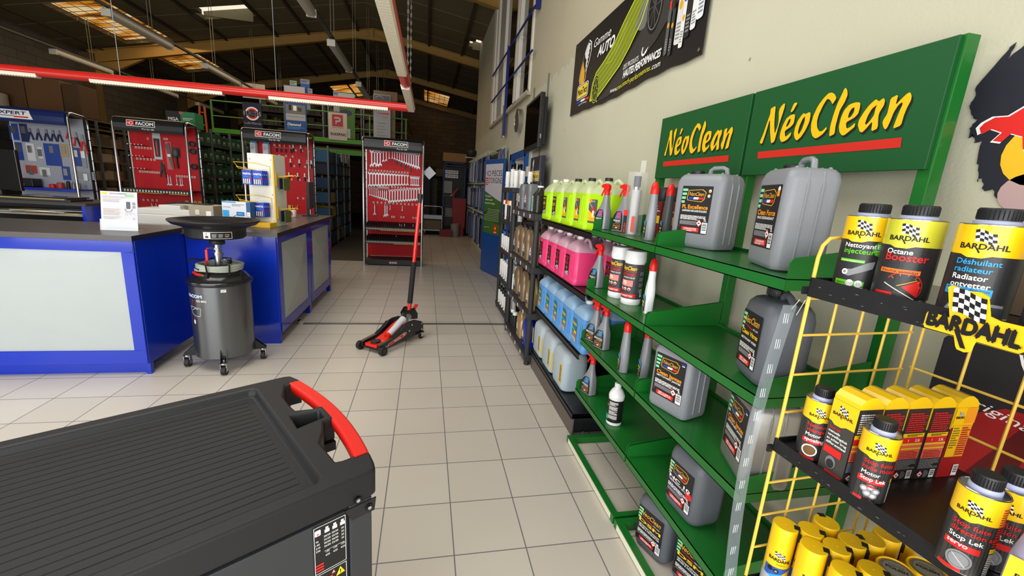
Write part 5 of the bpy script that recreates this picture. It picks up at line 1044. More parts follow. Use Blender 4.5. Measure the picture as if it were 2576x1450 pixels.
# emblem: drop and gear
MT = mat('emblem_yellow', '#e7a51c', 0.4); MW = mat('emblem_white', '#e3e2e0', 0.4)
def emblem(d, u, v, s, ly=2, plate=True):
    P = [(0.0,0.0),(-0.05,0.03),(-0.075,0.10),(-0.06,0.20),(-0.03,0.30),(0.02,0.42),(0.07,0.46),(0.11,0.42),(0.12,0.34),(0.10,0.24),(0.06,0.15),(0.055,0.06)]
    d.poly([(u+s*a*1.16, v+s*(b_*1.06-0.01)) for a, b_ in P], WHT, ly); d.poly([(u+s*a*1.06, v+s*b_*1.02) for a, b_ in P], BKI, ly+1)
    d.poly([(u+s*a, v+s*b_) for a, b_ in ((0,0.01),(-0.05,0.04),(-0.07,0.10),(-0.055,0.20),(-0.02,0.29),(0.0,0.22),(0.03,0.16),(0.04,0.08),(0.03,0.03))], MT, ly+2)
    g_ = [(0.02,0.30),(0.0,0.36),(0.03,0.42),(0.07,0.45)]
    for k in range(7): q = 0.42-k*0.045; g_ += [(0.115-0.008*k,q),(0.095-0.008*k,q-0.022)]
    g_ += [(0.05,0.16),(0.04,0.22),(0.05,0.27)]
    d.poly([(u+s*a, v+s*b_) for a, b_ in g_], MW, ly+2)
    if not plate: return
    d.rrect(u-s*0.10, v-s*0.15, u+s*0.15, v+s*0.02, s*0.03, WHT, ly+3); d.rrect(u-s*0.092, v-s*0.142, u+s*0.142, v+s*0.012, s*0.026, BKI, ly+4); d.rrect(u-s*0.084, v-s*0.134, u+s*0.134, v+s*0.004, s*0.022, mat('plate_yellow','#f0d040',0.4), ly+5)
    d.text('MecaTech', u+s*0.025, v-s*0.10, s*0.075, BKI, ly+6, w=s*0.20, al='C', bold=0.02)
i0 = len(d.it)
emblem(d, 0.16, 0.235, 0.78)
for k, c in enumerate((BLUI, WHT, RED)): d.rect(0.09+0.07*k,0.085,0.16+0.07*k,0.105,c,2)
d.text('MADE IN FRANCE', 0.195, 0.06, 0.013, WHT, 2, al='C'); tf(i0, 1.55, 0.055)
d.text('Gamme', 0.53, 0.50, 0.068, WHT, 7, shear=0.25, w=0.36); d.text('AUTO', 0.64, 0.40, 0.080, WHT, 7, shear=0.25, bold=0.03, w=0.34)
i0 = len(d.it)
# car drawn as lime contour lines
body = [(0.30,0.06),(0.33,0.20),(0.38,0.27),(0.52,0.33),(0.66,0.40),(0.80,0.52),(0.92,0.60),(1.10,0.66)]; low = [(0.30,0.06),(0.44,0.06),(0.52,0.10),(0.62,0.14),(0.80,0.22),(0.92,0.30),(1.05,0.42),(1.12,0.56)]
d.poly(body+low[::-1], LIM2, 2); d.line(body, 0.012, LIM, 4); d.line(low, 0.012, LIM, 4)
for q in (0.2, 0.4, 0.6, 0.8): d.line([(a*(1-q)+c*q, b_*(1-q)+e_*q) for (a, b_), (c, e_) in zip(body, low)], 0.004, LIM, 4)
d.poly([(0.56,0.30),(0.70,0.36),(0.86,0.50),(0.80,0.40),(0.66,0.29)], BAN, 3); d.line([(0.56,0.30),(0.70,0.36),(0.86,0.50),(0.80,0.40),(0.66,0.29),(0.56,0.30)],0.004,LIM,5)
d.disc(0.40,0.135,0.072,BAN,5,ry=0.115)
for q in (1.0, 0.82, 0.3): d.line([(0.40+0.07*q*math.cos(a*PI/10),0.135+0.112*q*math.sin(a*PI/10)) for a in range(21)],0.005,LIM,6)
for k in range(10): a = k*PI/5; d.line([(0.40+0.02*math.cos(a),0.135+0.03*math.sin(a)),(0.40+0.058*math.cos(a),0.135+0.092*math.sin(a))],0.003,LIM,6)
tf(i0, 1.15, 0.205)
i0 = len(d.it)
d.poly([(0.95,0.44),(1.05,0.40),(1.10,0.40),(1.2,0.55),(1.3,0.66),(1.05,0.66)], mat('fender_grey','#6f706c',0.5), 3)
d.disc(1.22,0.50,0.10,BKI,4,ry=0.19); d.line([(1.22+0.085*math.cos(a*PI/12),0.50+0.16*math.sin(a*PI/12)) for a in range(25)],0.006,GRYI,5)
for k in range(10): a = k*PI/5; d.line([(1.22,0.50),(1.22+0.08*math.cos(a),0.50+0.15*math.sin(a))],0.010,mat('spoke','#4a4a48',0.4),6)
d.poly([(1.36,0.66),(1.42,0.50),(1.50,0.42),(1.62,0.66)], mat('olive_glow','#6a6220',0.6), 2)
tf(i0, 1.0, 0.37, 0.9, 0.0)
d.text('DES PRODUITS', 1.20, 0.165, 0.034, WHT, 6, shear=0.25, w=0.24); d.text('HAUTES PERFORMANCES', 1.21, 0.105, 0.048, WHT, 6, shear=0.25, bold=0.03, w=0.54)
d.text('www.', 1.00, 0.045, 0.038, WHT, 6, shear=0.25, w=0.13); d.text('mecatech-performances', 1.13, 0.045, 0.038, mat('lime_text','#d6d22a',0.5), 6, shear=0.25, w=0.50); d.text('.com', 1.64, 0.045, 0.038, WHT, 6, shear=0.25, w=0.12)
d.ring(1.51,0.205,0.022,0.036,WHT,6,a0=2.2,a1=5.6); d.poly([(1.52,0.19),(1.57,0.21),(1.54,0.175)],WHT,6)
i0 = len(d.it)
for k, (u, h0, w_, h_, c, c2) in enumerate(((1.84,0.12,0.032,0.36,'#5a5a58','#dd3a20'),(1.885,0.10,0.032,0.36,'#3b3b3b','#1a1a1a'),(1.95,0.15,0.055,0.46,'#d8d6d2','#1c1c1c'),(1.99,0.12,0.036,0.34,'#e4e4e2','#2a5cc8'),(2.035,0.17,0.045,0.46,'#262422','#e0462a'),(2.085,0.20,0.045,0.36,'#e8e6e6','#dcd6dc'),(2.135,0.24,0.055,0.46,'#dfe8ee','#1c1c1c'))):
    d.rrect(u-w_/2,h0,u+w_/2,h0+h_*0.86,w_*0.3,mat('tin_print_%d'%k,c,0.5),7); d.rect(u-w_*0.28,h0+h_*0.84,u+w_*0.28,min(h0+h_,0.67),mat('tin_cap_%d'%k,c2,0.5),7); d.disc(u,h0+h_*0.55,w_*0.3,MT if k<5 else CYN,8,ry=w_*0.55); d.para(u-w_*0.35,h0+0.03,u+w_*0.35,h0+h_*0.32,5,GRYI,8,seed=k)
tf(i0, 1.10, -0.225, 0.85, -0.01)
d.build('print', bmapf, t, base=0.003, de=0.0006)
mb = MB()
for u, v_ in ((0.02,0.02),(0.03,0.65),(2.16,0.03),(0.72,0.03)): p = bmapf(u, v_, 0.003); mb.cyl((p[0],p[1],p[2]),(p[0]-0.003,p[1],p[2]),0.010,CHR,12)
mb.build('eyelets', t)
# television
t = empty('television', 'black flat television on a wall bracket above the small black sign', 'television', (XW-0.16, 5.53, 2.44), R(-2))
mb = MB(); mb.box(0,-0.44,-0.31,0.055,0.44,0.31,mat('tv_black','#1a1b1d',0.35)); mb.box(0.055,-0.40,-0.27,0.10,0.40,0.27,BLK); mb.build('casing', t, bevel=0.01)
mb = MB(); mb.box(-0.002,-0.405,-0.245,0.0,0.405,0.275,mat('tv_screen','#060606',0.08,spec=0.7)); mb.build('screen', t)
mb = MB(); mb.box(0.10,-0.06,-0.1,0.155,0.06,0.25,BLKM); mb.build('wall_bracket', t)
mb = MB(); mb.box(0.02,-0.4405,-0.20,0.035,-0.44,-0.15,GRYI)
for k in range(5): mb.box(0.02,-0.4403,0.02+k*0.03,0.024,-0.44,0.024+k*0.03,GRYI)
mb.build('ports', t)
# clock
t = empty('round_clock', 'round wall clock with steel rim seen edge on beside the television', 'clock', (XW, 6.95, 2.70))
T90 = Matrix.Rotation(-PI/2, 4, 'Y')
mb = MB(); mb.lathe([(0.165,0.0),(0.175,0.0),(0.175,0.075),(0.165,0.078),(0.160,0.070)], mat('clock_rim','#b5b3ae',0.25,metal=0.9), 40, T=T90, cap=False); mb.build('rim', t)
mb = MB(); mb.lathe([(0.160,0.066),(0.160,0.068),(0,0.068)], mat('clock_face','#3e382f',0.5), 40, T=T90); mb.build('face', t)
# cable channels
for k, (y, z0, z1) in enumerate(((5.43, 2.72, 3.04), (6.15, 2.55, 3.02))):
    mb = MB(); mb.box(XW-0.018, y-0.010, z0, XW, y+0.010, z1, mat('channel_grey','#6c6a60',0.6)); tag(mb.build('cable_channel'), ('thin metal channel rising above the television','short metal channel between television and upper window')[k], 'cable channel')
# small black sign below the television
t = empty('lightbox_sign', 'black patterned box sign with yellow plate below the television', 'sign', (1.31, 5.23, 1.90), 0)
mb = MB(); mb.box(0,-0.27,-0.22,0.045,0.28,0.14,mat('sign_box','#22202a',0.5)); mb.build('case', t, bevel=0.003)
d = Dec(); emblem(d, 0.12, 0.10, 0.50, plate=False); d.rrect(0.16,0.07,0.48,0.19,0.02,WHT,8); d.rrect(0.168,0.078,0.472,0.182,0.017,BKI,9); d.rrect(0.175,0.085,0.465,0.175,0.014,mat('plate_yellow','#f0d040',0.4),10); d.text('MecaTech', 0.32, 0.105, 0.05, BKI, 11, w=0.24, al='C', bold=0.02)
for k in range(7): d.line([(0.02+k*0.07,0.35),(0.12+k*0.07,0.20)],0.0015,mat('mesh_grey','#4a4755',0.6),1); d.line([(0.12+k*0.07,0.35),(0.02+k*0.07,0.20)],0.0015,mat('mesh_grey','#4a4755',0.6),1)
for k, c in enumerate((BLUI, WHT, RED)): d.rect(0.14+0.04*k,0.012,0.18+0.04*k,0.024,c,2)
for k in range(18): d.line([(0.44,0.02+k*0.018),(0.53,0.035+k*0.018),(0.45,0.045+k*0.018)],0.003,mat('mesh_lilac','#8a86b0',0.6),2)
d.build('print', lambda u, v, o: (-o, 0.28-u, -0.22+v), t)
d = Dec()
mb = MB(); mb.cyl((0.03,0.0,0.14),(0.03,0.0,0.30),0.004,BLK,6); mb.cyl((0.03,-0.05,0.14),(0.03,-0.05,0.30),0.002,BLK,6); mb.build('hanger_wires', t)
# thermostat boxes by the door
for k, (y, z, h_) in enumerate(((6.12, 1.83, 0.14), (5.96, 1.80, 0.15))):
    mb = MB(); mb.box(XW-0.05, y-0.05, z, XW, y+0.05, z+h_, PVC); tag(mb.build('switch_box', bevel=0.004), ('white wall switch box left of its neighbour beside the door','white wall switch box right of its neighbour beside the door')[k], 'switch box')
mb = MB(); mb.box(XW-0.02, 6.03, 1.3, XW, 6.06, 2.14, PVC); tag(mb.build('cable_channel'), 'white trunking running down beside the blue door', 'cable channel')
# poster on the open door (the cartoon figure of the original is left out)
dv = bpy.data.objects['door_2']
t = empty('parts_poster', 'green and grey parts poster stuck on the open blue door', 'poster', dv.location.copy(), dv.rotation_euler.z)
def pm(u, v, o): return (0.80-u, 0.0205+o, 0.79+v)
PG = mat('poster_green', '#3f6a2a', 0.45); PGD = mat('poster_green_dark', '#2b4a1e', 0.5); PGR = mat('poster_grey', '#c3bec8', 0.5)
mb = MB(); mb.add([pm(0,0,0),pm(0.76,0,0),pm(0.76,1.30,0),pm(0,1.30,0),pm(0,0,0.0015),pm(0.76,0,0.0015),pm(0.76,1.30,0.0015),pm(0,1.30,0.0015)],[(0,3,2,1),(4,5,6,7),(0,1,5,4),(1,2,6,5),(2,3,7,6),(3,0,4,7)],PG); mb.build('sheet', t)
d = Dec(); d.poly([(0,0.80),(0,1.30),(0.76,1.30),(0.76,0.62),(0.55,0.66)], PGR, 1); d.poly([(0,0.80),(0.55,0.66),(0.76,0.62),(0.76,0.50),(0.3,0.58),(0,0.62)], PG, 2); d.poly([(0,0.40),(0.4,0.50),(0.76,0.42),(0.76,0.20),(0,0.28)], PGD, 1)
d.text('ICI PIÈCES', 0.08, 1.08, 0.105, BKI, 3, w=0.66); d.text("D'ORIGINE", 0.16, 0.95, 0.105, BKI, 3, w=0.58); d.poly([(0.01,0.90),(0.13,0.90),(0.13,1.05),(0.01,1.05)], RED, 3)
for k in range(4): d.line([(0.02,0.92+k*0.035),(0.12,0.90+k*0.035)],0.010,WHT,4)
d.text('>', 0.01, 1.10, 0.06, BKI, 3)
for k, s_ in enumerate(('Précisium', 'utilise aussi', "des pièces d'origine")): d.text(s_, 0.04, 0.69-k*0.065, 0.036, WHT, 3, w=(0.26,0.34,0.46)[k])
for k in range(8): d.rect(0.20-0.02*k if k < 4 else 0.02, 0.46-k*0.030, 0.70, 0.470-k*0.030, mat('poster_line','#9fb886',0.5), 3)
d.rrect(0.50,0.02,0.64,0.19,0.01,RED,4); d.disc(0.57,0.12,0.03,YEL,5); d.rect(0.52,0.04,0.62,0.055,WHT,5); d.line([(0.05,0.10),(0.30,0.12)],0.006,CREAM,3)
d.build('print', pm, t, base=0.0016)
# rack of wiper blades against the wall
t = empty('wiper_rack', 'tall wall rack of hanging wiper blade packs beyond the blue door', 'wiper rack', (1.40, 10.0, 0))
mb = MB(); mb.box(0.03,-1.35,0.1,0.045,2.95,2.42,BLKM); mb.build('back_panel', t)
WPC = [mat('wiper_pack_%d' % k, c, 0.3) for k, c in enumerate(('#2c3350', '#5c6172', '#3c4468', '#8b8f9c', '#181c2c'))]
for tier, (z0, z1) in enumerate(((1.76, 2.30), (1.10, 1.68), (0.25, 1.02))):
    mb = MB()
    for k in range(34):
        y = 2.9-k*0.125; mb.cyl((0.03,y,z1+0.06),(-0.20,y,z1+0.075),0.004,mat('hook_pale','#b9bda0',0.4),5)
    mb.build('hook_row', t)['kind'] = 'stuff'
rr = random.Random(3); proto = []
for k in range(5):
    mb = MB(); mb.box(-0.035,-0.016,0,0.0,0.016,0.5,WPC[k]); mb.box(-0.036,-0.010,0.03,-0.035,0.010,0.40,WPC[(k+1)%5]); mb.box(-0.02,-0.010,0.5,-0.018,0.010,0.56,CLP)
    o = mb.build('wiper_pack'); proto.append(o)
seenp = set()
def wpack(x, y, z0, z1, lab_, grp):
    pk = rr.choice((0,0,1,2,2,3,4,4)); L = (z1-z0)*(0.88+0.12*rr.random()); s0 = proto[pk]
    if pk in seenp: o = s0.copy(); C.objects.link(o)
    else: o = s0; seenp.add(pk)
    o.location = (x, y, z1-L); o.scale = (1, 1.0+0.5*rr.random(), L/0.56); o.rotation_euler = (0, 0, rr.uniform(-0.5, 0.5)); tag(o, lab_, 'wiper blade pack', grp)
for tier, (z0, z1, nm) in enumerate(((1.76, 2.36, 'top'), (1.12, 1.70, 'middle'), (0.30, 1.05, 'bottom'))):
    for k in range(48): wpack(1.27-0.03*rr.random(), 12.9-k*0.087, z0, z1, 'slim wiper blade pack in the %s tier, %s from the far end' % (nm, nth(k)), 'wiper blade packs in the %s tier' % nm)
for k in range(10): wpack(1.41, 8.62-k*0.085, 1.86, 2.42, 'wiper blade pack above the open blue door, %s from the far end' % nth(k), 'wiper blade packs above the open door')
for o in proto:
    if 'label' not in o: bpy.data.objects.remove(o)
# ================================================================ COUNTERS
CBL = mat('counter_blue', '#0a30b4', 0.22, coat=0.45, spec=0.35); CTOP = mat('counter_top', '#4c4848', 0.32, noise=0.1, nscale=60); CEDG = mat('counter_edge', '#1e1d1f', 0.4); PNL = mat('panel_greige', '#aeb6b6', 0.4, noise=0.05, nscale=3, coat=0.3)
def folded(mb, P, N, depth, m):
    c = sum((Vector(p) for p in P), Vector())/4 + Vector(N)*depth
    mb.add([tuple(p) for p in P]+[tuple(c)], [(0,1,4),(1,2,4),(2,3,4),(3,0,4)], m)
t = empty('sales_counter', 'glossy blue sales counter with pale front panel at the left edge', 'counter', (-3.2, 3.6, 0))
X1c, X0c, Yd = 1.09, -1.9, 0.74
mb = MB(); mb.box(X0c,0.02,0.09,X1c,Yd,1.065,CBL); mb.build('carcass', t, bevel=0.003)
mb = MB(); mb.box(X0c-0.01,-0.035,1.066,X1c+0.015,Yd+0.04,1.105,CTOP); mb.box(X1c+0.0152,-0.036,1.067,X1c+0.018,Yd+0.04,1.104,CEDG); mb.build('worktop', t)
mb = MB(); x1, x0, z0, z1 = X1c-0.085, -0.95, 0.205, 0.982
mb.box(x0-0.09,0.0,0.095,X1c-0.003,0.02,z0,CBL); mb.box(x0-0.09,0.0,z1,X1c-0.003,0.02,1.064,CBL); mb.box(x1,0.0,z0,X1c-0.003,0.02,z1,CBL); mb.box(x0-0.09,0.0,z0,x0,0.02,z1,CBL)
mb.build('front_frame', t, bevel=0.004)
mb = MB(); folded(mb, [(x0,0.012,z0),(x1,0.012,z0),(x1,0.012,z1),(x0,0.012,z1)], (0,-1,0), 0.010, PNL); mb.build('front_panel', t)
mb = MB(); mb.box(X0c,0.06,0,X1c-0.02,0.08,0.09,CBL); mb.box(X1c-0.03,0.02,0,X1c,0.06,0.09,CBL); mb.build('kick_board', t)
t = empty('service_counter', 'long blue counter running back with two folded panels on its side', 'counter', (-1.356, 4.28, 0))
mb = MB(); mb.box(-0.75,0.012,0.0,-0.004,0.03,1.05,CBL); mb.box(-0.75,0.03,0.10,-0.012,2.33,1.05,CBL); mb.build('carcass', t, bevel=0.003)
mb = MB(); mb.box(-0.78,-0.05,1.052,0.03,2.36,1.092,CTOP); mb.box(0.0302,-0.051,1.053,0.033,2.36,1.091,CEDG); mb.build('worktop', t)
for k, (a, b_) in enumerate(((0.03, 1.145), (1.165, 2.28))):
    mb = MB(); ya, yb, za, zb = a+0.11, b_-0.11, 0.205, 0.985
    mb.box(-0.012,a,0.105,0.006,b_,za,CBL); mb.box(-0.012,a,zb,0.006,b_,1.05,CBL); mb.box(-0.012,a,za,0.006,ya,zb,CBL); mb.box(-0.012,yb,za,0.006,b_,zb,CBL); mb.build('side_frame', t, bevel=0.004)
    mb = MB(); folded(mb, [(0.0,ya,za),(0.0,yb,za),(0.0,yb,zb),(0.0,ya,zb)], (1,0,0), 0.035, PNL); mb.build('folded_panel', t)
    mb = MB(); mb.box(-0.05,b_-0.09,0,0.004,b_-0.01,0.105,CBL); mb.build('foot', t)
mb = MB(); mb.box(-0.03,0.62,0.0,-0.0,0.70,0.035,CHR); mb.build('floor_clip', t)
# white cable duct between the counters
t = empty('cable_duct', 'white cable duct box standing between the two blue counters', 'cable duct', (-2.135, 4.44, 0)); mb = MB(); mb.box(-0.05,-0.03,0,0.03,0.05,1.04,mat('duct_white','#cfd0d2',0.45)); mb.build('box', t, bevel=0.004)
mb = MB(); mb.tube([(-0.015,-0.034,1.0),(-0.03,-0.04,0.8),(-0.02,-0.036,0.6),(0.0,-0.04,0.4),(-0.01,-0.036,0.2)],0.004,GRYI,6); mb.box(-0.03,-0.036,0.93,0.0,-0.03,0.98,WHT); mb.build('cable', t)

# leaflet stand on the first counter
ACR = mat('acrylic', '#eef2f6', 0.05, alpha=0.35, spec=0.8); PAP = mat('paper_white', '#c9cad3', 0.6)
t = empty('leaflet_stand', 'white printed sheet in a clear stand on the left counter', 'leaflet stand', (-2.335, 3.86, 1.1055), R(4))
TL = Matrix.Rotation(R(-9), 4, 'X')
mb = MB(); mb.box(-0.118,0,0.0,0.118,0.004,0.30,PAP,TL); mb.build('sheet', t)
mb = MB(); mb.box(-0.122,-0.012,0.0,0.122,-0.009,0.085,ACR,TL); mb.box(-0.122,-0.012,0,0.122,0.06,0.003,ACR); mb.build('stand', t)
d = Dec(); d.rect(-0.105,0.275,-0.075,0.292,YEL,1); d.text('TOPDON', 0.02, 0.282, 0.008, GRYI, 1, al='C'); d.para(-0.06,0.278,0.10,0.290,2,GRYI,1); d.rect(0.04,0.268,0.095,0.276,GRNI,2); d.para(-0.105,0.25,0.105,0.265,2,mat('grey_pale','#a9aab5',0.6),1)
for k, z in enumerate((0.24, 0.165, 0.14, 0.105, 0.08)): d.rect(-0.105,z,0.01,z+0.003,ORG,1); d.para(-0.103,z-0.022,0.0,z-0.003,3,mat('grey_pale','#a9aab5',0.6),1,seed=k)
d.rrect(0.045,0.17,0.072,0.225,0.004,mat('charger_grey','#55565a',0.5),1); d.ring(0.06,0.17,0.022,0.025,BKI,1,a0=PI,a1=2*PI); d.rrect(0.085,0.20,0.105,0.222,0.003,GRYI,1); d.rrect(0.085,0.175,0.105,0.195,0.003,GRYI,1)
d.rect(0.035,0.12,0.05,0.145,mat('beige_ink','#c9bfae',0.6),1); d.line([(0.06,0.13),(0.08,0.137),(0.10,0.128)],0.002,GRYI,1); d.rect(0.085,0.085,0.10,0.10,mat('pink_pale','#cda0a0',0.6),1); d.line([(-0.1,0.02),(0.1,0.02)],0.003,BKI,1); d.para(-0.09,0.035,0.09,0.05,2,mat('blue_pale','#9fb0d0',0.6),1)
d.build('print', lambda u, v, o: tuple(TL @ Vector((u, -o, v))), t)
# raised desk behind
t = empty('raised_desk', 'dark raised desk with open shelf of papers behind the left counter', 'desk', (-3.04, 4.62, 0))
mb = MB(); mb.box(-1.9,0,1.215,0.0,0.62,1.24,CEDG); mb.build('desk_top', t); mb = MB(); mb.box(-0.045,0.015,0,-0.02,0.60,1.215,CBL); mb.build('side_panel', t)
mb = MB(); mb.box(-1.9,0.02,1.118,-0.05,0.58,1.135,mat('shelf_tan','#8c7f6a',0.6)); mb.build('shelf', t); mb = MB(); mb.box(-1.9,0.58,0,-0.05,0.60,1.215,BLKM); mb.build('back_panel', t)
t = empty('paper_pile', 'loose papers lying on the shelf of the dark raised desk', 'papers', (-3.45, 4.70, 1.1355)); rr = random.Random(2)
for k in range(6):
    mb = MB(); mb.box(-0.15,-0.06,0,0.13,0.15,0.004,PAP if k%2 else mat('paper_tan','#c2b897',0.7), Matrix.Translation((rr.uniform(-0.25,0.25),rr.uniform(-0.02,0.03),k*0.0046))@Matrix.Rotation(rr.uniform(-0.3,0.3),4,'Z')); mb.build('sheet', t)
t = empty('folder_pile', 'flat dark folders and a white paper on top of the raised desk', 'papers', (-3.42, 4.86, 1.2405)); mb = MB(); mb.box(-0.38,-0.14,0,0.20,0.14,0.014,BLK); mb.box(-0.34,-0.15,0.014,0.16,0.12,0.024,mat('folder_tan','#8d7a45',0.7)); mb.box(-0.36,-0.14,0.024,0.18,0.13,0.034,BLKS); mb.build('folders', t)
mb = MB(); mb.box(-0.62,-0.16,0.0,-0.39,0.12,0.006,PAP); mb.build('sheet', t)
t = empty('desk_monitor', 'black flat monitor cut by the left picture edge on the raised desk', 'monitor', (-4.02, 5.02, 1.2405), R(2))
mb = MB(); mb.box(-0.30,-0.02,0.06,0.22,0.02,0.44,BLKS); mb.build('screen', t, bevel=0.005); mb = MB(); mb.box(-0.05,0.0,0.0,0.05,0.03,0.1,BLK); mb.lathe([(0.12,0),(0.12,0.012),(0.05,0.016),(0,0.016)],BLK,20); mb.build('foot', t)

# printer on a cabinet
t = empty('white_cabinet', 'white office cabinet under the printer between the counters', 'cabinet', (-2.46, 5.16, 0)); mb = MB(); mb.box(-0.42,-0.2,0,0.33,0.28,1.04,mat('cabinet_white','#c9cbc9',0.5)); mb.build('body', t, bevel=0.003)
t = empty('office_printer', 'beige office printer with black cable bundle behind the leaflet stand', 'printer', (-2.46, 5.13, 1.0405), R(-3)); PRB = mat('printer_beige', '#d6d4cb', 0.5); PRT = mat('printer_tan', '#a69a84', 0.5)
mb = MB(); mb.box(-0.42,-0.17,0,0.30,0.17,0.10,PRB); mb.build('base', t, bevel=0.01)
mb = MB(); mb.prism([(-0.42,0.10),(0.16,0.10),(0.16,0.155),(0.10,0.16),(0.02,0.16),(0.02,0.20),(-0.18,0.20),(-0.18,0.16),(-0.42,0.155)],'y',-0.165,0.165,PRB); mb.build('tray', t, bevel=0.006)
mb = MB(); mb.box(0.10,-0.17,0.03,0.33,0.12,0.215,PRT); mb.box(0.16,-0.175,0.12,0.20,-0.17,0.17,PRB); mb.box(0.26,-0.175,0.11,0.31,-0.17,0.16,WHT); mb.build('side_unit', t, bevel=0.012)
mb = MB(); rr = random.Random(4)
for k in range(5): mb.tube([(-0.16+0.02*k,-0.1+0.01*k,0.208+0.004*k),(-0.02,-0.12+0.02*k,0.222+0.003*k),(0.14,-0.10,0.225),(0.24,-0.05+0.02*k,0.222)],0.006,BLK,6)
mb.build('cable_bundle', t)

# battery display tower on the second counter
TWR = mat('tower_cream', '#e2e0d2', 0.5); TYE = mat('tower_yellow', '#e6b820', 0.45)
t = empty('battery_display', 'cream and yellow battery display tower with wire hooks on the counter', 'display stand', (-1.62, 4.80, 1.0925), R(-8))
W2, D2, H2 = 0.125, 0.25, 0.715
mb = MB(); mb.box(-W2,0.0,0,W2,D2,H2,TWR); mb.build('tower', t, bevel=0.002)
mb = MB(); mb.box(W2-0.012,-0.004,0,W2+0.002,0.004,H2,TYE); mb.box(-W2,-0.14,0.0,W2,0.0,0.045,TYE); mb.build('yellow_trim', t)
mb = MB()
for x, z in ((-0.10,0.66),(0.10,0.66),(0.10,0.32),(0.10,0.06)): mb.cyl((x,-0.003,z),(x,0,z),0.004,BKI,8)
mb.build('screws', t)
for z in (0.545, 0.235):
    mb = MB()
    for x in (-0.085, -0.01):
        mb.tube([(x,0,z),(x-0.02,-0.20,z+0.015),(x-0.03,-0.215,z+0.03)],0.0035,TYE,6)
    mb.tube([(0.09,0,z-0.06),(0.09,-0.006,z+0.05),(-0.02,-0.06,z+0.075),(-0.15,-0.20,z+0.07),(-0.12,-0.19,z+0.03),(0.08,-0.01,z-0.02)],0.0032,TYE,6); mb.build('wire_hook', t)
for z in (0.50, 0.17):
    mb = MB(); 
    for yy in (0.08, 0.16): mb.tube([(W2,yy,z),(W2+0.16,yy-0.04,z+0.025),(W2+0.17,yy-0.045,z+0.012)],0.0035,TYE,6)
    mb.box(W2,0.03,z-0.09,W2+0.006,0.06,z+0.04,TYE); mb.build('wire_hook', t)
    mb = MB(); mb.box(W2+0.02,0.05,z-0.12,W2+0.026,0.19,z-0.01,mat('key_card','#2c3050',0.5)); mb.box(W2+0.06,0.05,z-0.13,W2+0.066,0.19,z-0.01,mat('key_card_b','#5a6b2a',0.5)); mb.build('hanging_cards', t)
BTB = mat('battery_blue', '#1c3fb4', 0.4)
def bat_pack():
    mb = MB(); mb.box(-0.045,-0.004,-0.14,0.045,0.0,0.0,BTB); mb.box(-0.012,-0.0045,-0.004,0.012,0.0,0.012,CLP)
    for k in range(4): mb.cyl((-0.027+k*0.018,-0.008,-0.13),(-0.027+k*0.018,-0.008,-0.085),0.006,mat('cell_gold','#cfc9ac',0.35,metal=0.5),8)
    o = mb.build('battery_pack'); d = Dec(); d.text('VARTA', 0, -0.045, 0.018, WHT, 2, w=0.075, al='C', bold=0.04); d.para(-0.03,-0.07,0.03,-0.055,2,CYN,1); d.poly([(0.0,-0.08),(0.04,-0.068),(0.04,-0.08)],RED,2); d.build('print', flatY(-0.004), o); return o
bp0 = bat_pack(); k0 = 0; Tm = Matrix.Translation((-1.62,4.80,1.0925))@Matrix.Rotation(R(-8),4,'Z')
for row, z in enumerate((0.545, 0.235)):
    for x in (-0.085, 0.015):
        for q in range(4):
            p = Tm @ Vector((x+0.006*q, -0.10+0.024*q, z+0.004)); o = bp0 if k0 == 0 else dup(bp0)
            o.location = p; o.rotation_euler = (0, 0, R(-8)); tag(o, 'blue battery blister pack on the %s hooks, %s stack, %s' % (('upper','lower')[row], 'left' if x < 0 else 'right', ('frontmost','second','third','rearmost')[q]), 'battery pack', 'battery packs on the tower'); k0 += 1
t = empty('charger_box', 'white and blue battery charger box in front of the display tower', 'box', (-1.79, 4.66, 1.1385), R(-10)); mb = MB(); mb.box(-0.135,-0.045,0,0.095,0.035,0.195,mat('box_white','#d9dde6',0.5)); mb.box(0.095,-0.045,0,0.135,0.035,0.195,mat('box_blue','#2a5a8c',0.5)); mb.build('box', t, bevel=0.001)
d = Dec(); d.rect(-0.135,0.183,0.0,0.195,CYN,1); d.rect(-0.13,0.05,-0.07,0.11,CYN,1); d.text('EFUTURE', -0.12, 0.135, 0.012, mat('box_blue','#2a5a8c'), 1); d.para(-0.04,0.15,0.08,0.175,2,GRYI,1); d.rrect(0.0,0.06,0.075,0.10,0.006,mat('charger_blue','#2c6aa8',0.4),2); d.rect(0.01,0.07,0.06,0.09,CYN,3); d.line([(0.0,0.07),(-0.03,0.05),(0.02,0.03),(0.08,0.04),(0.085,0.02)],0.004,BKI,2); d.rect(0.10,0.01,0.13,0.10,WHT,1); d.text('CE', 0.105, 0.075, 0.010, BKI, 2); d.barcode(0.105,0.015,0.125,0.065)
d.build('print', flatY(-0.045), t)
t = empty('counter_monitor', 'black monitor seen edge on at the far end of the counter', 'monitor', (-1.56, 6.42, 1.0925), R(97)); mb = MB(); mb.box(-0.24,-0.018,0.10,0.24,0.018,0.46,BLK); mb.build('screen', t, bevel=0.006); mb = MB(); mb.box(-0.03,0.018,0.015,0.03,0.05,0.25,BLK); mb.box(-0.11,-0.08,0,0.11,0.10,0.014,BLK); mb.build('stand', t)
t = empty('pen_cup', 'white printed pen cup with pens in front of the far monitor', 'cup', (-1.70, 6.10, 1.0925)); mb = MB(); mb.lathe([(0.035,0),(0.038,0.004),(0.038,0.09),(0.034,0.09),(0.033,0.01),(0,0.01)], WHT, 20); mb.box(-0.03,-0.039,0.02,0.0,-0.037,0.07,RED); mb.build('cup', t)
mb = MB()
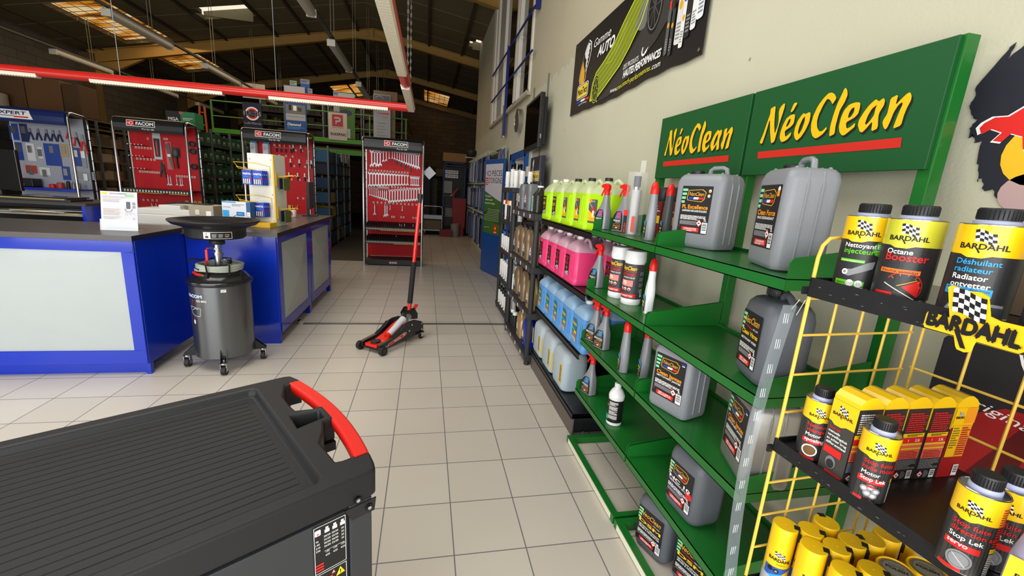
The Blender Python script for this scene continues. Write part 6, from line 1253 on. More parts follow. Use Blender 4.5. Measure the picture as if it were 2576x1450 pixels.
for k, (m_, dx, dy) in enumerate(((RED,0.02,0.0),(BLK,-0.02,0.01),(YEL,0.0,-0.02),(GRNI,0.03,0.02),(BLK,-0.01,-0.01))): mb.cyl((dx*0.5,dy*0.5,0.03),(dx*1.6,dy*1.6,0.155),0.004,m_,6)
mb.build('pens', t)
t = empty('papers', 'white papers lying beside the pen cup', 'papers', (-1.80, 5.85, 1.0925)); mb = MB(); mb.box(-0.14,-0.2,0,0.07,0.1,0.02,PAP); mb.build('sheets', t, bevel=0.001)
for k, (dx, c) in enumerate(((0.0,'#c62a20'),(0.06,'#2a2a2c'),(0.12,'#c62a20'),(0.18,'#e0b030'))):
    t = empty('screwdriver_tub', 'upright %s handled screwdriver set at the back of the counter' % ('red','black','dark red','yellow')[k], 'screwdrivers', (-1.98+dx, 6.30, 1.0925)); mb = MB(); mb.lathe([(0.022,0),(0.022,0.06),(0,0.06)],BLK,12); mb.build('holder', t); mb = MB()
    for q in range(3): mb.lathe([(0.005,0.06),(0.009,0.075),(0.009,0.13),(0.006,0.14),(0,0.14)],mat('handle_%d'%k,c,0.4),10,(0.010*math.cos(q*2.1),0.010*math.sin(q*2.1),0))
    mb.build('handles', t)

# ================================================================ OIL DRAINER
t = empty('oil_drainer', 'dark metallic waste oil drainer with black funnel on castors between counters', 'oil drainer', (-1.655, 3.84, 0))
DRM = mat('drum_graphite', '#6a6d70', 0.30, metal=0.85, coat=0.4)
mb = MB(); r = 0.217; mb.lathe([(r*0.93,0.10),(r,0.115),(r,0.70),(r,0.715)], DRM, 56); mb.build('drum', t)
mb = MB(); mb.lathe([(r*1.0,0.712),(r*1.075,0.724),(r*1.085,0.736),(r*1.07,0.748),(r*1.0,0.752),(r*0.97,0.765),(r*0.86,0.795),(r*0.70,0.815),(r*0.45,0.825),(0,0.828)], mat('drum_black','#191a1c',0.25,coat=0.4), 56); mb.build('lid', t)
mb = MB(); mb.lathe([(0.05,1.055),(0.06,1.075),(0.19,1.085),(0.205,1.095),(0.208,1.11),(0.208,1.155),(0.215,1.170),(0.245,1.182),(0.285,1.196),(0.305,1.214),(0.312,1.222),(0.310,1.230),(0.300,1.228),(0.285,1.214),(0.24,1.198),(0.19,1.172),(0.06,1.150),(0,1.148)], mat('funnel_black','#161617',0.42), 64); mb.build('funnel', t)
d = Dec()
d.rect(0.0,1.097,0.19,1.149,WHT,1,n=16); d.rect(0.045,1.100,0.186,1.146,BKI,2,n=14); d.text('!', 0.02, 1.128, 0.014, BKI, 3, al='C', bold=0.05); d.rect(0.012,1.105,0.032,1.12,BKI,3)
for k in range(3): d.rect(0.055+k*0.042,1.126,0.085+k*0.042,1.130,WHT,3,n=2); d.rect(0.055+k*0.042,1.112,0.082+k*0.042,1.116,WHT,3,n=2)
d.disc(0.15,1.13,0.005,RED,4)
d.build('instruction_label', cylm(0.2085), t)
mb = MB(); mb.lathe([(0.052,1.03),(0.055,1.035),(0.055,1.057)], BLK, 20); mb.cyl((0,0,0.96),(0,0,1.035),0.026,CHR,16); mb.cyl((0,0,0.985),(0,0,1.0),0.031,STL,6); mb.cyl((0,0,0.94),(0,0,0.965),0.036,CHR,18); mb.cyl((0,0,0.82),(0,0,0.945),0.029,CHR,18); mb.lathe([(0.06,0.826),(0.06,0.842),(0.03,0.846)],STL,18); mb.build('stem', t)
mb = MB(); mb.cyl((-0.02,-0.02,1.0),(-0.05,-0.035,1.0),0.009,CHR,8); mb.box(-0.075,-0.045,0.90,-0.058,-0.032,0.985,REDT); mb.tube([(-0.05,-0.035,1.0),(-0.062,-0.038,0.995),(-0.066,-0.038,0.98)],0.006,REDT,6); mb.build('red_lever', t)
mb = MB(); mb.cyl((0.03,0,0.89),(0.075,-0.01,0.89),0.008,CHR,8); mb.cyl((0.075,-0.01,0.89),(0.095,-0.015,0.89),0.018,BLK,12); mb.cyl((0.05,0,0.84),(0.05,0,0.91),0.009,CHR,8); mb.cyl((0.11,0.0,0.83),(0.11,0.0,0.87),0.010,CHR,8); mb.cyl((-0.07,-0.02,0.82),(-0.07,-0.02,0.87),0.010,CHR,8); mb.cyl((-0.085,-0.02,0.85),(-0.085,-0.02,0.90),0.008,REDT,8); mb.build('valve_fittings', t)
HOS = mat('clear_hose', '#b9c2b6', 0.3, alpha=0.85); mb = MB()
for k in range(3): mb.tube([(0.158*math.cos(a*PI/14)+0.005*k,0.158*math.sin(a*PI/14),0.832+k*0.017+0.004*math.sin(a*0.7+k)) for a in range(28)],0.0115,HOS,8,closed=True)
mb.build('hose_coil', t)
mb = MB(); mb.tube([(-0.16,-0.06,0.80),(-0.10,-0.14,0.798),(-0.06,-0.165,0.80)],0.014,REDT,8); mb.build('red_grip', t)
mb = MB(); mb.cyl((-0.085,-0.155,0.80),(-0.03,-0.18,0.80),0.011,mat('brass','#b58d3c',0.3,metal=1.0),8); mb.cyl((-0.03,-0.18,0.80),(0.0,-0.19,0.797),0.014,BLK,8); mb.tube([(-0.16,-0.05,0.86),(-0.13,-0.10,0.85),(-0.09,-0.14,0.84),(-0.05,-0.15,0.82)],0.005,BLK,6); mb.build('hose_coupling', t)
for s in (0, 1):
    mb = MB(); a0 = R((-70, 110)[s]); pts = []
    for q, z in ((-0.42,0.79),(-0.42,0.885),(0.42,0.885),(0.42,0.79)): pts.append((q, z))
    P = [(0.175*math.cos(a0-0.42),0.175*math.sin(a0-0.42),0.785)]
    for k in range(9): a = a0-0.42+0.84*k/8; P.append((0.19*math.cos(a),0.19*math.sin(a),0.885))
    P.append((0.175*math.cos(a0+0.42),0.175*math.sin(a0+0.42),0.785)); mb.tube(P,0.0065,BLKM,8); mb.build('hose_bracket', t)
mb = MB(); mb.tube([(-0.10,0.02,0.895),(-0.20,-0.03,0.895),(-0.225,0.0,0.89),(-0.21,0.03,0.89),(-0.17,0.04,0.89)],0.008,BLK,6); mb.build('black_handle', t)
d = Dec(); d.text('FACOM', -0.005, 0.625, 0.024, mat('logo_blue_white','#b9cdf0',0.5), 2, w=0.155, al='C', bold=0.05)
d.text('OD-80G', 0.062, 0.592, 0.017, WHT, 2, w=0.085, al='C', bold=0.01); d.line([(-0.012,0.598),(-0.03,0.598),(-0.03,0.555)],0.004,RED,2)
d.line([(-0.055,0.548),(0.055,0.538),(0.045,0.475),(0.02,0.470),(-0.012,0.478),(-0.04,0.49),(-0.055,0.548)],0.0025,WHT,2); d.line([(-0.03,0.52),(0.0,0.535),(0.03,0.53)],0.003,WHT,2); d.line([(-0.01,0.47),(-0.015,0.44)],0.004,RED,2); d.disc(-0.018,0.422,0.012,WHT,2,ry=0.018); d.ring(-0.018,0.422,0.006,0.009,RED,3)
d.build('printed_logo', cylm(r, a0=R(-33)), t); d = Dec(); d.rect(0.0,0.672,0.036,0.695,WHT,1,n=4); d.para(0.004,0.676,0.032,0.69,2,GRYI,2); d.build('white_tag', cylm(r, a0=R(22)), t)
for k, a in enumerate((16, -72, 196, 106)):
    a = R(a); c_, s_ = math.cos(a), math.sin(a); Tr = Matrix.Rotation(a, 4, 'Z')
    mb = MB(); mb.prism([(0.20,0.165),(0.215,0.195),(0.285,0.125),(0.298,0.115),(0.298,0.105),(0.20,0.105)],'y',-0.025,-0.021,BLKM,Tr); mb.prism([(0.20,0.165),(0.215,0.195),(0.285,0.125),(0.298,0.115),(0.298,0.105),(0.20,0.105)],'y',0.021,0.025,BLKM,Tr); mb.box(0.20,-0.025,0.103,0.298,0.025,0.107,BLKM,Tr); mb.cyl((0.273*c_,0.273*s_,0.107),(0.273*c_,0.273*s_,0.125),0.009,CHR,8); br = mb.build('caster_bracket', t)
    mb = MB(); cx, cy = 0.273*c_, 0.273*s_; mb.lathe([(0.024,0.090),(0.026,0.095),(0.024,0.102)],CHR,16,(cx,cy,0))
    for q in (-0.021, 0.021): mb.box(cx+q-0.0015,cy-0.018,0.03,cx+q+0.0015,cy+0.018,0.092,CHR)
    mb.cyl((cx-0.022,cy,0.038),(cx+0.022,cy,0.038),0.005,CHR,8); f_ = mb.build('caster_fork', t)
    mb = MB(); mb.cyl((cx-0.016,cy,0.0375),(cx+0.016,cy,0.0375),0.037,mat('tyre_black','#1c1c1d',0.6),28); mb.cyl((cx-0.017,cy,0.0375),(cx+0.017,cy,0.0375),0.020,STL,16); mb.build('wheel', f_)

# ================================================================ TROLLEY JACK
t = empty('trolley_jack', 'red and black trolley jack with tall upright handle on the aisle floor', 'trolley jack', (-0.485, 4.04, 0), R(52))
JB = mat('jack_black', '#17191c', 0.35, coat=0.3); JR = mat('jack_red', '#df2418', 0.3, coat=0.4)
prof = [(-0.02,0.045),(-0.02,0.095),(0.03,0.105),(0.16,0.118),(0.26,0.165),(0.33,0.215),(0.40,0.232),(0.50,0.228),(0.60,0.190),(0.64,0.160),(0.64,0.080),(0.60,0.055),(0.35,0.050),(0.1,0.035)]
for y in (-0.118, 0.098):
    mb = MB(); mb.prism(prof,'y',y,y+0.014,JB); mb.prism([(-0.02,0.089),(0.03,0.099),(0.16,0.112),(0.26,0.159),(0.33,0.209),(0.33,0.217),(0.26,0.168),(0.16,0.120),(0.03,0.107),(-0.02,0.097)],'y',min(y,y+0.014)-0.012,max(y,y+0.014)+0.012,JB); mb.build('side_plate', t, bevel=0.002)
mb = MB(); mb.cyl((0.0,-0.15,0.042),(0.0,0.15,0.042),0.012,JB,12); mb.box(0.53,-0.14,0.06,0.63,0.14,0.075,JB); mb.box(0.40,-0.10,0.05,0.60,0.10,0.062,JB); mb.build('axle', t)
for y in (-0.165, 0.125):
    mb = MB(); mb.cyl((0,y,0.042),(0,y+0.04,0.042),0.042,mat('tyre_black','#1c1c1d'),28); mb.cyl((0,y-0.001,0.042),(0,y+0.041,0.042),0.022,JB,20); mb.build('front_wheel', t)
for y in (-0.125, 0.125):
    mb = MB(); mb.lathe([(0.02,0.062),(0.024,0.066),(0.024,0.072)],CHR,14,(0.59,y,0)); mb.box(0.575,y-0.019,0.024,0.605,y-0.016,0.064,CHR); mb.box(0.575,y+0.016,0.024,0.605,y+0.019,0.064,CHR); mb.cyl((0.59,y-0.012,0.026),(0.59,y+0.012,0.026),0.026,mat('tyre_black','#1c1c1d'),20); mb.build('rear_caster', t)
mb = MB(); mb.prism([(0.02,0.085),(0.12,0.095),(0.22,0.125),(0.34,0.185),(0.44,0.215),(0.44,0.19),(0.3,0.13),(0.2,0.08),(0.02,0.06)],'y',-0.062,0.062,JR); mb.box(-0.01,-0.075,0.055,0.11,0.075,0.085,JR); mb.build('lifting_arm', t, bevel=0.004)
mb = MB(); mb.lathe([(0.045,0.088),(0.050,0.092),(0.050,0.102),(0.045,0.104),(0.042,0.100),(0,0.100)],JB,28,(0.055,0,0)); mb.build('saddle', t)
mb = MB(); mb.cyl((0.20,-0.035,0.13),(0.46,-0.01,0.235),0.030,mat('ram_white','#c9ccd2',0.35),20,r1=0.042); mb.cyl((0.165,-0.037,0.118),(0.20,-0.035,0.13),0.030,JR,16); mb.cyl((0.44,-0.012,0.228),(0.475,-0.009,0.24),0.045,BLK,20); mb.build('ram', t)
mb = MB(); mb.prism([(0.50,0.22),(0.47,0.285),(0.52,0.335),(0.56,0.335),(0.62,0.26),(0.62,0.20)],'y',-0.055,-0.049,JB); mb.prism([(0.50,0.22),(0.47,0.285),(0.52,0.335),(0.56,0.335),(0.62,0.26),(0.62,0.20)],'y',0.049,0.055,JB); mb.cyl((0.54,-0.06,0.30),(0.54,0.06,0.30),0.016,JB,14); mb.build('handle_yoke', t)
mb = MB(); mb.box(0.60,-0.02,0.27,0.70,0.02,0.276,JR,Matrix.Translation((0.6,0,0.27))@Matrix.Rotation(-0.75,4,'Y')@Matrix.Translation((-0.6,0,-0.27))); mb.build('foot_pedal', t)
mb = MB()
for x, z in ((0.44,0.19),(0.40,0.135),(0.60,0.165),(0.60,0.10)): mb.cyl((x,-0.122,z),(x,-0.130,z),0.012,CHR,6); mb.cyl((x,0.117,z),(x,0.125,z),0.012,CHR,6)
mb.build('bolts', t)
hb, ht = Vector((0.545,0,0.30)), Vector((0.655,-0.037,1.52)); P = lambda q: tuple(hb+(ht-hb)*q)
mb = MB(); mb.cyl(P(0),P(0.07),0.021,JR,18); mb.cyl(P(0.42),P(0.93),0.019,JR,18); mb.build('handle_tube', t)
mb = MB(); mb.cyl(P(0.065),P(0.425),0.027,mat('foam_black','#1b1b1c',0.75),20); mb.build('foam_sleeve', t); mb = MB(); mb.cyl(P(0.925),P(1.0),0.023,BLK,18); mb.build('hand_grip', t)
mb = MB(); mb.prism([(0.40,0.20),(0.44,0.30),(0.50,0.27),(0.52,0.20)],'y',-0.065,-0.063,CLP); mb.prism([(0.42,0.22),(0.47,0.29),(0.50,0.25)],'y',0.02,0.022,CLP); mb.build('plastic_film', t)
d = Dec(); d.poly([(0.10,0.052),(0.30,0.085),(0.36,0.105),(0.37,0.125),(0.34,0.135),(0.10,0.078)],CREAM,1); d.poly([(0.105,0.055),(0.30,0.088),(0.355,0.107),(0.363,0.124),(0.34,0.131),(0.105,0.075)],RED,2); d.text('FACOM', 0.19, 0.078, 0.012, WHT, 3, w=0.09, rot=0.17, bold=0.03); d.text('3T', 0.315, 0.102, 0.018, WHT, 3, w=0.03, rot=0.2, bold=0.03); d.rect(0.06,0.05,0.095,0.07,mat('grey_sticker','#7e8084',0.5),1)
d.build('sticker', flatY(-0.1185), t)

# ================================================================ TOOL TROLLEY (foreground)
t = empty('tool_trolley', 'black roller tool cabinet with ribbed top and red push handle in foreground', 'tool trolley', (-0.249, 1.141, 0), R(32.4))
PT = mat('trolley_plastic', '#1a1b1e', 0.55, bump=0.10, bscale=400); MTB = mat('trolley_metal', '#3a3c40', 0.38, metal=0.35, noise=0.05, nscale=8)
L_, Wd, zt = -1.15, 0.305, 0.972
mb = MB()
# top shell as strips around the recess and the handle openings (z 0.90..0.972)
def slab(x0, y0, x1, y1, z0=0.90, z1=zt): mb.box(x0,y0,z0,x1,y1,z1,PT)
mb = MB()
xi0, xi1, yi = L_+0.09, -0.120, 0.268
prof_out = [(L_,-Wd),(-0.03,-Wd),(-0.008,-Wd+0.012),(0.003,-Wd+0.05),(0.004,-0.235)]
def ringfaces():
    out = [(L_+0.02,-Wd),(-0.03,-Wd),(-0.012,-Wd+0.006),(-0.004,-Wd+0.03),(0.004,-0.235),(-0.030,-0.235),(-0.072,-0.222),(-0.072,-0.128),(-0.048,-0.085),(-0.03,-0.036),(0.0,-0.036),(0.0,0.049),(-0.03,0.049),(-0.068,0.066),(-0.072,0.10),(-0.072,0.16),(-0.042,0.246),(0.004,0.246),(-0.004,Wd-0.03),(-0.012,Wd-0.006),(-0.03,Wd),(L_+0.02,Wd),(L_,Wd-0.02),(L_,-Wd+0.02)]
    return out
out = ringfaces(); inn = [(xi0,-yi),(xi1-0.01,-yi),(xi1,-yi+0.012),(xi1,yi-0.012),(xi1-0.01,yi),(xi0,yi)]
bm = bmesh.new()
def loop(pts, z): return [bm.verts.new((a, b_, z)) for a, b_ in pts]
ci = [(-0.092,-0.028),(-0.020,-0.014),(-0.017,0.032),(-0.088,0.045)]
ot = loop(out, zt); ob_ = loop(out, 0.905); it_ = loop(inn, zt); ct_ = loop(ci, zt); cb_ = loop([(a, b_*0.8) for a, b_ in ci], 0.925); ib = loop([(a*1.0+(0.006 if a < -0.5 else -0.006), b_*0.975) for a, b_ in inn], zt-0.022)
es = []
for lp in (ot, it_, ct_):
    for i in range(len(lp)): es.append(bm.edges.new((lp[i], lp[(i+1) % len(lp)])))
bmesh.ops.triangle_fill(bm, edges=es, use_beauty=True)
for A, B in ((ot, ob_), (it_, ib), (ct_, cb_)):
    for i in range(len(A)): bm.faces.new((A[i], A[(i+1) % len(A)], B[(i+1) % len(A)], B[i]))
bm.faces.new(ib); bm.faces.new(ob_); bm.faces.new(cb_)
bmesh.ops.recalc_face_normals(bm, faces=bm.faces)
me = bpy.data.meshes.new('top_shell'); bm.to_mesh(me); bm.free(); me.materials.append(PT); o = bpy.data.objects.new('top_shell', me); C.objects.link(o); o.parent = t
bv = o.modifiers.new('bevel', 'BEVEL'); bv.width = 0.006; bv.segments = 3; bv.limit_method = 'ANGLE'; bv.angle_limit = R(40)
for p in me.polygons: p.use_smooth = True
me.set_sharp_from_angle(angle=R(35))
top = o
mb = MB(); nrib = 21
for k in range(nrib):
    y = -0.235+0.47*k/(nrib-1); mb.prism([(y-0.0105,zt-0.0215),(y-0.0095,zt-0.0205),(y+0.0095,zt-0.0205),(y+0.0105,zt-0.0215)],'x',xi0+0.03,xi1-0.030,PT)
mb.build('ribbed_mat', top)
mb = MB()
# the cup sits proud of the shell on its outer side
mb.box(-0.072,-0.044,0.880,-0.002,0.056,0.9048,PT)
mb.build('cup_holder', top)
mb = MB(); n = 20; ys = [0.245-0.478*k/n for k in range(n+1)]
def bx_(y): q = (y-0.006)/0.239; return 0.004+0.024*(1-q*q)
rs = []
for y in ys:
    xo = bx_(y); xi_ = xo-0.036; rs.append([(xi_,y,zt-0.004),(xi_+0.004,y,zt+0.001),(xo-0.006,y,zt+0.001),(xo,y,zt-0.005),(xo,y,zt-0.028),(xo-0.006,y,zt-0.034),(xi_+0.004,y,zt-0.034),(xi_,y,zt-0.028)])
mb.rings(rs, mat('handle_red','#e2241b',0.42)); hh = mb.build('push_handle', t)
mb = MB()
for y0, y1 in ((0.236,0.250),(-0.242,-0.228)): mb.box(-0.06,y0,0.90,0.0,y1,zt-0.002,PT)
mb.build('handle_support', t)
mb = MB(); mb.box(L_+0.02,-0.290,0.10,-0.080,0.290,0.904,MTB); mb.box(-0.080,-0.290,0.10,-0.028,-0.240,0.904,MTB); mb.box(-0.080,0.250,0.10,-0.028,0.290,0.904,MTB); mb.build('cabinet_body', t, bevel=0.004)
mb = MB(); mb.box(-0.075,-0.302,0.10,-0.024,-0.290,0.904,MTB); mb.box(L_+0.02,-0.300,0.10,-0.082,-0.290,0.895,MTB); mb.build('side_panel', t, bevel=0.002)
mb = MB(); mb.box(-0.0795,-0.238,0.09,-0.076,0.248,0.90,MTB); mb.box(-0.028,-0.295,0.09,-0.020,-0.242,0.90,MTB); mb.build('end_panel', t, bevel=0.003)
mb = MB()
for x, z in ((-0.058,0.916),(-0.032,0.884)): mb.cyl((x,-0.306 if z > 0.9 else -0.303,z),(x,-0.3105 if z > 0.9 else -0.308,z),0.0085,BLKS,16); mb.cyl((x,-0.310,z),(x,-0.3112,z),0.0045,GRYI,6)
mb.build('bolts', t)
mb = MB(); mb.prism([(-0.085,0.90),(-0.072,0.868),(-0.018,0.868),(-0.014,0.90)],'y',-0.305,-0.302,PT); mb.build('corner_cap', t)
for x in (-0.12, L_+0.12):
    for y in (-0.24, 0.24): mb = MB(); mb.cyl((x,y-0.016,0.05),(x,y+0.016,0.05),0.05,mat('tyre_black','#1c1c1d'),24); mb.box(x-0.03,y-0.022,0.05,x+0.03,y+0.022,0.10,STL); mb.build('castor', t)
d = Dec(); u0, u1 = -0.153, -0.082
d.rrect(u0,0.675,u1,0.893,0.004,BKI,1); 
d.it.append((2, WHT, *(lambda P: (P, [(i, (i+1) % 4, (i+1) % 4+4, i+4) for i in range(4)]))([(u0+0.002,0.772),(u1-0.002,0.772),(u1-0.002,0.889),(u0+0.002,0.889),(u0+0.003,0.773),(u1-0.003,0.773),(u1-0.003,0.888),(u0+0.003,0.888)])))
d.it.append((2, WHT, *(lambda P: (P, [(i, (i+1) % 4, (i+1) % 4+4, i+4) for i in range(4)]))([(u0+0.002,0.725),(u1-0.002,0.725),(u1-0.002,0.768),(u0+0.002,0.768),(u0+0.003,0.726),(u1-0.003,0.726),(u1-0.003,0.767),(u0+0.003,0.767)])))
d.rrect(u0+0.004,0.868,u0+0.016,0.882,0.002,WHT,3); d.disc(u0+0.010,0.872,0.002,RED,4)
for c_ in range(3):
    x = u0+0.024+c_*0.0165; d.rect(x,0.868,x+0.010,0.876,WHT,3); d.rect(x+0.002,0.877,x+0.008,0.882,WHT,3)
    for k, s_ in enumerate(('20/20','25/20','30/20','35/20')): d.text(s_ if c_ < 2 else s_[:2], x+0.005, 0.858-k*0.0085, 0.0045, WHT, 3, al='C')
    for k, s_ in enumerate(('125','625')): d.text(s_, x+0.005, 0.818-k*0.009, 0.0045, WHT, 3, al='C')
for k, s_ in enumerate(('70','140','210','350')): d.text(s_, u0+0.005, 0.852-k*0.008, 0.0045, WHT, 3)
for k in range(3): d.rect(u0+0.004,0.778+k*0.007,u0+0.020,0.782+k*0.007,RED,3)
d.rect(u0+0.022,0.823,u1-0.006,0.8235,WHT,3)
d.poly([(u1-0.026,0.742),(u1-0.006,0.744),(u1-0.016,0.763)],YEL,3); d.text('!', u1-0.016, 0.746, 0.010, BKI, 4, al='C', bold=0.03)
d.rect(u0+0.008,0.732,u0+0.02,0.75,WHT,3); d.rect(u0+0.026,0.735,u0+0.038,0.752,RED,3); d.poly([(u0+0.036,0.755),(u0+0.044,0.755),(u0+0.040,0.764)],mat('salmon_ink','#e88a7c'),3); d.text('JETZIK', u1-0.018, 0.704, 0.006, WHT, 3, al='C', w=0.024)
d.rrect(u0+0.002,0.678,u0+0.042,0.714,0.003,WHT,3); d.para(u0+0.006,0.682,u0+0.038,0.710,4,GRYI,4)
d.build('instruction_sticker', flatY(-0.3005), t)

# ================================================================ HANGING RED LIGHT TUBE FRAME AND LAMPS
TR = mat('tube_red', '#c8241c', 0.3, coat=0.3); DIF = mat('diffuser_cream', '#ece6d2', 0.4)
t = empty('light_tube_frame', 'red hanging tube light frame with cream diffusers crossing overhead', 'tube light', (-0.21, 6.18, 2.60)); a = Vector((-6.2,0.27,0.0)); 
mb = MB(); mb.tube([tuple(a), (0,0,0)],0.052,TR,18); mb.build('long_tube', t)
mb = MB(); mb.tube([(0,0.02,0),(-0.02,-2.5,-0.0),(-0.055,-5.2,0.0)],0.052,TR,18); mb.build('cross_tube', t)
mb = MB()
for (s, e) in ((-6.1,-4.25),(-3.71,-2.28),(-1.75,-0.30)):
    q0, q1 = s/-6.2, e/-6.2; p0 = a*q0; p1 = a*q1
    pass
    v = []; 
    for p in (p0, p1):
        for dy, dz in ((-0.045,-0.022),(-0.035,-0.060),(0.035,-0.060),(0.045,-0.022)): v.append((p.x, p.y+dy, dz))
    mb.add(v, [(0,1,5,4),(1,2,6,5),(2,3,7,6),(3,0,4,7),(0,3,2,1),(4,5,6,7)], DIF)
    n_ = int((p1-p0).length/0.028)
    for k in range(n_): c_ = p0+(p1-p0)*(k+0.5)/n_; mb.box(c_.x-0.008,c_.y-0.036,-0.066,c_.x+0.008,c_.y+0.036,-0.060,DIF)
mb.build('diffuser', t)
mb = MB()
for y0, y1 in ((-0.06,-1.42),(-1.95,-5.1)):
    v = []
    for y in (y0, y1):
        x = -0.055*(-y/5.2)
        for dx, dz in ((-0.050,-0.016),(-0.038,-0.060),(0.038,-0.060),(0.050,-0.016)): v.append((x+dx,y,dz))
    mb.add(v, [(0,1,5,4),(1,2,6,5),(2,3,7,6),(3,0,4,7),(0,3,2,1),(4,5,6,7)], DIF)
    n_ = int(abs(y1-y0)/0.04)
    for k in range(n_): y = y0+(y1-y0)*(k+0.5)/n_; mb.box(-0.038-0.055*(-y/5.2),y-0.001,-0.0606,0.038-0.055*(-y/5.2),y+0.001,-0.060,mat('diffuser_groove','#cfc6aa',0.5))
mb.build('diffuser', t)
for x, y in ((-5.2,0.23),(-3.4,0.15),(-1.66,0.07),(-0.03,-0.6),(-0.02,0.03),(-0.04,-2.9)):
    mb = MB(); gx, gy = -0.21+x, 6.18+y; zt_ = rz(gx)-2.6
    mb.cyl((x,y,0.05),(x,y,zt_),0.004,STL,5)
    if x > -0.5:
        for k in range(26): mb.tube([(x+0.011*math.cos(q*PI/3)*(1 if k%2 else 0.2),y+0.011*math.cos(q*PI/3)*(0.2 if k%2 else 1),0.08+k*0.045+0.026*math.sin(q*PI/3)) for q in range(6)],0.0028,CHR,4,closed=True)
    mb.build('suspension_chain', t)
LG = mat('lamp_grey', '#8f8b82', 0.5); LGW = mat('lamp_cover', '#a9a698', 0.35)
def lamp(x, y0, y1, label, z=3.8):
    t = empty('fluorescent_lamp', label, 'lamp', (x, y0, z), 0, 'unlit fluorescent lamps under the roof'); L = y1-y0
    mb = MB(); mb.loft([(0,0.06,0.045,0.03,0,0),(L,0.06,0.045,0.03,0,0)], LGW, k=4, T=Matrix.Rotation(-PI/2,4,'X')); mb.build('cover', t)
    mb = MB(); mb.box(-0.05,0.02,0.03,0.05,L-0.02,0.065,LG)
    for y in (-0.006,L-0.03): mb.box(-0.064,y,-0.048,0.064,y+0.036,0.05,mat('lamp_cap','#b3afa2',0.5))
    mb.build('housing', t); return t
rows = {'middle': (-1.58, ((4.9,6.93),(8.17,9.89),(11.14,12.79),(13.5,15.1),(16.3,18.2))), 'left': (-4.70, ((8.10,9.75),(11.02,12.75),(14.0,15.6))), 'far left': (-7.60, ((11.3,12.97),(14.58,15.83),(17.1,18.9)))}
for nm, (x, ys) in rows.items():
    for k, (a_, b2) in enumerate(ys): lamp(x, a_, b2, 'grey fluorescent lamp in the %s hanging row, %s from the viewer' % (nm, ('nearest','second','third','fourth','fifth')[k]))
    y0, y1 = ys[0][0]-4, ys[-1][1]+1.5
    t = empty('cable_tray', 'thin dark cable tray above the %s row of lamps' % nm, 'cable tray', (x, y0, 3.88)); mb = MB(); mb.box(-0.03,0,-0.0,0.03,y1-y0,0.035,mat('tray_dark','#3c3a34',0.6)); mb.build('tray', t)
    mb = MB(); y = 0.5
    while y < y1-y0:
        for q in (-0.025, 0.025): mb.cyl((q,y,0.03),(q,y,rz(x)-3.90),0.005,mat('rod_grey','#7d7663',0.5),4)
        y += 2.3
    mb.build('suspension_rods', t)
# ================================================================ TOOL DISPLAY STANDS
def pegmat(name, c, dark):
    m, n, l, b = nodes_of(name, 0.5); b.inputs['Specular IOR Level'].default_value = 0.2; tc = n.new('ShaderNodeTexCoord'); sp = n.new('ShaderNodeSeparateXYZ'); l.new(tc.outputs['Object'], sp.inputs[0])
    fx = mth(n, l, 'SUBTRACT', mth(n, l, 'FRACT', mth(n, l, 'DIVIDE', sp.outputs[0], 0.025)), 0.5); fz = mth(n, l, 'SUBTRACT', mth(n, l, 'FRACT', mth(n, l, 'DIVIDE', sp.outputs[2], 0.025)), 0.5)
    d2 = mth(n, l, 'ADD', mth(n, l, 'MULTIPLY', fx, fx), mth(n, l, 'MULTIPLY', fz, fz)); l.new(mixc(n, l, mth(n, l, 'LESS_THAN', d2, 0.045), lin(c), lin(dark)), b.inputs['Base Color']); return m
PEGR = pegmat('pegboard_red', '#d01c26', '#5c0a10'); PEGW = pegmat('pegboard_grey', '#b4b8c6', '#3e4048')
HDB = mat('header_black', '#1a1b1e', 0.35); HDN = mat('header_navy', '#1b2c66', 0.35)
def stand(label, x0, y0, hdr, peg, w=1.12, dp=0.45, low=False):
    t = empty('tool_display_stand', label, 'display stand', (x0, y0, 0)); H_ = 2.42
    for sx in (0.0, w):
        mb = MB(); P = [(sx,0,0),(sx,0,H_-0.10),(sx,0.012,H_-0.05),(sx,0.05,H_-0.012),(sx,0.10,H_)]+[(sx,dp-0.10,H_-0.02),(sx,dp-0.04,H_-0.05),(sx,dp-0.008,H_-0.11),(sx,dp,H_-0.18),(sx,dp,0)]
        mb.tube(P, 0.021, CHR, 12); fr = mb.build('side_frame', t); mb = MB()
        for k in range(12): mb.cyl((sx,dp,0.2+k*0.18),(sx,dp,0.215+k*0.18),0.0225,BLK,12)
        mb.build('collar_rings', fr)
    mb = MB(); pr_ = [(-0.02,2.20),(-0.036,2.25),(-0.036,2.33),(-0.022,2.39),(0.01,2.425),(0.05,2.44),(0.12,2.44),(dp-0.1,2.405),(dp-0.1,2.385),(0.10,2.41),(0.03,2.39),(0.0,2.34),(0.0,2.20)]
    mb.prism(pr_, 'x', 0.022, w-0.022, hdr, smooth=False); hd = mb.build('header', t)
    mb = MB(); mb.box(0.02,dp-0.055,0.14 if low else 0.14,w-0.02,dp-0.045,2.36,peg); mb.box(0.005,dp-0.07,0.1,0.02,dp-0.03,2.36,WPL); mb.box(w-0.02,dp-0.07,0.1,w-0.005,dp-0.03,2.36,BLK); pg = mb.build('pegboard', t)
    mb = MB(); mb.box(0.02,0.0,0.02,w-0.02,dp,0.12,BLK); mb.build('base', t, bevel=0.004)
    return t, hd
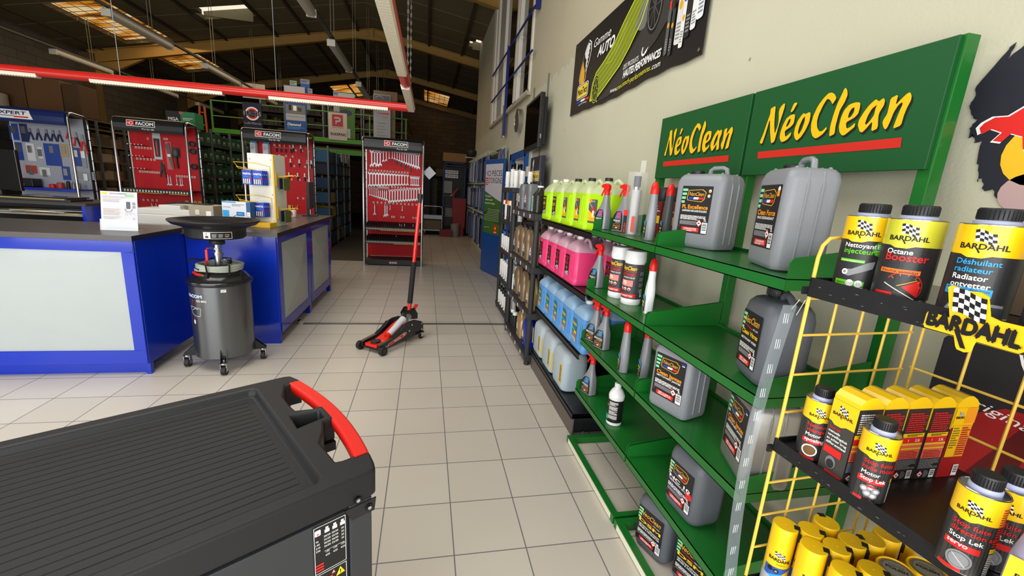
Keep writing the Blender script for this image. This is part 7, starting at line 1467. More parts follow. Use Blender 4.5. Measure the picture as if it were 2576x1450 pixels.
def fac_logo(d, u, v, h, tagline=True):
    w = h*6.2; d.rect(u-w*0.5,v,u+w*0.5,v+h*1.5,WHT,1); d.rect(u-w*0.5+h*0.12,v+h*0.12,u-w*0.22,v+h*1.38,RED,2); d.rect(u-w*0.22,v+h*0.12,u+w*0.5-h*0.12,v+h*1.38,BKI,2)
    d.ring(u-w*0.33,v+h*0.75,h*0.28,h*0.42,WHT,3); d.rect(u-w*0.46,v+h*0.62,u-w*0.36,v+h*0.72,WHT,3); d.rect(u-w*0.46,v+h*0.85,u-w*0.36,v+h*0.95,WHT,3)
    d.text('FACOM', u+w*0.14, v+h*0.38, h*0.75, WHT, 3, w=w*0.60, al='C', bold=0.035)
    if tagline: d.text('Pro for life', u+w*0.24, v-h*0.72, h*0.42, WHT, 3, w=w*0.44, al='C', shear=0.3)
def hmap(x0):
    K = ((2.1,-0.02),(2.20,-0.02),(2.25,-0.036),(2.33,-0.036),(2.39,-0.022),(2.425,0.01),(2.44,0.05),(2.5,0.05))
    def f(u, v, o):
        for (a, p), (b_, q) in zip(K, K[1:]):
            if v <= b_: return (u, p+(q-p)*(v-a)/(b_-a)-o-0.001, v)
        return (u, 0, v)
    f.cut = 0.012; f.ax = 1; return f
def price_row(t, x0, x1, z, y, n_):
    mb = MB()
    for k in range(n_):
        x = x0+(x1-x0)*k/max(1, n_-1); mb.box(x-0.014,y-0.004,z,x+0.014,y,z+0.035,CREAM); mb.box(x-0.006,y-0.0045,z+0.006,x+0.006,y-0.004,z+0.026,BKI)
    o = mb.build('price_tags', t); o['kind'] = 'stuff'
WST = mat('wrench_steel', '#b4b7bb', 0.45, metal=0.85)
def wrench_mesh(kind):
    mb = MB()
    def ring_end(z, r0, r1):
        n = 16
        P = []
        for k in range(n): a = 2*PI*k/n; P.append((r1*math.cos(a), z+r1*math.sin(a)))
        Q = [(r0*math.cos(2*PI*k/n), z+r0*math.sin(2*PI*k/n)) for k in range(n)]
        v = [(a, -0.004, b_) for a, b_ in P]+[(a, -0.004, b_) for a, b_ in Q]+[(a, 0.004, b_) for a, b_ in P]+[(a, 0.004, b_) for a, b_ in Q]; f = []
        for k in range(n): j = (k+1) % n; f += [(k,j,n+j,n+k),(2*n+k,2*n+j,3*n+j,3*n+k),(k,j,2*n+j,2*n+k),(n+k,n+j,3*n+j,3*n+k)]
        mb.add(v, f, WST)
    def fork(z, s):
        mb.prism([(-0.010,z),(-0.026,z-s*0.018),(-0.027,z-s*0.040),(-0.014,z-s*0.060),(-0.012,z-s*0.034),(0.010,z-s*0.030),(0.016,z-s*0.054),(0.026,z-s*0.036),(0.024,z-s*0.015),(0.010,z)],'y',-0.0045,0.0045,WST)
    mb.prism([(-0.008,0.06),(0.008,0.06),(0.0085,0.24),(-0.0085,0.24)],'y',-0.003,0.003,WST)
    fork(0.065, 1)
    if kind == 0: ring_end(0.258, 0.012, 0.022)
    elif kind == 1: fork(0.235, -1)
    else: mb.cyl((0,0,0.235),(0,0,0.275),0.011,WST,10)
    return mb
_wm = [wrench_mesh(k).build('wrench') for k in range(3)]; _wu = [False]*3
def wrench(kind, x, y, z, L, label, group, cat='wrench'):
    if not _wu[kind]: o = _wm[kind]; _wu[kind] = True
    else: o = _wm[kind].copy(); C.objects.link(o)
    s = L/0.28; o.location = (x, y, z-L); o.scale = (s*1.15, 1, s); tag(o, label, cat, group)
# middle stand facing the aisle
t, hd = stand('red pegboard tool stand facing the aisle, full of chrome wrenches', -1.165, 8.68, HDB, PEGR, w=1.10)
d = Dec(); fac_logo(d, 0.60, 2.285, 0.070); d.build('header_logo', hmap(0), hd); d = Dec(); fac_logo(d, 0.55, 0.045, 0.024, False); d.build('base_logo', flatY(0.0), t)
yp = 8.68+0.45-0.055-0.012; xo = -1.165
for z, n_, a, b_ in ((2.24,20,0.06,1.05),(1.82,14,0.07,0.80),(1.75,5,0.86,1.02),(1.47,7,0.06,0.20),(1.50,8,0.24,0.42),(1.52,10,0.50,1.02),(1.20,12,0.14,0.98),(0.93,2,0.50,0.54),(0.93,2,0.68,0.73),(0.93,2,0.92,0.97)): price_row(t, a, b_, z, 0.385, n_)
G1 = 'chrome wrenches in the top row of the red stand'
for k, (x, L) in enumerate(((0.11,0.34),(0.165,0.30),(0.215,0.33),(0.27,0.31),(0.33,0.22),(0.385,0.20),(0.44,0.15))): wrench(0 if k else 1, xo+x, yp, 2.22, L, 'large chrome wrench, %s from the left in the top row' % nth(k), 'large wrenches top left of the red stand')
for k in range(12): wrench(0, xo+0.50+k*0.046, yp, 2.23, 0.15+0.016*k, 'chrome wrench at the right of the top row, %s of that run' % nth(k), G1)
for k in range(14): wrench(1, xo+0.07+k*0.056, yp, 1.80, 0.30-0.006*k, 'double open wrench, %s from the left in the second row' % nth(k), 'open wrenches in the second row')
for k in range(5): wrench(1, xo+0.87+k*0.036, yp, 1.76, 0.18, 'small chrome wrench at the right end of the second row, %s of five' % nth(k), 'small wrenches at the end of the second row')
for k in range(9): wrench(2, xo+0.07+k*0.04, yp, 1.49, 0.15+0.012*k, 'thin socket wrench, %s from the left in the third row' % nth(k), 'thin wrenches at the left of the third row')
for k in range(12): wrench(0, xo+0.45+k*0.053, yp, 1.49+k*0.007, 0.28, 'ratchet wrench in the right half of the third row, %s of that run' % nth(k), 'ratchet wrenches at the right of the third row')
for k, (x, L) in enumerate(((0.16,0.25),(0.36,0.28),(0.40,0.26),(0.46,0.12),(0.70,0.13))): wrench(2, xo+x, yp, 1.20, L, 'slim chrome driver, %s from the left in the fourth row' % nth(k), 'slim drivers in the fourth row', 'tool')
for k, (x, z) in enumerate(((0.58,2.06),(0.665,2.02),(0.755,1.98),(0.86,1.93))): tag((lambda: (lambda m_: (m_.box(-0.014,-0.012,-0.07,0.014,0.0,0,BLK), m_)[1])(MB()))().build('adapter', loc=(xo+x, yp, z)), 'small black adapter hanging between the top wrench rows, %s' % ('leftmost','second','third','rightmost')[k], 'tool')
for z in (0.76, 0.50):
    mb = MB(); mb.box(0.025,0.03,z-0.01,1.075,0.40,z,BLK); mb.add([(0.025,0.03,z),(1.075,0.03,z),(1.075,0.39,z+0.085),(0.025,0.39,z+0.085)],[(0,1,2,3)],mat('socket_tray','#1a1418',0.5)); mb.box(0.025,0.018,z-0.062,1.075,0.03,z-0.005,BLK); s_ = mb.build('socket_shelf', t)
    mb = MB()
    for k in range(38): x = 0.04+k*0.0275; mb.box(x,0.016,z-0.045,x+0.013,0.018,z-0.018,CREAM); mb.box(x+0.004,0.0155,z-0.04,x+0.009,0.016,z-0.024,BKI)
    mb.box(0.30 if z > 0.6 else 0.55,0.016,z-0.062,1.07,0.018,z-0.056,YEL)
    for k in range(30): mb.box(0.04+k*0.035,0.05,z+0.005+0.0,0.044+k*0.035,0.36,z+0.078,BLK)
    o = mb.build('price_rail', s_); 
for k, (x, z, c_) in enumerate(((0.66,0.79,CHR),(0.70,0.78,mat('socket_pink','#b08a80',0.4)),(0.76,0.79,CHR),(0.93,0.79,CHR),(0.60,0.54,CHR))): mb = MB(); mb.cyl((0,0,0),(0,0,0.05),0.014,c_,12); tag(mb.build('socket', loc=(xo+x,8.68+0.12,z-0.0)), 'loose socket standing on the %s tray, %s' % ('upper' if z > 0.6 else 'lower', ('left','centre left','centre','right','alone')[k]), 'socket')
mb = MB(); mb.box(-0.09,-0.001,-0.09,0.09,0.001,0.09,PAP,Matrix.Rotation(PI/4,4,'Y')); tag(mb.build('paper_sign', loc=(0.06,8.78,1.86)), 'white square paper hanging by one corner beside the red stand', 'paper')
# left-centre stand
t, hd = stand('red pegboard tool stand behind the printer with packs and black sockets', -5.35, 9.0, HDB, PEGR)
d = Dec(); fac_logo(d, 0.45, 2.285, 0.070); d.build('header_logo', hmap(0), hd); px, py = -5.35, 9.0+0.40
for z, n_, a, b_ in ((1.93,6,0.10,0.34),(1.73,6,0.10,0.38),(1.50,9,0.12,0.44),(1.46,8,0.72,1.02),(2.10,1,0.31,0.31),(2.12,2,0.58,0.62),(0.98,4,0.12,0.34)): price_row(t, a, b_, z, 0.39, n_)
for z in (1.98, 1.78, 1.56):
    mb = MB()
    for k in range(5): mb.cyl((0.08+k*0.055,0.39,z),(0.06+k*0.055,0.24,z+0.01),0.004,BLK,6); mb.cyl((0.06+k*0.055,0.24,z+0.01),(0.06+k*0.055,0.232,z+0.018),0.010,WHT,8)
    o = mb.build('display_hooks', t); o['kind'] = 'stuff'
def card(name, label, cat, x, z, w, h, c, things, y=py):
    t = empty(name, label, cat, (x, y-0.012, z)); mb = MB(); mb.box(-w/2,-0.003,-h,w/2,0.003,0,c); mb.build('card', t); mb = MB(); things(mb); mb.build('contents', t); return t
def torque(mb): mb.loft([(-0.42,0.035,0.012,0.011,0,-0.016),(-0.10,0.045,0.014,0.013,0,-0.016)],BLK,k=3); mb.cyl((0,-0.022,-0.40),(0,-0.022,-0.15),0.016,REDT,8); mb.box(-0.012,-0.03,-0.30,0.012,-0.02,-0.16,WHT)
card('caliper_pack', 'tall clear pack with black and red tool on the red stand behind printer', 'packaged tool', -4.90, 2.23, 0.13, 0.47, mat('pack_clear','#b9bcc2',0.3), torque)
def saw(mb): mb.prism([(-0.05,-0.06),(0.02,-0.02),(0.05,-0.25),(0.07,-0.48),(0.03,-0.48),(-0.02,-0.20)],'y',-0.02,-0.008,mat('pack_brown','#6b4a45',0.4)); mb.box(-0.02,-0.024,-0.27,0.03,-0.02,-0.22,WHT)
card('saw_pack', 'long tool in crinkled clear bag on the red stand behind printer', 'packaged tool', -4.72, 2.09, 0.10, 0.50, mat('pack_pinkish','#c8585c',0.35), saw)
def brush(mb): mb.lathe([(0.04,-0.16),(0.05,-0.12),(0.045,-0.05),(0.03,-0.03)],mat('brush_grey','#4b4c50',0.5),12,(0,-0.02,0)); mb.cyl((0.0,-0.02,-0.16),(0.01,-0.02,-0.38),0.016,BLK,10)
card('scraper_pack', 'black carded brush tool on the red stand behind printer', 'packaged tool', -4.60, 2.00, 0.13, 0.19, mat('card_dark','#26272b',0.5), brush)
def plier(mb): mb.prism([(-0.02,0.0),(0.02,0.0),(0.035,-0.12),(0.05,-0.28),(0.03,-0.29),(0.0,-0.13),(-0.04,-0.28),(-0.06,-0.26),(-0.03,-0.12)],'y',-0.015,-0.006,BLK)
card('long_pliers', 'black handled long pliers hanging low on the red stand behind printer', 'pliers', -4.85, 1.72, 0.05, 0.05, CREAM, plier)
for k, z in enumerate((2.08, 1.95, 1.67)):
    mb = MB(); Tx = Matrix.Rotation(PI/2, 4, 'X'); mb.lathe([(0.0,0.0),(0.040,0.0),(0.052,0.03),(0.052,0.055),(0.03,0.060),(0.028,0.045),(0,0.045)],BLK,24,T=Tx); tag(mb.build('rubber_cup', loc=(-4.31,py-0.012,z)), 'round black rubber cup at the right of the stand, %s of three' % ('top','middle','lowest')[k], 'rubber cup')
for k, (x, L, z) in enumerate(((-4.78,0.22,1.50),(-4.74,0.20,1.48),(-4.64,0.17,1.46),(-4.58,0.18,1.46),(-4.55,0.17,1.46),(-5.1,0.24,0.95),(-5.03,0.20,0.95))): wrench(2, x, py-0.012, z, L, 'thin chrome tool low on the red stand behind the printer, %s of seven' % nth(k), 'thin chrome tools on the left red stand', 'tool')
for k, x in enumerate((-4.50,-4.36,-4.28)): mb = MB(); mb.box(-0.03,-0.02,-0.12,0.03,0,0,mat('pouch_gold','#c89a1c',0.4)); mb.box(-0.015,-0.021,-0.09,0.015,-0.02,-0.03,mat('pouch_dark','#3a2a10',0.5)); tag(mb.build('gold_pack', loc=(x,py-0.006,1.03)), 'small gold pack low on the red stand, %s of three' % ('left','middle','right')[k], 'pack')
mb = MB(); mb.box(0.01,0.02,1.205,1.11,0.39,1.22,BLK); mb.box(0.01,0.005,1.145,1.11,0.02,1.215,BLK); s_ = mb.build('shelf', t); mb = MB()
for k in range(22): x = 0.05+k*0.047; mb.box(x,0.003,1.165,x+0.022,0.005,1.20,CREAM)
mb.box(0.2,0.003,1.146,0.65,0.005,1.152,YEL); mb.box(0.75,0.003,1.146,1.05,0.005,1.152,YEL); mb.build('price_rail', s_)
# right-centre stand
t, hd = stand('red pegboard tool stand behind the battery tower', -3.32, 9.0, HDB, PEGR)
d = Dec(); fac_logo(d, 0.45, 2.285, 0.070); d.build('header_logo', hmap(0), hd)
for z, n_, a, b_ in ((2.17,4,0.42,0.70),(2.10,3,0.80,1.04),(1.98,3,0.50,0.74),(1.80,4,0.76,1.06),(1.54,3,0.70,1.0),(1.18,2,0.80,0.9)): price_row(t, a, b_, z, 0.39, n_)
for k, x in enumerate((-3.25, -3.03)):
    t2 = empty('hanging_box', 'white and blue carded box at the top of the stand, %s one' % ('left','right')[k], 'box', (x, py-0.05, 2.22)); mb = MB(); mb.box(-0.06,-0.03,-0.32,0.06,0.03,-0.03,mat('box_white','#d9dde6')); mb.box(0.03,-0.031,-0.32,0.06,-0.03,-0.03,mat('box_grey','#8a8f98',0.5)); mb.build('box', t2); mb = MB(); mb.box(-0.05,0.0,-0.03,0.05,0.004,0.05,CYN); mb.build('hang_card', t2); d = Dec(); d.rect(-0.055,-0.30,0.02,-0.26,CYN,1); d.para(-0.05,-0.15,0.02,-0.08,3,GRYI,1); d.text('USAG', -0.02, -0.07, 0.02, mat('box_blue','#2a5a8c'), 1, al='C'); d.build('print', flatY(-0.03), t2)
gi = 0
for row, (z, xs) in enumerate(((2.16,(-2.86,-2.78,-2.70,-2.60)),(2.18,(-2.56,-2.42,-2.30)),(1.90,(-2.62,-2.46,-2.31,-2.24)),(1.64,(-2.66,-2.50,-2.37)))):
    for q, x in enumerate(xs):
        mb = MB(); mb.cyl((0,-0.03,-0.10),(0,-0.03,-0.02),0.012,mat('grip_dark','#2b1c1e',0.4),8); mb.cyl((0,-0.03,-0.02),(0,-0.03,0.05),0.014 if row else 0.009,WHT if row else REDT,8); mb.box(-0.03,-0.036,-0.025,0.03,-0.03,-0.010,GRYI)
        tag(mb.build('hand_tool', loc=(x, py, z)), 'small %s hand tool behind the tower, %s row, %s from left' % ('red' if row == 0 else 'white tipped', ('top left','top right','second','third')[row], nth(q)), 'tool', 'hand tools on the stand behind the tower, %s row' % ('top left','top right','second','third')[row])
# blue stand at the far left
t, hd = stand('grey pegboard tool stand with navy header at the left edge', -7.12, 9.0, HDN, PEGW)
d = Dec(); d.poly([(0.02,2.25),(0.66,2.25),(0.61,2.39),(0.02,2.39)],WHT,1); d.text('EXPERT', 0.36, 2.315, 0.055, HDN, 2, w=0.42, al='C', bold=0.02); d.ring(0.10,2.335,0.026,0.038,HDN,2); d.rect(0.10,2.285,0.40,2.295,HDN,2); d.rect(0.40,2.270,0.60,2.292,RED,2); d.build('header_logo', hmap(0), hd)
mb = MB(); mb.box(0.02,0.02,1.115,1.10,0.39,1.13,BLUP); mb.box(0.02,0.0,1.09,1.10,0.02,1.135,BLUP); mb.build('shelf', t)
def pl(c1, c2):
    mb = MB(); mb.prism([(-0.012,0.0),(0.012,0.0),(0.018,-0.07),(-0.018,-0.07)],'y',-0.02,-0.008,STL); mb.prism([(-0.016,-0.07),(0.0,-0.07),(-0.03,-0.20),(-0.05,-0.19)],'y',-0.022,-0.006,c1); mb.prism([(0.016,-0.07),(0.0,-0.07),(0.03,-0.20),(0.05,-0.19)],'y',-0.022,-0.006,c2); return mb
NG = mat('plier_navy','#1d2a58',0.4)
po = None
for k, (x, c_) in enumerate(((-6.84,0),(-6.72,0),(-6.60,0),(-6.50,0),(-6.41,0))):
    o = pl(NG, NG).build('pliers') if po is None else po.copy(); 
    if po is not None: C.objects.link(o)
    po = o; o.location = (x, py-0.006, 2.14); tag(o, 'navy handled pliers, %s from the left on the grey pegboard stand' % nth(k), 'pliers', 'navy pliers on the grey stand')
for k, x in enumerate((-6.27, -6.16, -6.07)): o = pl(REDT, REDT if k != 1 else BLK).build('pliers', loc=(x, py-0.006, 2.16-0.03*k)); o.scale = (1.0+0.2*k, 1, 0.8+0.45*k); tag(o, 'red handled pliers on the grey pegboard stand, %s' % ('left small','middle','right large')[k], 'pliers')
def nothing(mb): mb.box(-0.03,-0.02,-0.16,0.03,-0.003,-0.04,CHR)
NC = mat('card_navy', '#23459c', 0.4)
for k, (x, z, w_, h_, c_, nm) in enumerate(((-7.08,2.19,0.13,0.27,NC,'upper left'),(-6.93,2.20,0.11,0.30,mat('card_navy_dark','#1c2858',0.4),'beside the first'),(-7.05,1.88,0.10,0.30,NC,'lower left'),(-6.88,1.88,0.12,0.30,mat('card_clear','#d8dade',0.3),'pale one in the middle row'),(-6.74,1.83,0.07,0.20,mat('card_clear','#d8dade'),'small pale one'),(-6.56,1.90,0.24,0.38,NC,'large one with spanners'),(-6.38,1.91,0.12,0.22,mat('card_tan','#b39a6a',0.5),'tan one by the post'),(-6.20,1.86,0.12,0.32,NC,'right of the post'),(-6.09,1.85,0.06,0.34,STL,'steel one at the far right'),(-6.92,1.50,0.16,0.14,mat('card_red','#b23a30',0.5),'red one lower row'),(-6.72,1.48,0.16,0.14,mat('card_clear','#d8dade'),'clear one lower row'),(-6.40,1.52,0.12,0.24,NC,'navy one lower row'),(-6.10,1.45,0.26,0.14,STL,'wire basket one at the right'),(-6.85,1.00,0.24,0.08,STL,'silver one under the shelf'),(-6.40,0.98,0.10,0.16,NC,'navy one under the shelf'),(-6.12,0.80,0.14,0.10,STL,'lowest one at the right'))):
    card('tool_pack', 'carded tool on the grey stand, %s' % nm, 'packaged tool', x, z, w_, h_, c_, nothing, py)
t2 = empty('tool_case', 'black plastic tool case on the shelf of the grey stand', 'case', (-6.92, 9.25, 1.135)); mb = MB(); mb.box(-0.16,-0.1,0,0.16,0.1,0.14,BLK); mb.build('case', t2, bevel=0.012); mb = MB(); mb.box(-0.03,-0.103,0.02,0.03,-0.1,0.05,CREAM); mb.build('latch', t2)
for k, (x, c_, r_, h_) in enumerate(((-6.52,RED,0.045,0.06),(-6.40,mat('strap_red','#b84038',0.4),0.05,0.09),(-6.28,BLK,0.025,0.12),(-6.20,STL,0.02,0.11),(-6.12,STL,0.02,0.09))): mb = MB(); mb.lathe([(r_,0),(r_,h_),(r_*0.6,h_+0.01),(0,h_+0.01)],c_,16); tag(mb.build('shelf_tool', loc=(x,9.22,1.1355)), 'small tool standing on the blue shelf, %s' % ('red low one','pinkish red roll','black upright one','steel one beside it','rightmost steel one')[k], 'tool')

# ================================================================ STORAGE SHELVING
SU = mat('upright_grey', '#6d747a', 0.5, metal=0.5); SB = mat('shelf_dark', '#2d2b27', 0.7)
def bay(name, label, x, y0, y1, dp, levels, top, side=1, sm=None, um=None):
    t = empty(name, label, 'storage shelving', (x, (y0+y1)/2, 0)); b_ = (y1-y0)/2; sm = sm or SB; um = um or SU; n = max(1, round((y1-y0)/1.0))
    for k in range(n+1):
        yy = -b_+2*b_*k/n
        for xx in (0, -dp*side): mb = MB(); mb.box(xx-0.02,yy-0.02,0,xx+0.02,yy+0.02,top,um); mb.build('upright', t)
    for z in levels: mb = MB(); mb.box(0.015 if side > 0 else -0.015,-b_,z-0.03,-dp*side,b_,z,sm); mb.build('shelf', t)
    return t
_bx = {}
def carton_row(x, y0, y1, z, dp, h, cols, name, cat, label, group, side=1, lab=None, seed=1, wmin=0.10, wmax=0.2):
    rr = random.Random(seed); y = y0; q_ = 0
    while y < y1-wmin:
        w_ = min(rr.uniform(wmin, wmax), y1-y); hh = h*rr.uniform(0.72, 1.0); k = rr.randrange(len(cols)); key = (name, k, lab)
        if key in _bx: o = _bx[key].copy(); C.objects.link(o)
        else:
            mb = MB(); mb.box(-1,0,0,0,1,1,cols[k])
            if lab: mb.box(0,0.30,0.25,0.004,0.70,0.62,lab); mb.box(0.004,0.36,0.3,0.006,0.62,0.40,BKI)
            o = mb.build(name); _bx[key] = o
        o.location = (x, y+0.004, z+0.0005); o.scale = (dp*rr.uniform(0.85,1.0), w_-0.008, hh); tag(o, label.replace('%N', nth(q_)), cat, group); y += w_; q_ += 1
# green carton shelving
GB = [mat('carton_green_%d'%k, c, 0.6) for k, c in enumerate(('#17402a', '#1b4a30', '#143524'))]; GLB = mat('carton_label', '#8d9484', 0.6)
bay('storage_shelving', 'tall storage shelving of dark green cartons between the red stands', -4.70, 10.1, 13.9, 0.5, (0.08,0.50,0.86,1.17,1.50,1.84,2.17), 2.52, side=1)
for k, z in enumerate((0.50,0.86,1.17,1.50,1.84,2.17)): carton_row(-4.70, 10.15, 13.85, z, 0.42, 0.27, GB, 'green_carton', 'carton', 'dark green carton, %%N from the near end of the %s green rack shelf' % ('lowest','second','third','fourth','fifth','top')[k], 'green cartons on the %s shelf' % ('lowest','second','third','fourth','fifth','top')[k], lab=GLB, seed=k+10, wmin=0.20, wmax=0.32)
t = empty('parts_box', 'black and bright green parts box on top of the green carton rack', 'box', (-4.9, 10.5, 2.45)); mb = MB(); mb.box(-0.28,-0.17,0,-0.02,0.17,0.30,mat('box_nero','#1c2422',0.5)); mb.box(-0.02,-0.17,0,0.24,0.17,0.30,mat('box_green','#2f8a5a',0.5)); mb.build('box', t); d = Dec(); d.text('MGA', -0.15, 0.12, 0.06, WHT, 1, w=0.18, al='C', bold=0.03); d.para(0.02,0.13,0.20,0.19,2,CREAM,1); d.rect(-0.04,0.25,0.03,0.30,mat('sticker_red','#c86058',0.5),1); d.build('print', flatY(-0.17), t)
# blue bin shelving
BB = [mat('bin_%d'%k, c, 0.55) for k, c in enumerate(('#24425f', '#1f5078', '#2f6a94', '#3b3f45', '#a3902c', '#1d3148'))]
bay('storage_shelving', 'storage shelving of blue parts bins right of the battery tower', -2.24, 10.9, 13.75, 0.55, (0.08,0.42,0.72,1.06,1.40,1.74,2.0), 2.36, side=1)
mb = MB()
for k, z in enumerate((0.08,0.42,0.72,1.06,1.40,1.74,2.0)): carton_row(-2.24, 10.95, 13.70, z, 0.40, 0.27, BB, 'parts_bin', 'parts bin', 'parts bin, %%N from the near end of the %s bin shelving level' % ('lowest','second','third','fourth','fifth','sixth','top')[k], 'bins on the %s level' % ('lowest','second','third','fourth','fifth','sixth','top')[k], seed=k+30, wmin=0.12, wmax=0.24)
for k, (y, z) in enumerate(((12.55, 2.28), (13.15, 2.28))): mb = MB(); mb.box(0,-0.22,-0.11,0.012,0.22,0.11,PAP); tag(mb.build('aisle_sign', loc=(-2.215, y, z-0.09)), 'white paper sign on the top of the bin shelving, %s' % ('nearer','farther')[k], 'paper')
# shelving deeper behind, under the mezzanine
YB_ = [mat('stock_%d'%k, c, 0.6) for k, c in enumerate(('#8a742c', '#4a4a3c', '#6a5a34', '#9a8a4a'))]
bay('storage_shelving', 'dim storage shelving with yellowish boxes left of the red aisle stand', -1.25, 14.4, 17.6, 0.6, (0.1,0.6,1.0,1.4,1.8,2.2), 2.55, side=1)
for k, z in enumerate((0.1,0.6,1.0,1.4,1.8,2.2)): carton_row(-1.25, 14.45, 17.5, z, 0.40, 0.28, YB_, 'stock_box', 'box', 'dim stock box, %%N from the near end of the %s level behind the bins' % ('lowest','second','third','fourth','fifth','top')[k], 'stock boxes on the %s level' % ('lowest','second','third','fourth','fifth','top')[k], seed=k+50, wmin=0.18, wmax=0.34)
BRB = [mat('brown_box_%d'%k, c, 0.7) for k, c in enumerate(('#5d4a34', '#6b5640', '#3f3830', '#857a6c'))]
SBR = mat('shelf_brown', '#5b4a35', 0.6)
bay('storage_shelving', 'brown metal storage shelving between the grey and red stands', -7.00, 10.4, 13.9, 0.7, (0.1,0.6,0.92,1.28,1.66,2.0,2.34,2.52), 2.49, side=1, sm=SBR)
bay('storage_shelving', 'brown metal shelving carrying the stacked cardboard at far left', -7.78, 10.4, 13.9, 1.15, (0.1,1.28,2.52), 2.49, side=1, sm=SBR)
for k, z in enumerate((0.6,0.92,1.28,1.66,2.0)): carton_row(-7.05, 10.5, 13.8, z, 0.45, 0.20, BRB, 'brown_carton', 'carton', 'brown carton, %%N from the near end of the %s brown shelf' % ('lowest','second','third','fourth','top')[k], 'brown cartons on the %s shelf' % ('lowest','second','third','fourth','top')[k], seed=k+70, wmin=0.2, wmax=0.5)
# large cardboard panels standing above on the left
t = empty('cardboard_stack', 'tall brown cardboard boxes stacked high behind the grey stand', 'cardboard boxes', (-7.6, 10.9, 0))
for k, (x0, x1, z1, c_) in enumerate(((-1.3,-0.32,3.22,'#5a3f26'),(-0.30,0.30,3.20,'#664628'),(0.32,0.62,3.15,'#4f3721'))): mb = MB(); mb.box(x0,0.0,2.522,x1,0.5,z1,mat('cardboard_%d'%k,c_,0.8,noise=0.1,nscale=5)); mb.build('box', t, bevel=0.01)
t = empty('tyre_roll', 'pale round roll on top at the far left edge', 'roll', (-8.3, 10.66, 2.522)); mb = MB(); mb.lathe([(0.20,0),(0.22,0.02),(0.22,0.28),(0.20,0.30),(0,0.30)], mat('roll_grey','#8b8376',0.7), 24); mb.build('roll', t)
# ================================================================ MEZZANINE
MG = mat('mezz_green', '#3f8a1e', 0.5); MGL = mat('mezz_rail', '#4a7a2e', 0.5)
t = empty('mezzanine', 'green steel mezzanine with railing above the storage area', 'mezzanine', (-3.8, 14.0, 0)); t['kind'] = 'structure'
mb = MB(); mb.box(-2.1,-0.03,2.685,3.15,0.03,2.805,MG); mb.build('edge_beam', t)
mb = MB(); mb.box(-2.1,0.05,2.36,2.45,0.11,2.50,MG); mb.build('lower_beam', t)
mb = MB(); mb.box(-2.1,0.03,2.64,3.15,9.7,2.70,mat('mezz_deck','#4a3322',0.8)); mb.build('deck', t)
mb = MB(); mb.cyl((-2.1,0,3.53),(3.20,0,3.53),0.018,MGL,8); mb.build('top_rail', t); mb = MB(); mb.cyl((-2.1,0,3.13),(3.20,0,3.13),0.015,MGL,8); mb.build('mid_rail', t)
for k in range(6): mb = MB(); mb.box(-2.08+k*1.05-0.02,-0.02,2.80,-2.08+k*1.05+0.02,0.02,3.53,MGL); mb.build('rail_post', t)
for x in (-2.0,0.4,2.9): mb = MB(); mb.box(x-0.06,0.02,0,x+0.06,0.14,2.69,SU); mb.build('column', t)
mb = MB(); mb.cyl((3.20,0,3.53),(3.20,4.0,3.53),0.018,MGL,8); mb.cyl((3.20,0,3.13),(3.20,4.0,3.13),0.015,MGL,8); mb.build('side_rail', t)
mb = MB(); mb.box(-2.1,0.12,2.42,2.45,0.5,2.55,mat('mezz_wood','#5e4428',0.8)); mb.build('timber_deck_edge', t)
# stock racks on the mezzanine
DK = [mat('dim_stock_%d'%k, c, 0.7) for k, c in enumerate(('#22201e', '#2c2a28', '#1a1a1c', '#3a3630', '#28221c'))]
rr = random.Random(9)
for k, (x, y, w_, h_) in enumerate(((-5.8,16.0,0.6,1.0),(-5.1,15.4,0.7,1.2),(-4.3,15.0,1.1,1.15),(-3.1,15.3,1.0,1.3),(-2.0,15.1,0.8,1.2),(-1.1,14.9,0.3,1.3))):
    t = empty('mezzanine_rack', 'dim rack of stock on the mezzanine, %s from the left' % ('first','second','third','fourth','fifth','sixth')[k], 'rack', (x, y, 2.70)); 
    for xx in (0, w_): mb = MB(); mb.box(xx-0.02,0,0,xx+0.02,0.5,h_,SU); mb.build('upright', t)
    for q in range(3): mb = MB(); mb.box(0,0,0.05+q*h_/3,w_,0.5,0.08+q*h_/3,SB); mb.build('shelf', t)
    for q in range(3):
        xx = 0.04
        while xx < w_-0.12: ww = rr.uniform(0.08,0.22); mb = MB(); mb.box(xx,0.03,0.08+q*h_/3,min(xx+ww,w_-0.03),0.45,0.08+q*h_/3+rr.uniform(0.15,h_/3-0.06),DK[rr.randrange(5)]); mb.build('stock', t); xx += ww+0.015
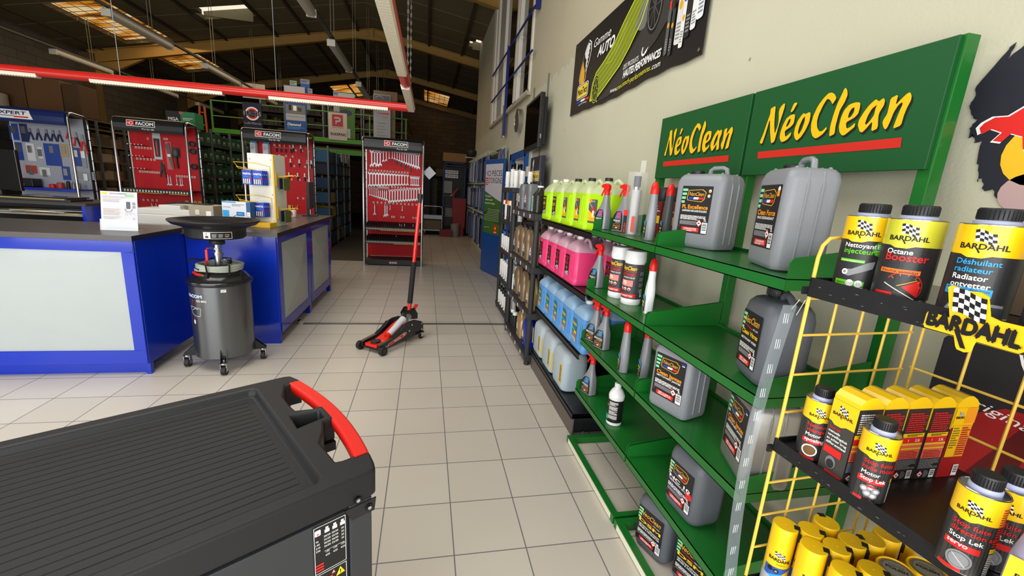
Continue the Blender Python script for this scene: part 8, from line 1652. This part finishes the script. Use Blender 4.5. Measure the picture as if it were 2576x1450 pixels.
# banners hanging over the rail
def hang(name, label, x0, x1, z0, z1, art, base, y=13.969):
    t = empty(name, label, 'banner' if z1-z0 > 0.6 else 'sign board', (x0, y, z0)); W, H_ = x1-x0, z1-z0; mb = MB(); mb.box(0,0,0,W,0.012,H_,base); mb.build('board', t); d = Dec(); art(d, W, H_); d.build('print', flatY(0.0), t, base=0.001, de=0.001); return t
def a_blank(d, W, H_): d.text('NF', W*0.6, H_*0.55, 0.05, GRYI, 1, al='C')
hang('white_board', 'blank white board above the red tube, left of the filter banners', -5.06, -4.48, 3.68, 4.07, a_blank, mat('board_white','#a8a39c',0.6))
def a_f(d, W, H_):
    c = (W*0.5, H_*0.56); d.ring(c[0],c[1],0.14,0.18,WHT,1,a0=0.5,a1=2.9); d.ring(c[0],c[1],0.14,0.18,WHT,1,a0=3.6,a1=6.0); d.ring(c[0],c[1],0.10,0.135,RED,1,a0=0.3,a1=2.6); d.ring(c[0],c[1],0.10,0.135,RED,1,a0=3.6,a1=5.8); d.text('FUCHS', c[0], c[1]-0.045, 0.10, WHT, 4, w=W*0.84, al='C', bold=0.09); d.text('FUCHS', c[0], c[1]-0.045, 0.10, mat('navy_logo','#12204e',0.5), 5, w=W*0.80, al='C', bold=0.04); d.text('Lubrifiants', W*0.5, 0.09, 0.065, mat('grey_light','#9ca6b4',0.5), 2, w=W*0.86, al='C')
hang('lubricant_banner', 'navy lubricants banner with round logo hanging on the mezzanine rail', -5.09, -4.60, 2.90, 3.57, a_f, mat('banner_navy','#10183c',0.6))
PBL = mat('filter_blue', '#1f4c94', 0.55); PWH = mat('filter_white', '#a5aab4', 0.6)
def a_p(d, W, H_):
    d.rect(0.02,H_*0.74,W-0.02,H_*0.99,PWH,1); d.text('Purflux', W*0.06, H_*0.79, 0.075, PBL, 3, w=W*0.62, bold=0.04)
    for i in range(2):
        for j in range(3): d.rect(W*0.76+j*0.042,H_*0.79+i*0.045,W*0.76+j*0.042+0.034,H_*0.79+i*0.045+0.036,PBL,3)
    d.text('Efficace', W*0.45, H_*0.67, 0.05, WHT, 2, al='C', w=W*0.5); d.rect(0.03,H_*0.40,W-0.03,H_*0.62,mat('photo_grey','#6c7078',0.6),1); d.rect(W*0.2,H_*0.50,W*0.32,H_*0.61,BKI,2); d.rect(W*0.6,H_*0.49,W*0.78,H_*0.57,mat('filter_dark','#3a3f4c',0.6),2); d.rect(W*0.4,H_*0.5,W*0.55,H_*0.6,WHT,2)
    d.rect(0.03,H_*0.30,W-0.03,H_*0.43,PWH,2); d.text('www.purflux.com', W*0.5, H_*0.37, 0.035, PBL, 3, w=W*0.8, al='C'); d.rect(0.03,H_*0.08,W-0.03,H_*0.28,PBL,3); d.text('Diamond', W*0.42, H_*0.19, 0.075, WHT, 4, w=W*0.62, al='C', shear=0.2, bold=0.02); d.para(W*0.1,H_*0.12,W*0.9,H_*0.17,2,CYN,4); d.rect(0,0,W,H_*0.07,BKI,3); d.text('sogefi', W*0.82, H_*0.02, 0.03, WHT, 4, al='C')
hang('filter_banner', 'tall blue and white filter banner hanging on the mezzanine rail', -4.0, -3.42, 2.80, 4.13, a_p, PBL)
for k, (x, z, w_, h_, c_) in enumerate(((-3.84,4.14,0.18,0.13,'#8aa08c'),(-3.56,4.12,0.24,0.22,'#7a8498'),(-3.36,3.70,0.12,0.40,'#8d90a0'),(-2.68,3.55,0.16,0.55,'#8c8c9c'))): hang('rail_sign', 'small pale sign by the tall banners, %s' % ('above the filter banner left','above the filter banner right','right of the filter banner','left of the green banner')[k], x, x+w_, (3.5 if k < 2 else z), z+h_, lambda d, W, H_: (d.para(W*0.1,H_-0.09,W*0.9,H_-0.02,2,PBL,1), d.rect(0,H_*0.4,W,H_-0.12,PBL if k != 3 else PWH,1) if H_ > 0.3 else None), mat('rail_sign_%d'%k,c_,0.6), y=(14.019 if k < 2 else 13.969))
def a_pr(d, W, H_):
    d.rect(W*0.20,H_*0.50,W*0.78,H_*0.93,mat('p_red','#a01c20',0.5),1); d.poly([(W*0.38,H_*0.58),(W*0.44,H_*0.58),(W*0.44,H_*0.66),(W*0.58,H_*0.66),(W*0.66,H_*0.71),(W*0.66,H_*0.79),(W*0.58,H_*0.84),(W*0.34,H_*0.84),(W*0.30,H_*0.78),(W*0.56,H_*0.78),(W*0.59,H_*0.75),(W*0.56,H_*0.72),(W*0.38,H_*0.72)],PWH,2); d.text('PRECISIUM', W*0.5, H_*0.44, 0.028, mat('p_red','#a01c20'), 2, w=W*0.6, al='C'); d.text('SODIFAIC', W*0.52, H_*0.17, 0.07, mat('text_dark','#22242e',0.5), 2, w=W*0.84, al='C', bold=0.03)
hang('network_sign', 'pale sign with red P square hanging on the green railing', -2.83, -2.31, 2.76, 3.52, a_pr, mat('sign_pale','#b3aca6',0.6), y=13.950)
def a_g(d, W, H_):
    d.rect(0.01,H_*0.80,W-0.01,H_*0.98,PWH,1); d.disc(W*0.5,H_*0.80,W*0.48,PWH,1,ry=0.06); d.text('SOCKETCAR', W*0.5, H_*0.85, 0.04, BKI, 3, w=W*0.8, al='C'); d.disc(W*0.45,H_*0.56,W*0.38,mat('car_navy','#16244e',0.5),2,ry=0.09); d.rect(0.02,0.02,W*0.7,H_*0.22,PWH,2); d.para(W*0.05,0.04,W*0.6,H_*0.2,5,GRYI,3)
hang('green_banner', 'tall green banner with white top hanging behind the pale sign', -2.55, -2.09, 2.82, 4.10, a_g, mat('banner_green','#3c6a20',0.6), y=13.9695)
def a_r(d, W, H_):
    d.rect(0.02,H_*0.70,W-0.02,H_*0.98,mat('photo_silver','#5d6270',0.5),1); d.poly([(W*0.2,H_*0.78),(W*0.4,H_*0.86),(W*0.85,H_*0.83),(W*0.9,H_*0.72),(W*0.3,H_*0.71)],mat('seat_red','#9c2030',0.5),2); d.ring(W*0.35,H_*0.86,0.12,0.135,PWH,2,a0=0.4,a1=2.6); d.poly([(W*0.1,H_*0.58),(W*0.9,H_*0.56),(W*0.9,H_*0.60)],RED,2); d.text('Pro', W*0.7, H_*0.47, 0.07, mat('straw','#a89048',0.5), 2, al='C', shear=0.3)
    for k in range(5): d.para(W*0.2,H_*(0.06+0.07*k),W*0.75,H_*(0.10+0.07*k),1,GRYI,2,seed=k)
hang('seat_banner', 'tall pale banner with red car seat picture on the mezzanine rail', -1.57, -1.08, 2.90, 4.15, a_r, PWH)
t = empty('cardboard_sheet', 'brown cardboard sheets sticking up behind the seat banner', 'cardboard', (-1.57, 14.02, 3.70)); mb = MB(); mb.box(0,0,0.3,0.68,0.05,0.56,mat('card_brown','#84705a')); mb.box(0.3,0.06,-0.9,0.62,0.2,0.3,mat('card_brown','#84705a')); mb.build('sheets', t)
t = empty('ladder', 'orange step ladder standing behind the green carton rack', 'ladder', (-6.35, 14.3, 0)); OR_ = mat('ladder_orange','#a04a18',0.5); mb = MB()
mb.tube([(-0.25,0,0),(0.0,0.1,3.4)],0.03,OR_,8); mb.tube([(0.25,0,0),(0.12,0.1,3.4)],0.03,OR_,8)
for k in range(10): q = 0.05+k*0.1; mb.cyl((-0.25+0.25*q,0.1*q,3.4*q),(0.25-0.13*q,0.1*q,3.4*q),0.018,OR_,6)
mb.build('frame', t)
# ================================================================ END OF THE CORRIDOR
t = empty('plate_cabinet', 'dark blue framed cabinet with two number plates at the corridor end', 'cabinet', (0.95, 15.3, 0)); BF = mat('frame_blue','#1c4a86',0.5); 
mb = MB(); mb.box(-0.36,0,0,0.36,0.6,2.30,mat('panel_slate','#2e3136',0.6)); mb.build('panel', t)
for x in (-0.38, 0.36): mb = MB(); mb.box(x,-0.03,0,x+0.03,0.0,2.52,BF); mb.build('post', t)
mb = MB(); mb.box(-0.38,-0.03,2.42,0.39,0,2.47,BF); mb.box(-0.38,-0.03,2.33,0.39,0,2.36,BF); mb.build('top_rail', t)
d = Dec()
for k, z in enumerate((2.08, 1.94)): d.rrect(-0.34,z,0.16,z+0.115,0.01,WHT,1); d.rect(-0.34,z,-0.30,z+0.115,BLUI,2); d.rect(0.13,z,0.16,z+0.115,BLUI,2); d.text('SP 010 SP', -0.08, z+0.03, 0.062, BKI, 3, w=0.36, al='C', bold=0.02)
d.build('number_plates', flatY(-0.001), t); d = Dec(); d.rect(-0.34,1.42,-0.06,1.83,mat('notice_grey','#9a9894',0.6),1); d.para(-0.30,1.50,-0.12,1.78,8,GRYI,2); d.build('notice', flatY(-0.001), t)
mb = MB(); mb.box(-0.30,-0.25,0.3,0.15,0.0,1.30,mat('machine_black','#1a1a1c',0.5)); mb.box(-0.28,-0.252,0.62,-0.0,-0.25,0.92,mat('plate_grey','#6d6f70',0.5)); mb.tube([(-0.35,-0.1,1.32),(-0.1,-0.12,1.32),(-0.02,-0.12,1.42)],0.018,CHR,8); mb.build('machine', t)
t = empty('cardboard_box', 'long brown cardboard box lying on top of the plate cabinet', 'cardboard box', (0.95, 15.2, 2.4705)); mb = MB(); mb.box(-0.40,-0.15,0.0,0.38,0.4,0.28,mat('card_ochre','#9a7444',0.8)); mb.build('box', t, bevel=0.004)  # bare cardboard in one even ochre brown
t = empty('parts_washer', 'red open container standing beside the black machine at the corridor end', 'container', (1.15, 14.93, 0)); mb = MB(); mb.prism([(-0.22,0.30),(0.18,0.30),(0.20,1.28),(-0.22,1.28),(-0.20,1.40),(-0.05,1.62),(-0.1,1.62),(-0.27,1.45)],'y',-0.15,0.10,mat('washer_red','#8c1a18',0.5)); mb.box(-0.2,-0.12,0,0.15,0.08,0.30,mat('washer_red','#8c1a18')); mb.build('body', t)
t = empty('white_bucket', 'grey white bucket on the floor beside the dark red crate', 'bucket', (0.99, 14.55, 0)); mb = MB(); mb.lathe([(0.13,0),(0.135,0.02),(0.15,0.42),(0.16,0.43),(0.145,0.43),(0.13,0.05),(0,0.05)], mat('bucket_grey','#8a867c',0.6), 24); mb.build('bucket', t)
t = empty('red_crate', 'dark red plastic crate on the floor at the corridor end', 'crate', (0.68, 14.45, 0)); mb = MB(); MR = mat('crate_red','#7a1420',0.5)
mb.box(-0.19,-0.13,0,0.19,0.13,0.015,MR)
for a_, b_, c_, e_ in ((-0.2,-0.14,0.2,-0.125),(-0.2,0.125,0.2,0.14),(-0.2,-0.14,-0.185,0.14),(0.185,-0.14,0.2,0.14)): mb.box(a_,b_,0.0,c_,e_,0.23,MR)
mb.build('crate', t, bevel=0.004)
t = empty('platform_trolley', 'steel platform trolley with tube handle parked at the corridor end', 'trolley', (0.24, 14.75, 0))
mb = MB(); mb.box(-0.33,-0.2,0.16,0.33,0.6,0.20,STL); mb.build('platform', t); mb = MB(); mb.tube([(-0.31,-0.15,0.2),(-0.31,-0.15,0.90),(-0.27,-0.15,0.97),(0.27,-0.15,0.97),(0.31,-0.15,0.90),(0.31,-0.15,0.2)],0.016,CHR,10); mb.box(-0.30,-0.155,0.55,0.30,-0.148,0.68,STL); mb.build('handle', t)
mb = MB(); mb.box(-0.28,-0.12,0.2,0.28,0.35,0.50,mat('tin_box','#6a5a44',0.6)); mb.build('load_box', t)
for x in (-0.26, 0.26): mb = MB(); mb.cyl((x-0.018,-0.1,0.06),(x+0.018,-0.1,0.06),0.06,mat('tyre_black','#1c1c1d'),20); mb.box(x-0.025,-0.12,0.06,x+0.025,-0.08,0.16,STL); mb.build('wheel', t)
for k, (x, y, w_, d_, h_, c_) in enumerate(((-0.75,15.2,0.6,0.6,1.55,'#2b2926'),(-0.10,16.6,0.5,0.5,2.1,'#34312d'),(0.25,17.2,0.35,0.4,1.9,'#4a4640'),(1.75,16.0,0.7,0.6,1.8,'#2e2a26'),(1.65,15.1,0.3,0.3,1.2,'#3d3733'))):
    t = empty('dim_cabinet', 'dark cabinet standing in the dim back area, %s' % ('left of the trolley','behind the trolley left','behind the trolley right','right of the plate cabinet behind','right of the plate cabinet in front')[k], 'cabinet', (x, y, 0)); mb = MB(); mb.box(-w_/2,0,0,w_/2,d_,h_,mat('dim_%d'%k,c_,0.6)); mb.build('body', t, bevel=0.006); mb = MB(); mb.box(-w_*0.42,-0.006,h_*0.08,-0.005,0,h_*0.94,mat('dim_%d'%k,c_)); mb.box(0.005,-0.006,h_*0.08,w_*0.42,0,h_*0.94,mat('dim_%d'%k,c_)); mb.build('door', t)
for k, (x, y, z, w_, h_) in enumerate(((0.15,16.8,2.35,0.5,0.3),(-0.05,16.9,2.12,0.4,0.22),(1.55,15.6,1.81,0.35,0.25),(1.75,15.9,2.07,0.5,0.3))): pass
t = empty('storage_shelving', 'dim high shelf with cartons on the back wall above the corridor end', 'storage shelving', (0.9, 22.9, 0)); mb = MB(); mb.box(-2.0,0,2.1,2.5,0.8,2.16,SB); mb.build('shelf', t)
for x in (-1.95, 0.2, 2.4): mb = MB(); mb.box(x,0,0,x+0.06,0.8,3.2,SB); mb.build('upright', t)
for k in range(9): mb = MB(); mb.box(-1.8+k*0.46,0.1,2.16,-1.8+k*0.46+0.4,0.7,2.4+0.12*((k*7)%4),BRB[k%4]); tag(mb.build('brown_carton', loc=(0.9,22.9,0)), 'dim brown carton on the high back wall shelf, %s from the left' % nth(k), 'carton', 'cartons on the high back shelf')
t = empty('loudspeaker', 'dark round speaker on a white bracket at the end of the right wall', 'speaker', (1.30, 13.2, 2.66)); mb = MB(); mb.lathe([(0.10,-0.1),(0.14,-0.05),(0.14,0.06),(0.10,0.1),(0,0.1)],mat('speaker_dark','#2a2826',0.5),20); mb.build('body', t); mb = MB(); mb.tube([(-0.18,0,-0.14),(0.10,0,-0.14),(0.13,0,-0.18),(0.13,0,-0.5)],0.014,PVC,6); mb.build('bracket', t)
for k in range(3):
    if not _wu[k]: bpy.data.objects.remove(_wm[k])
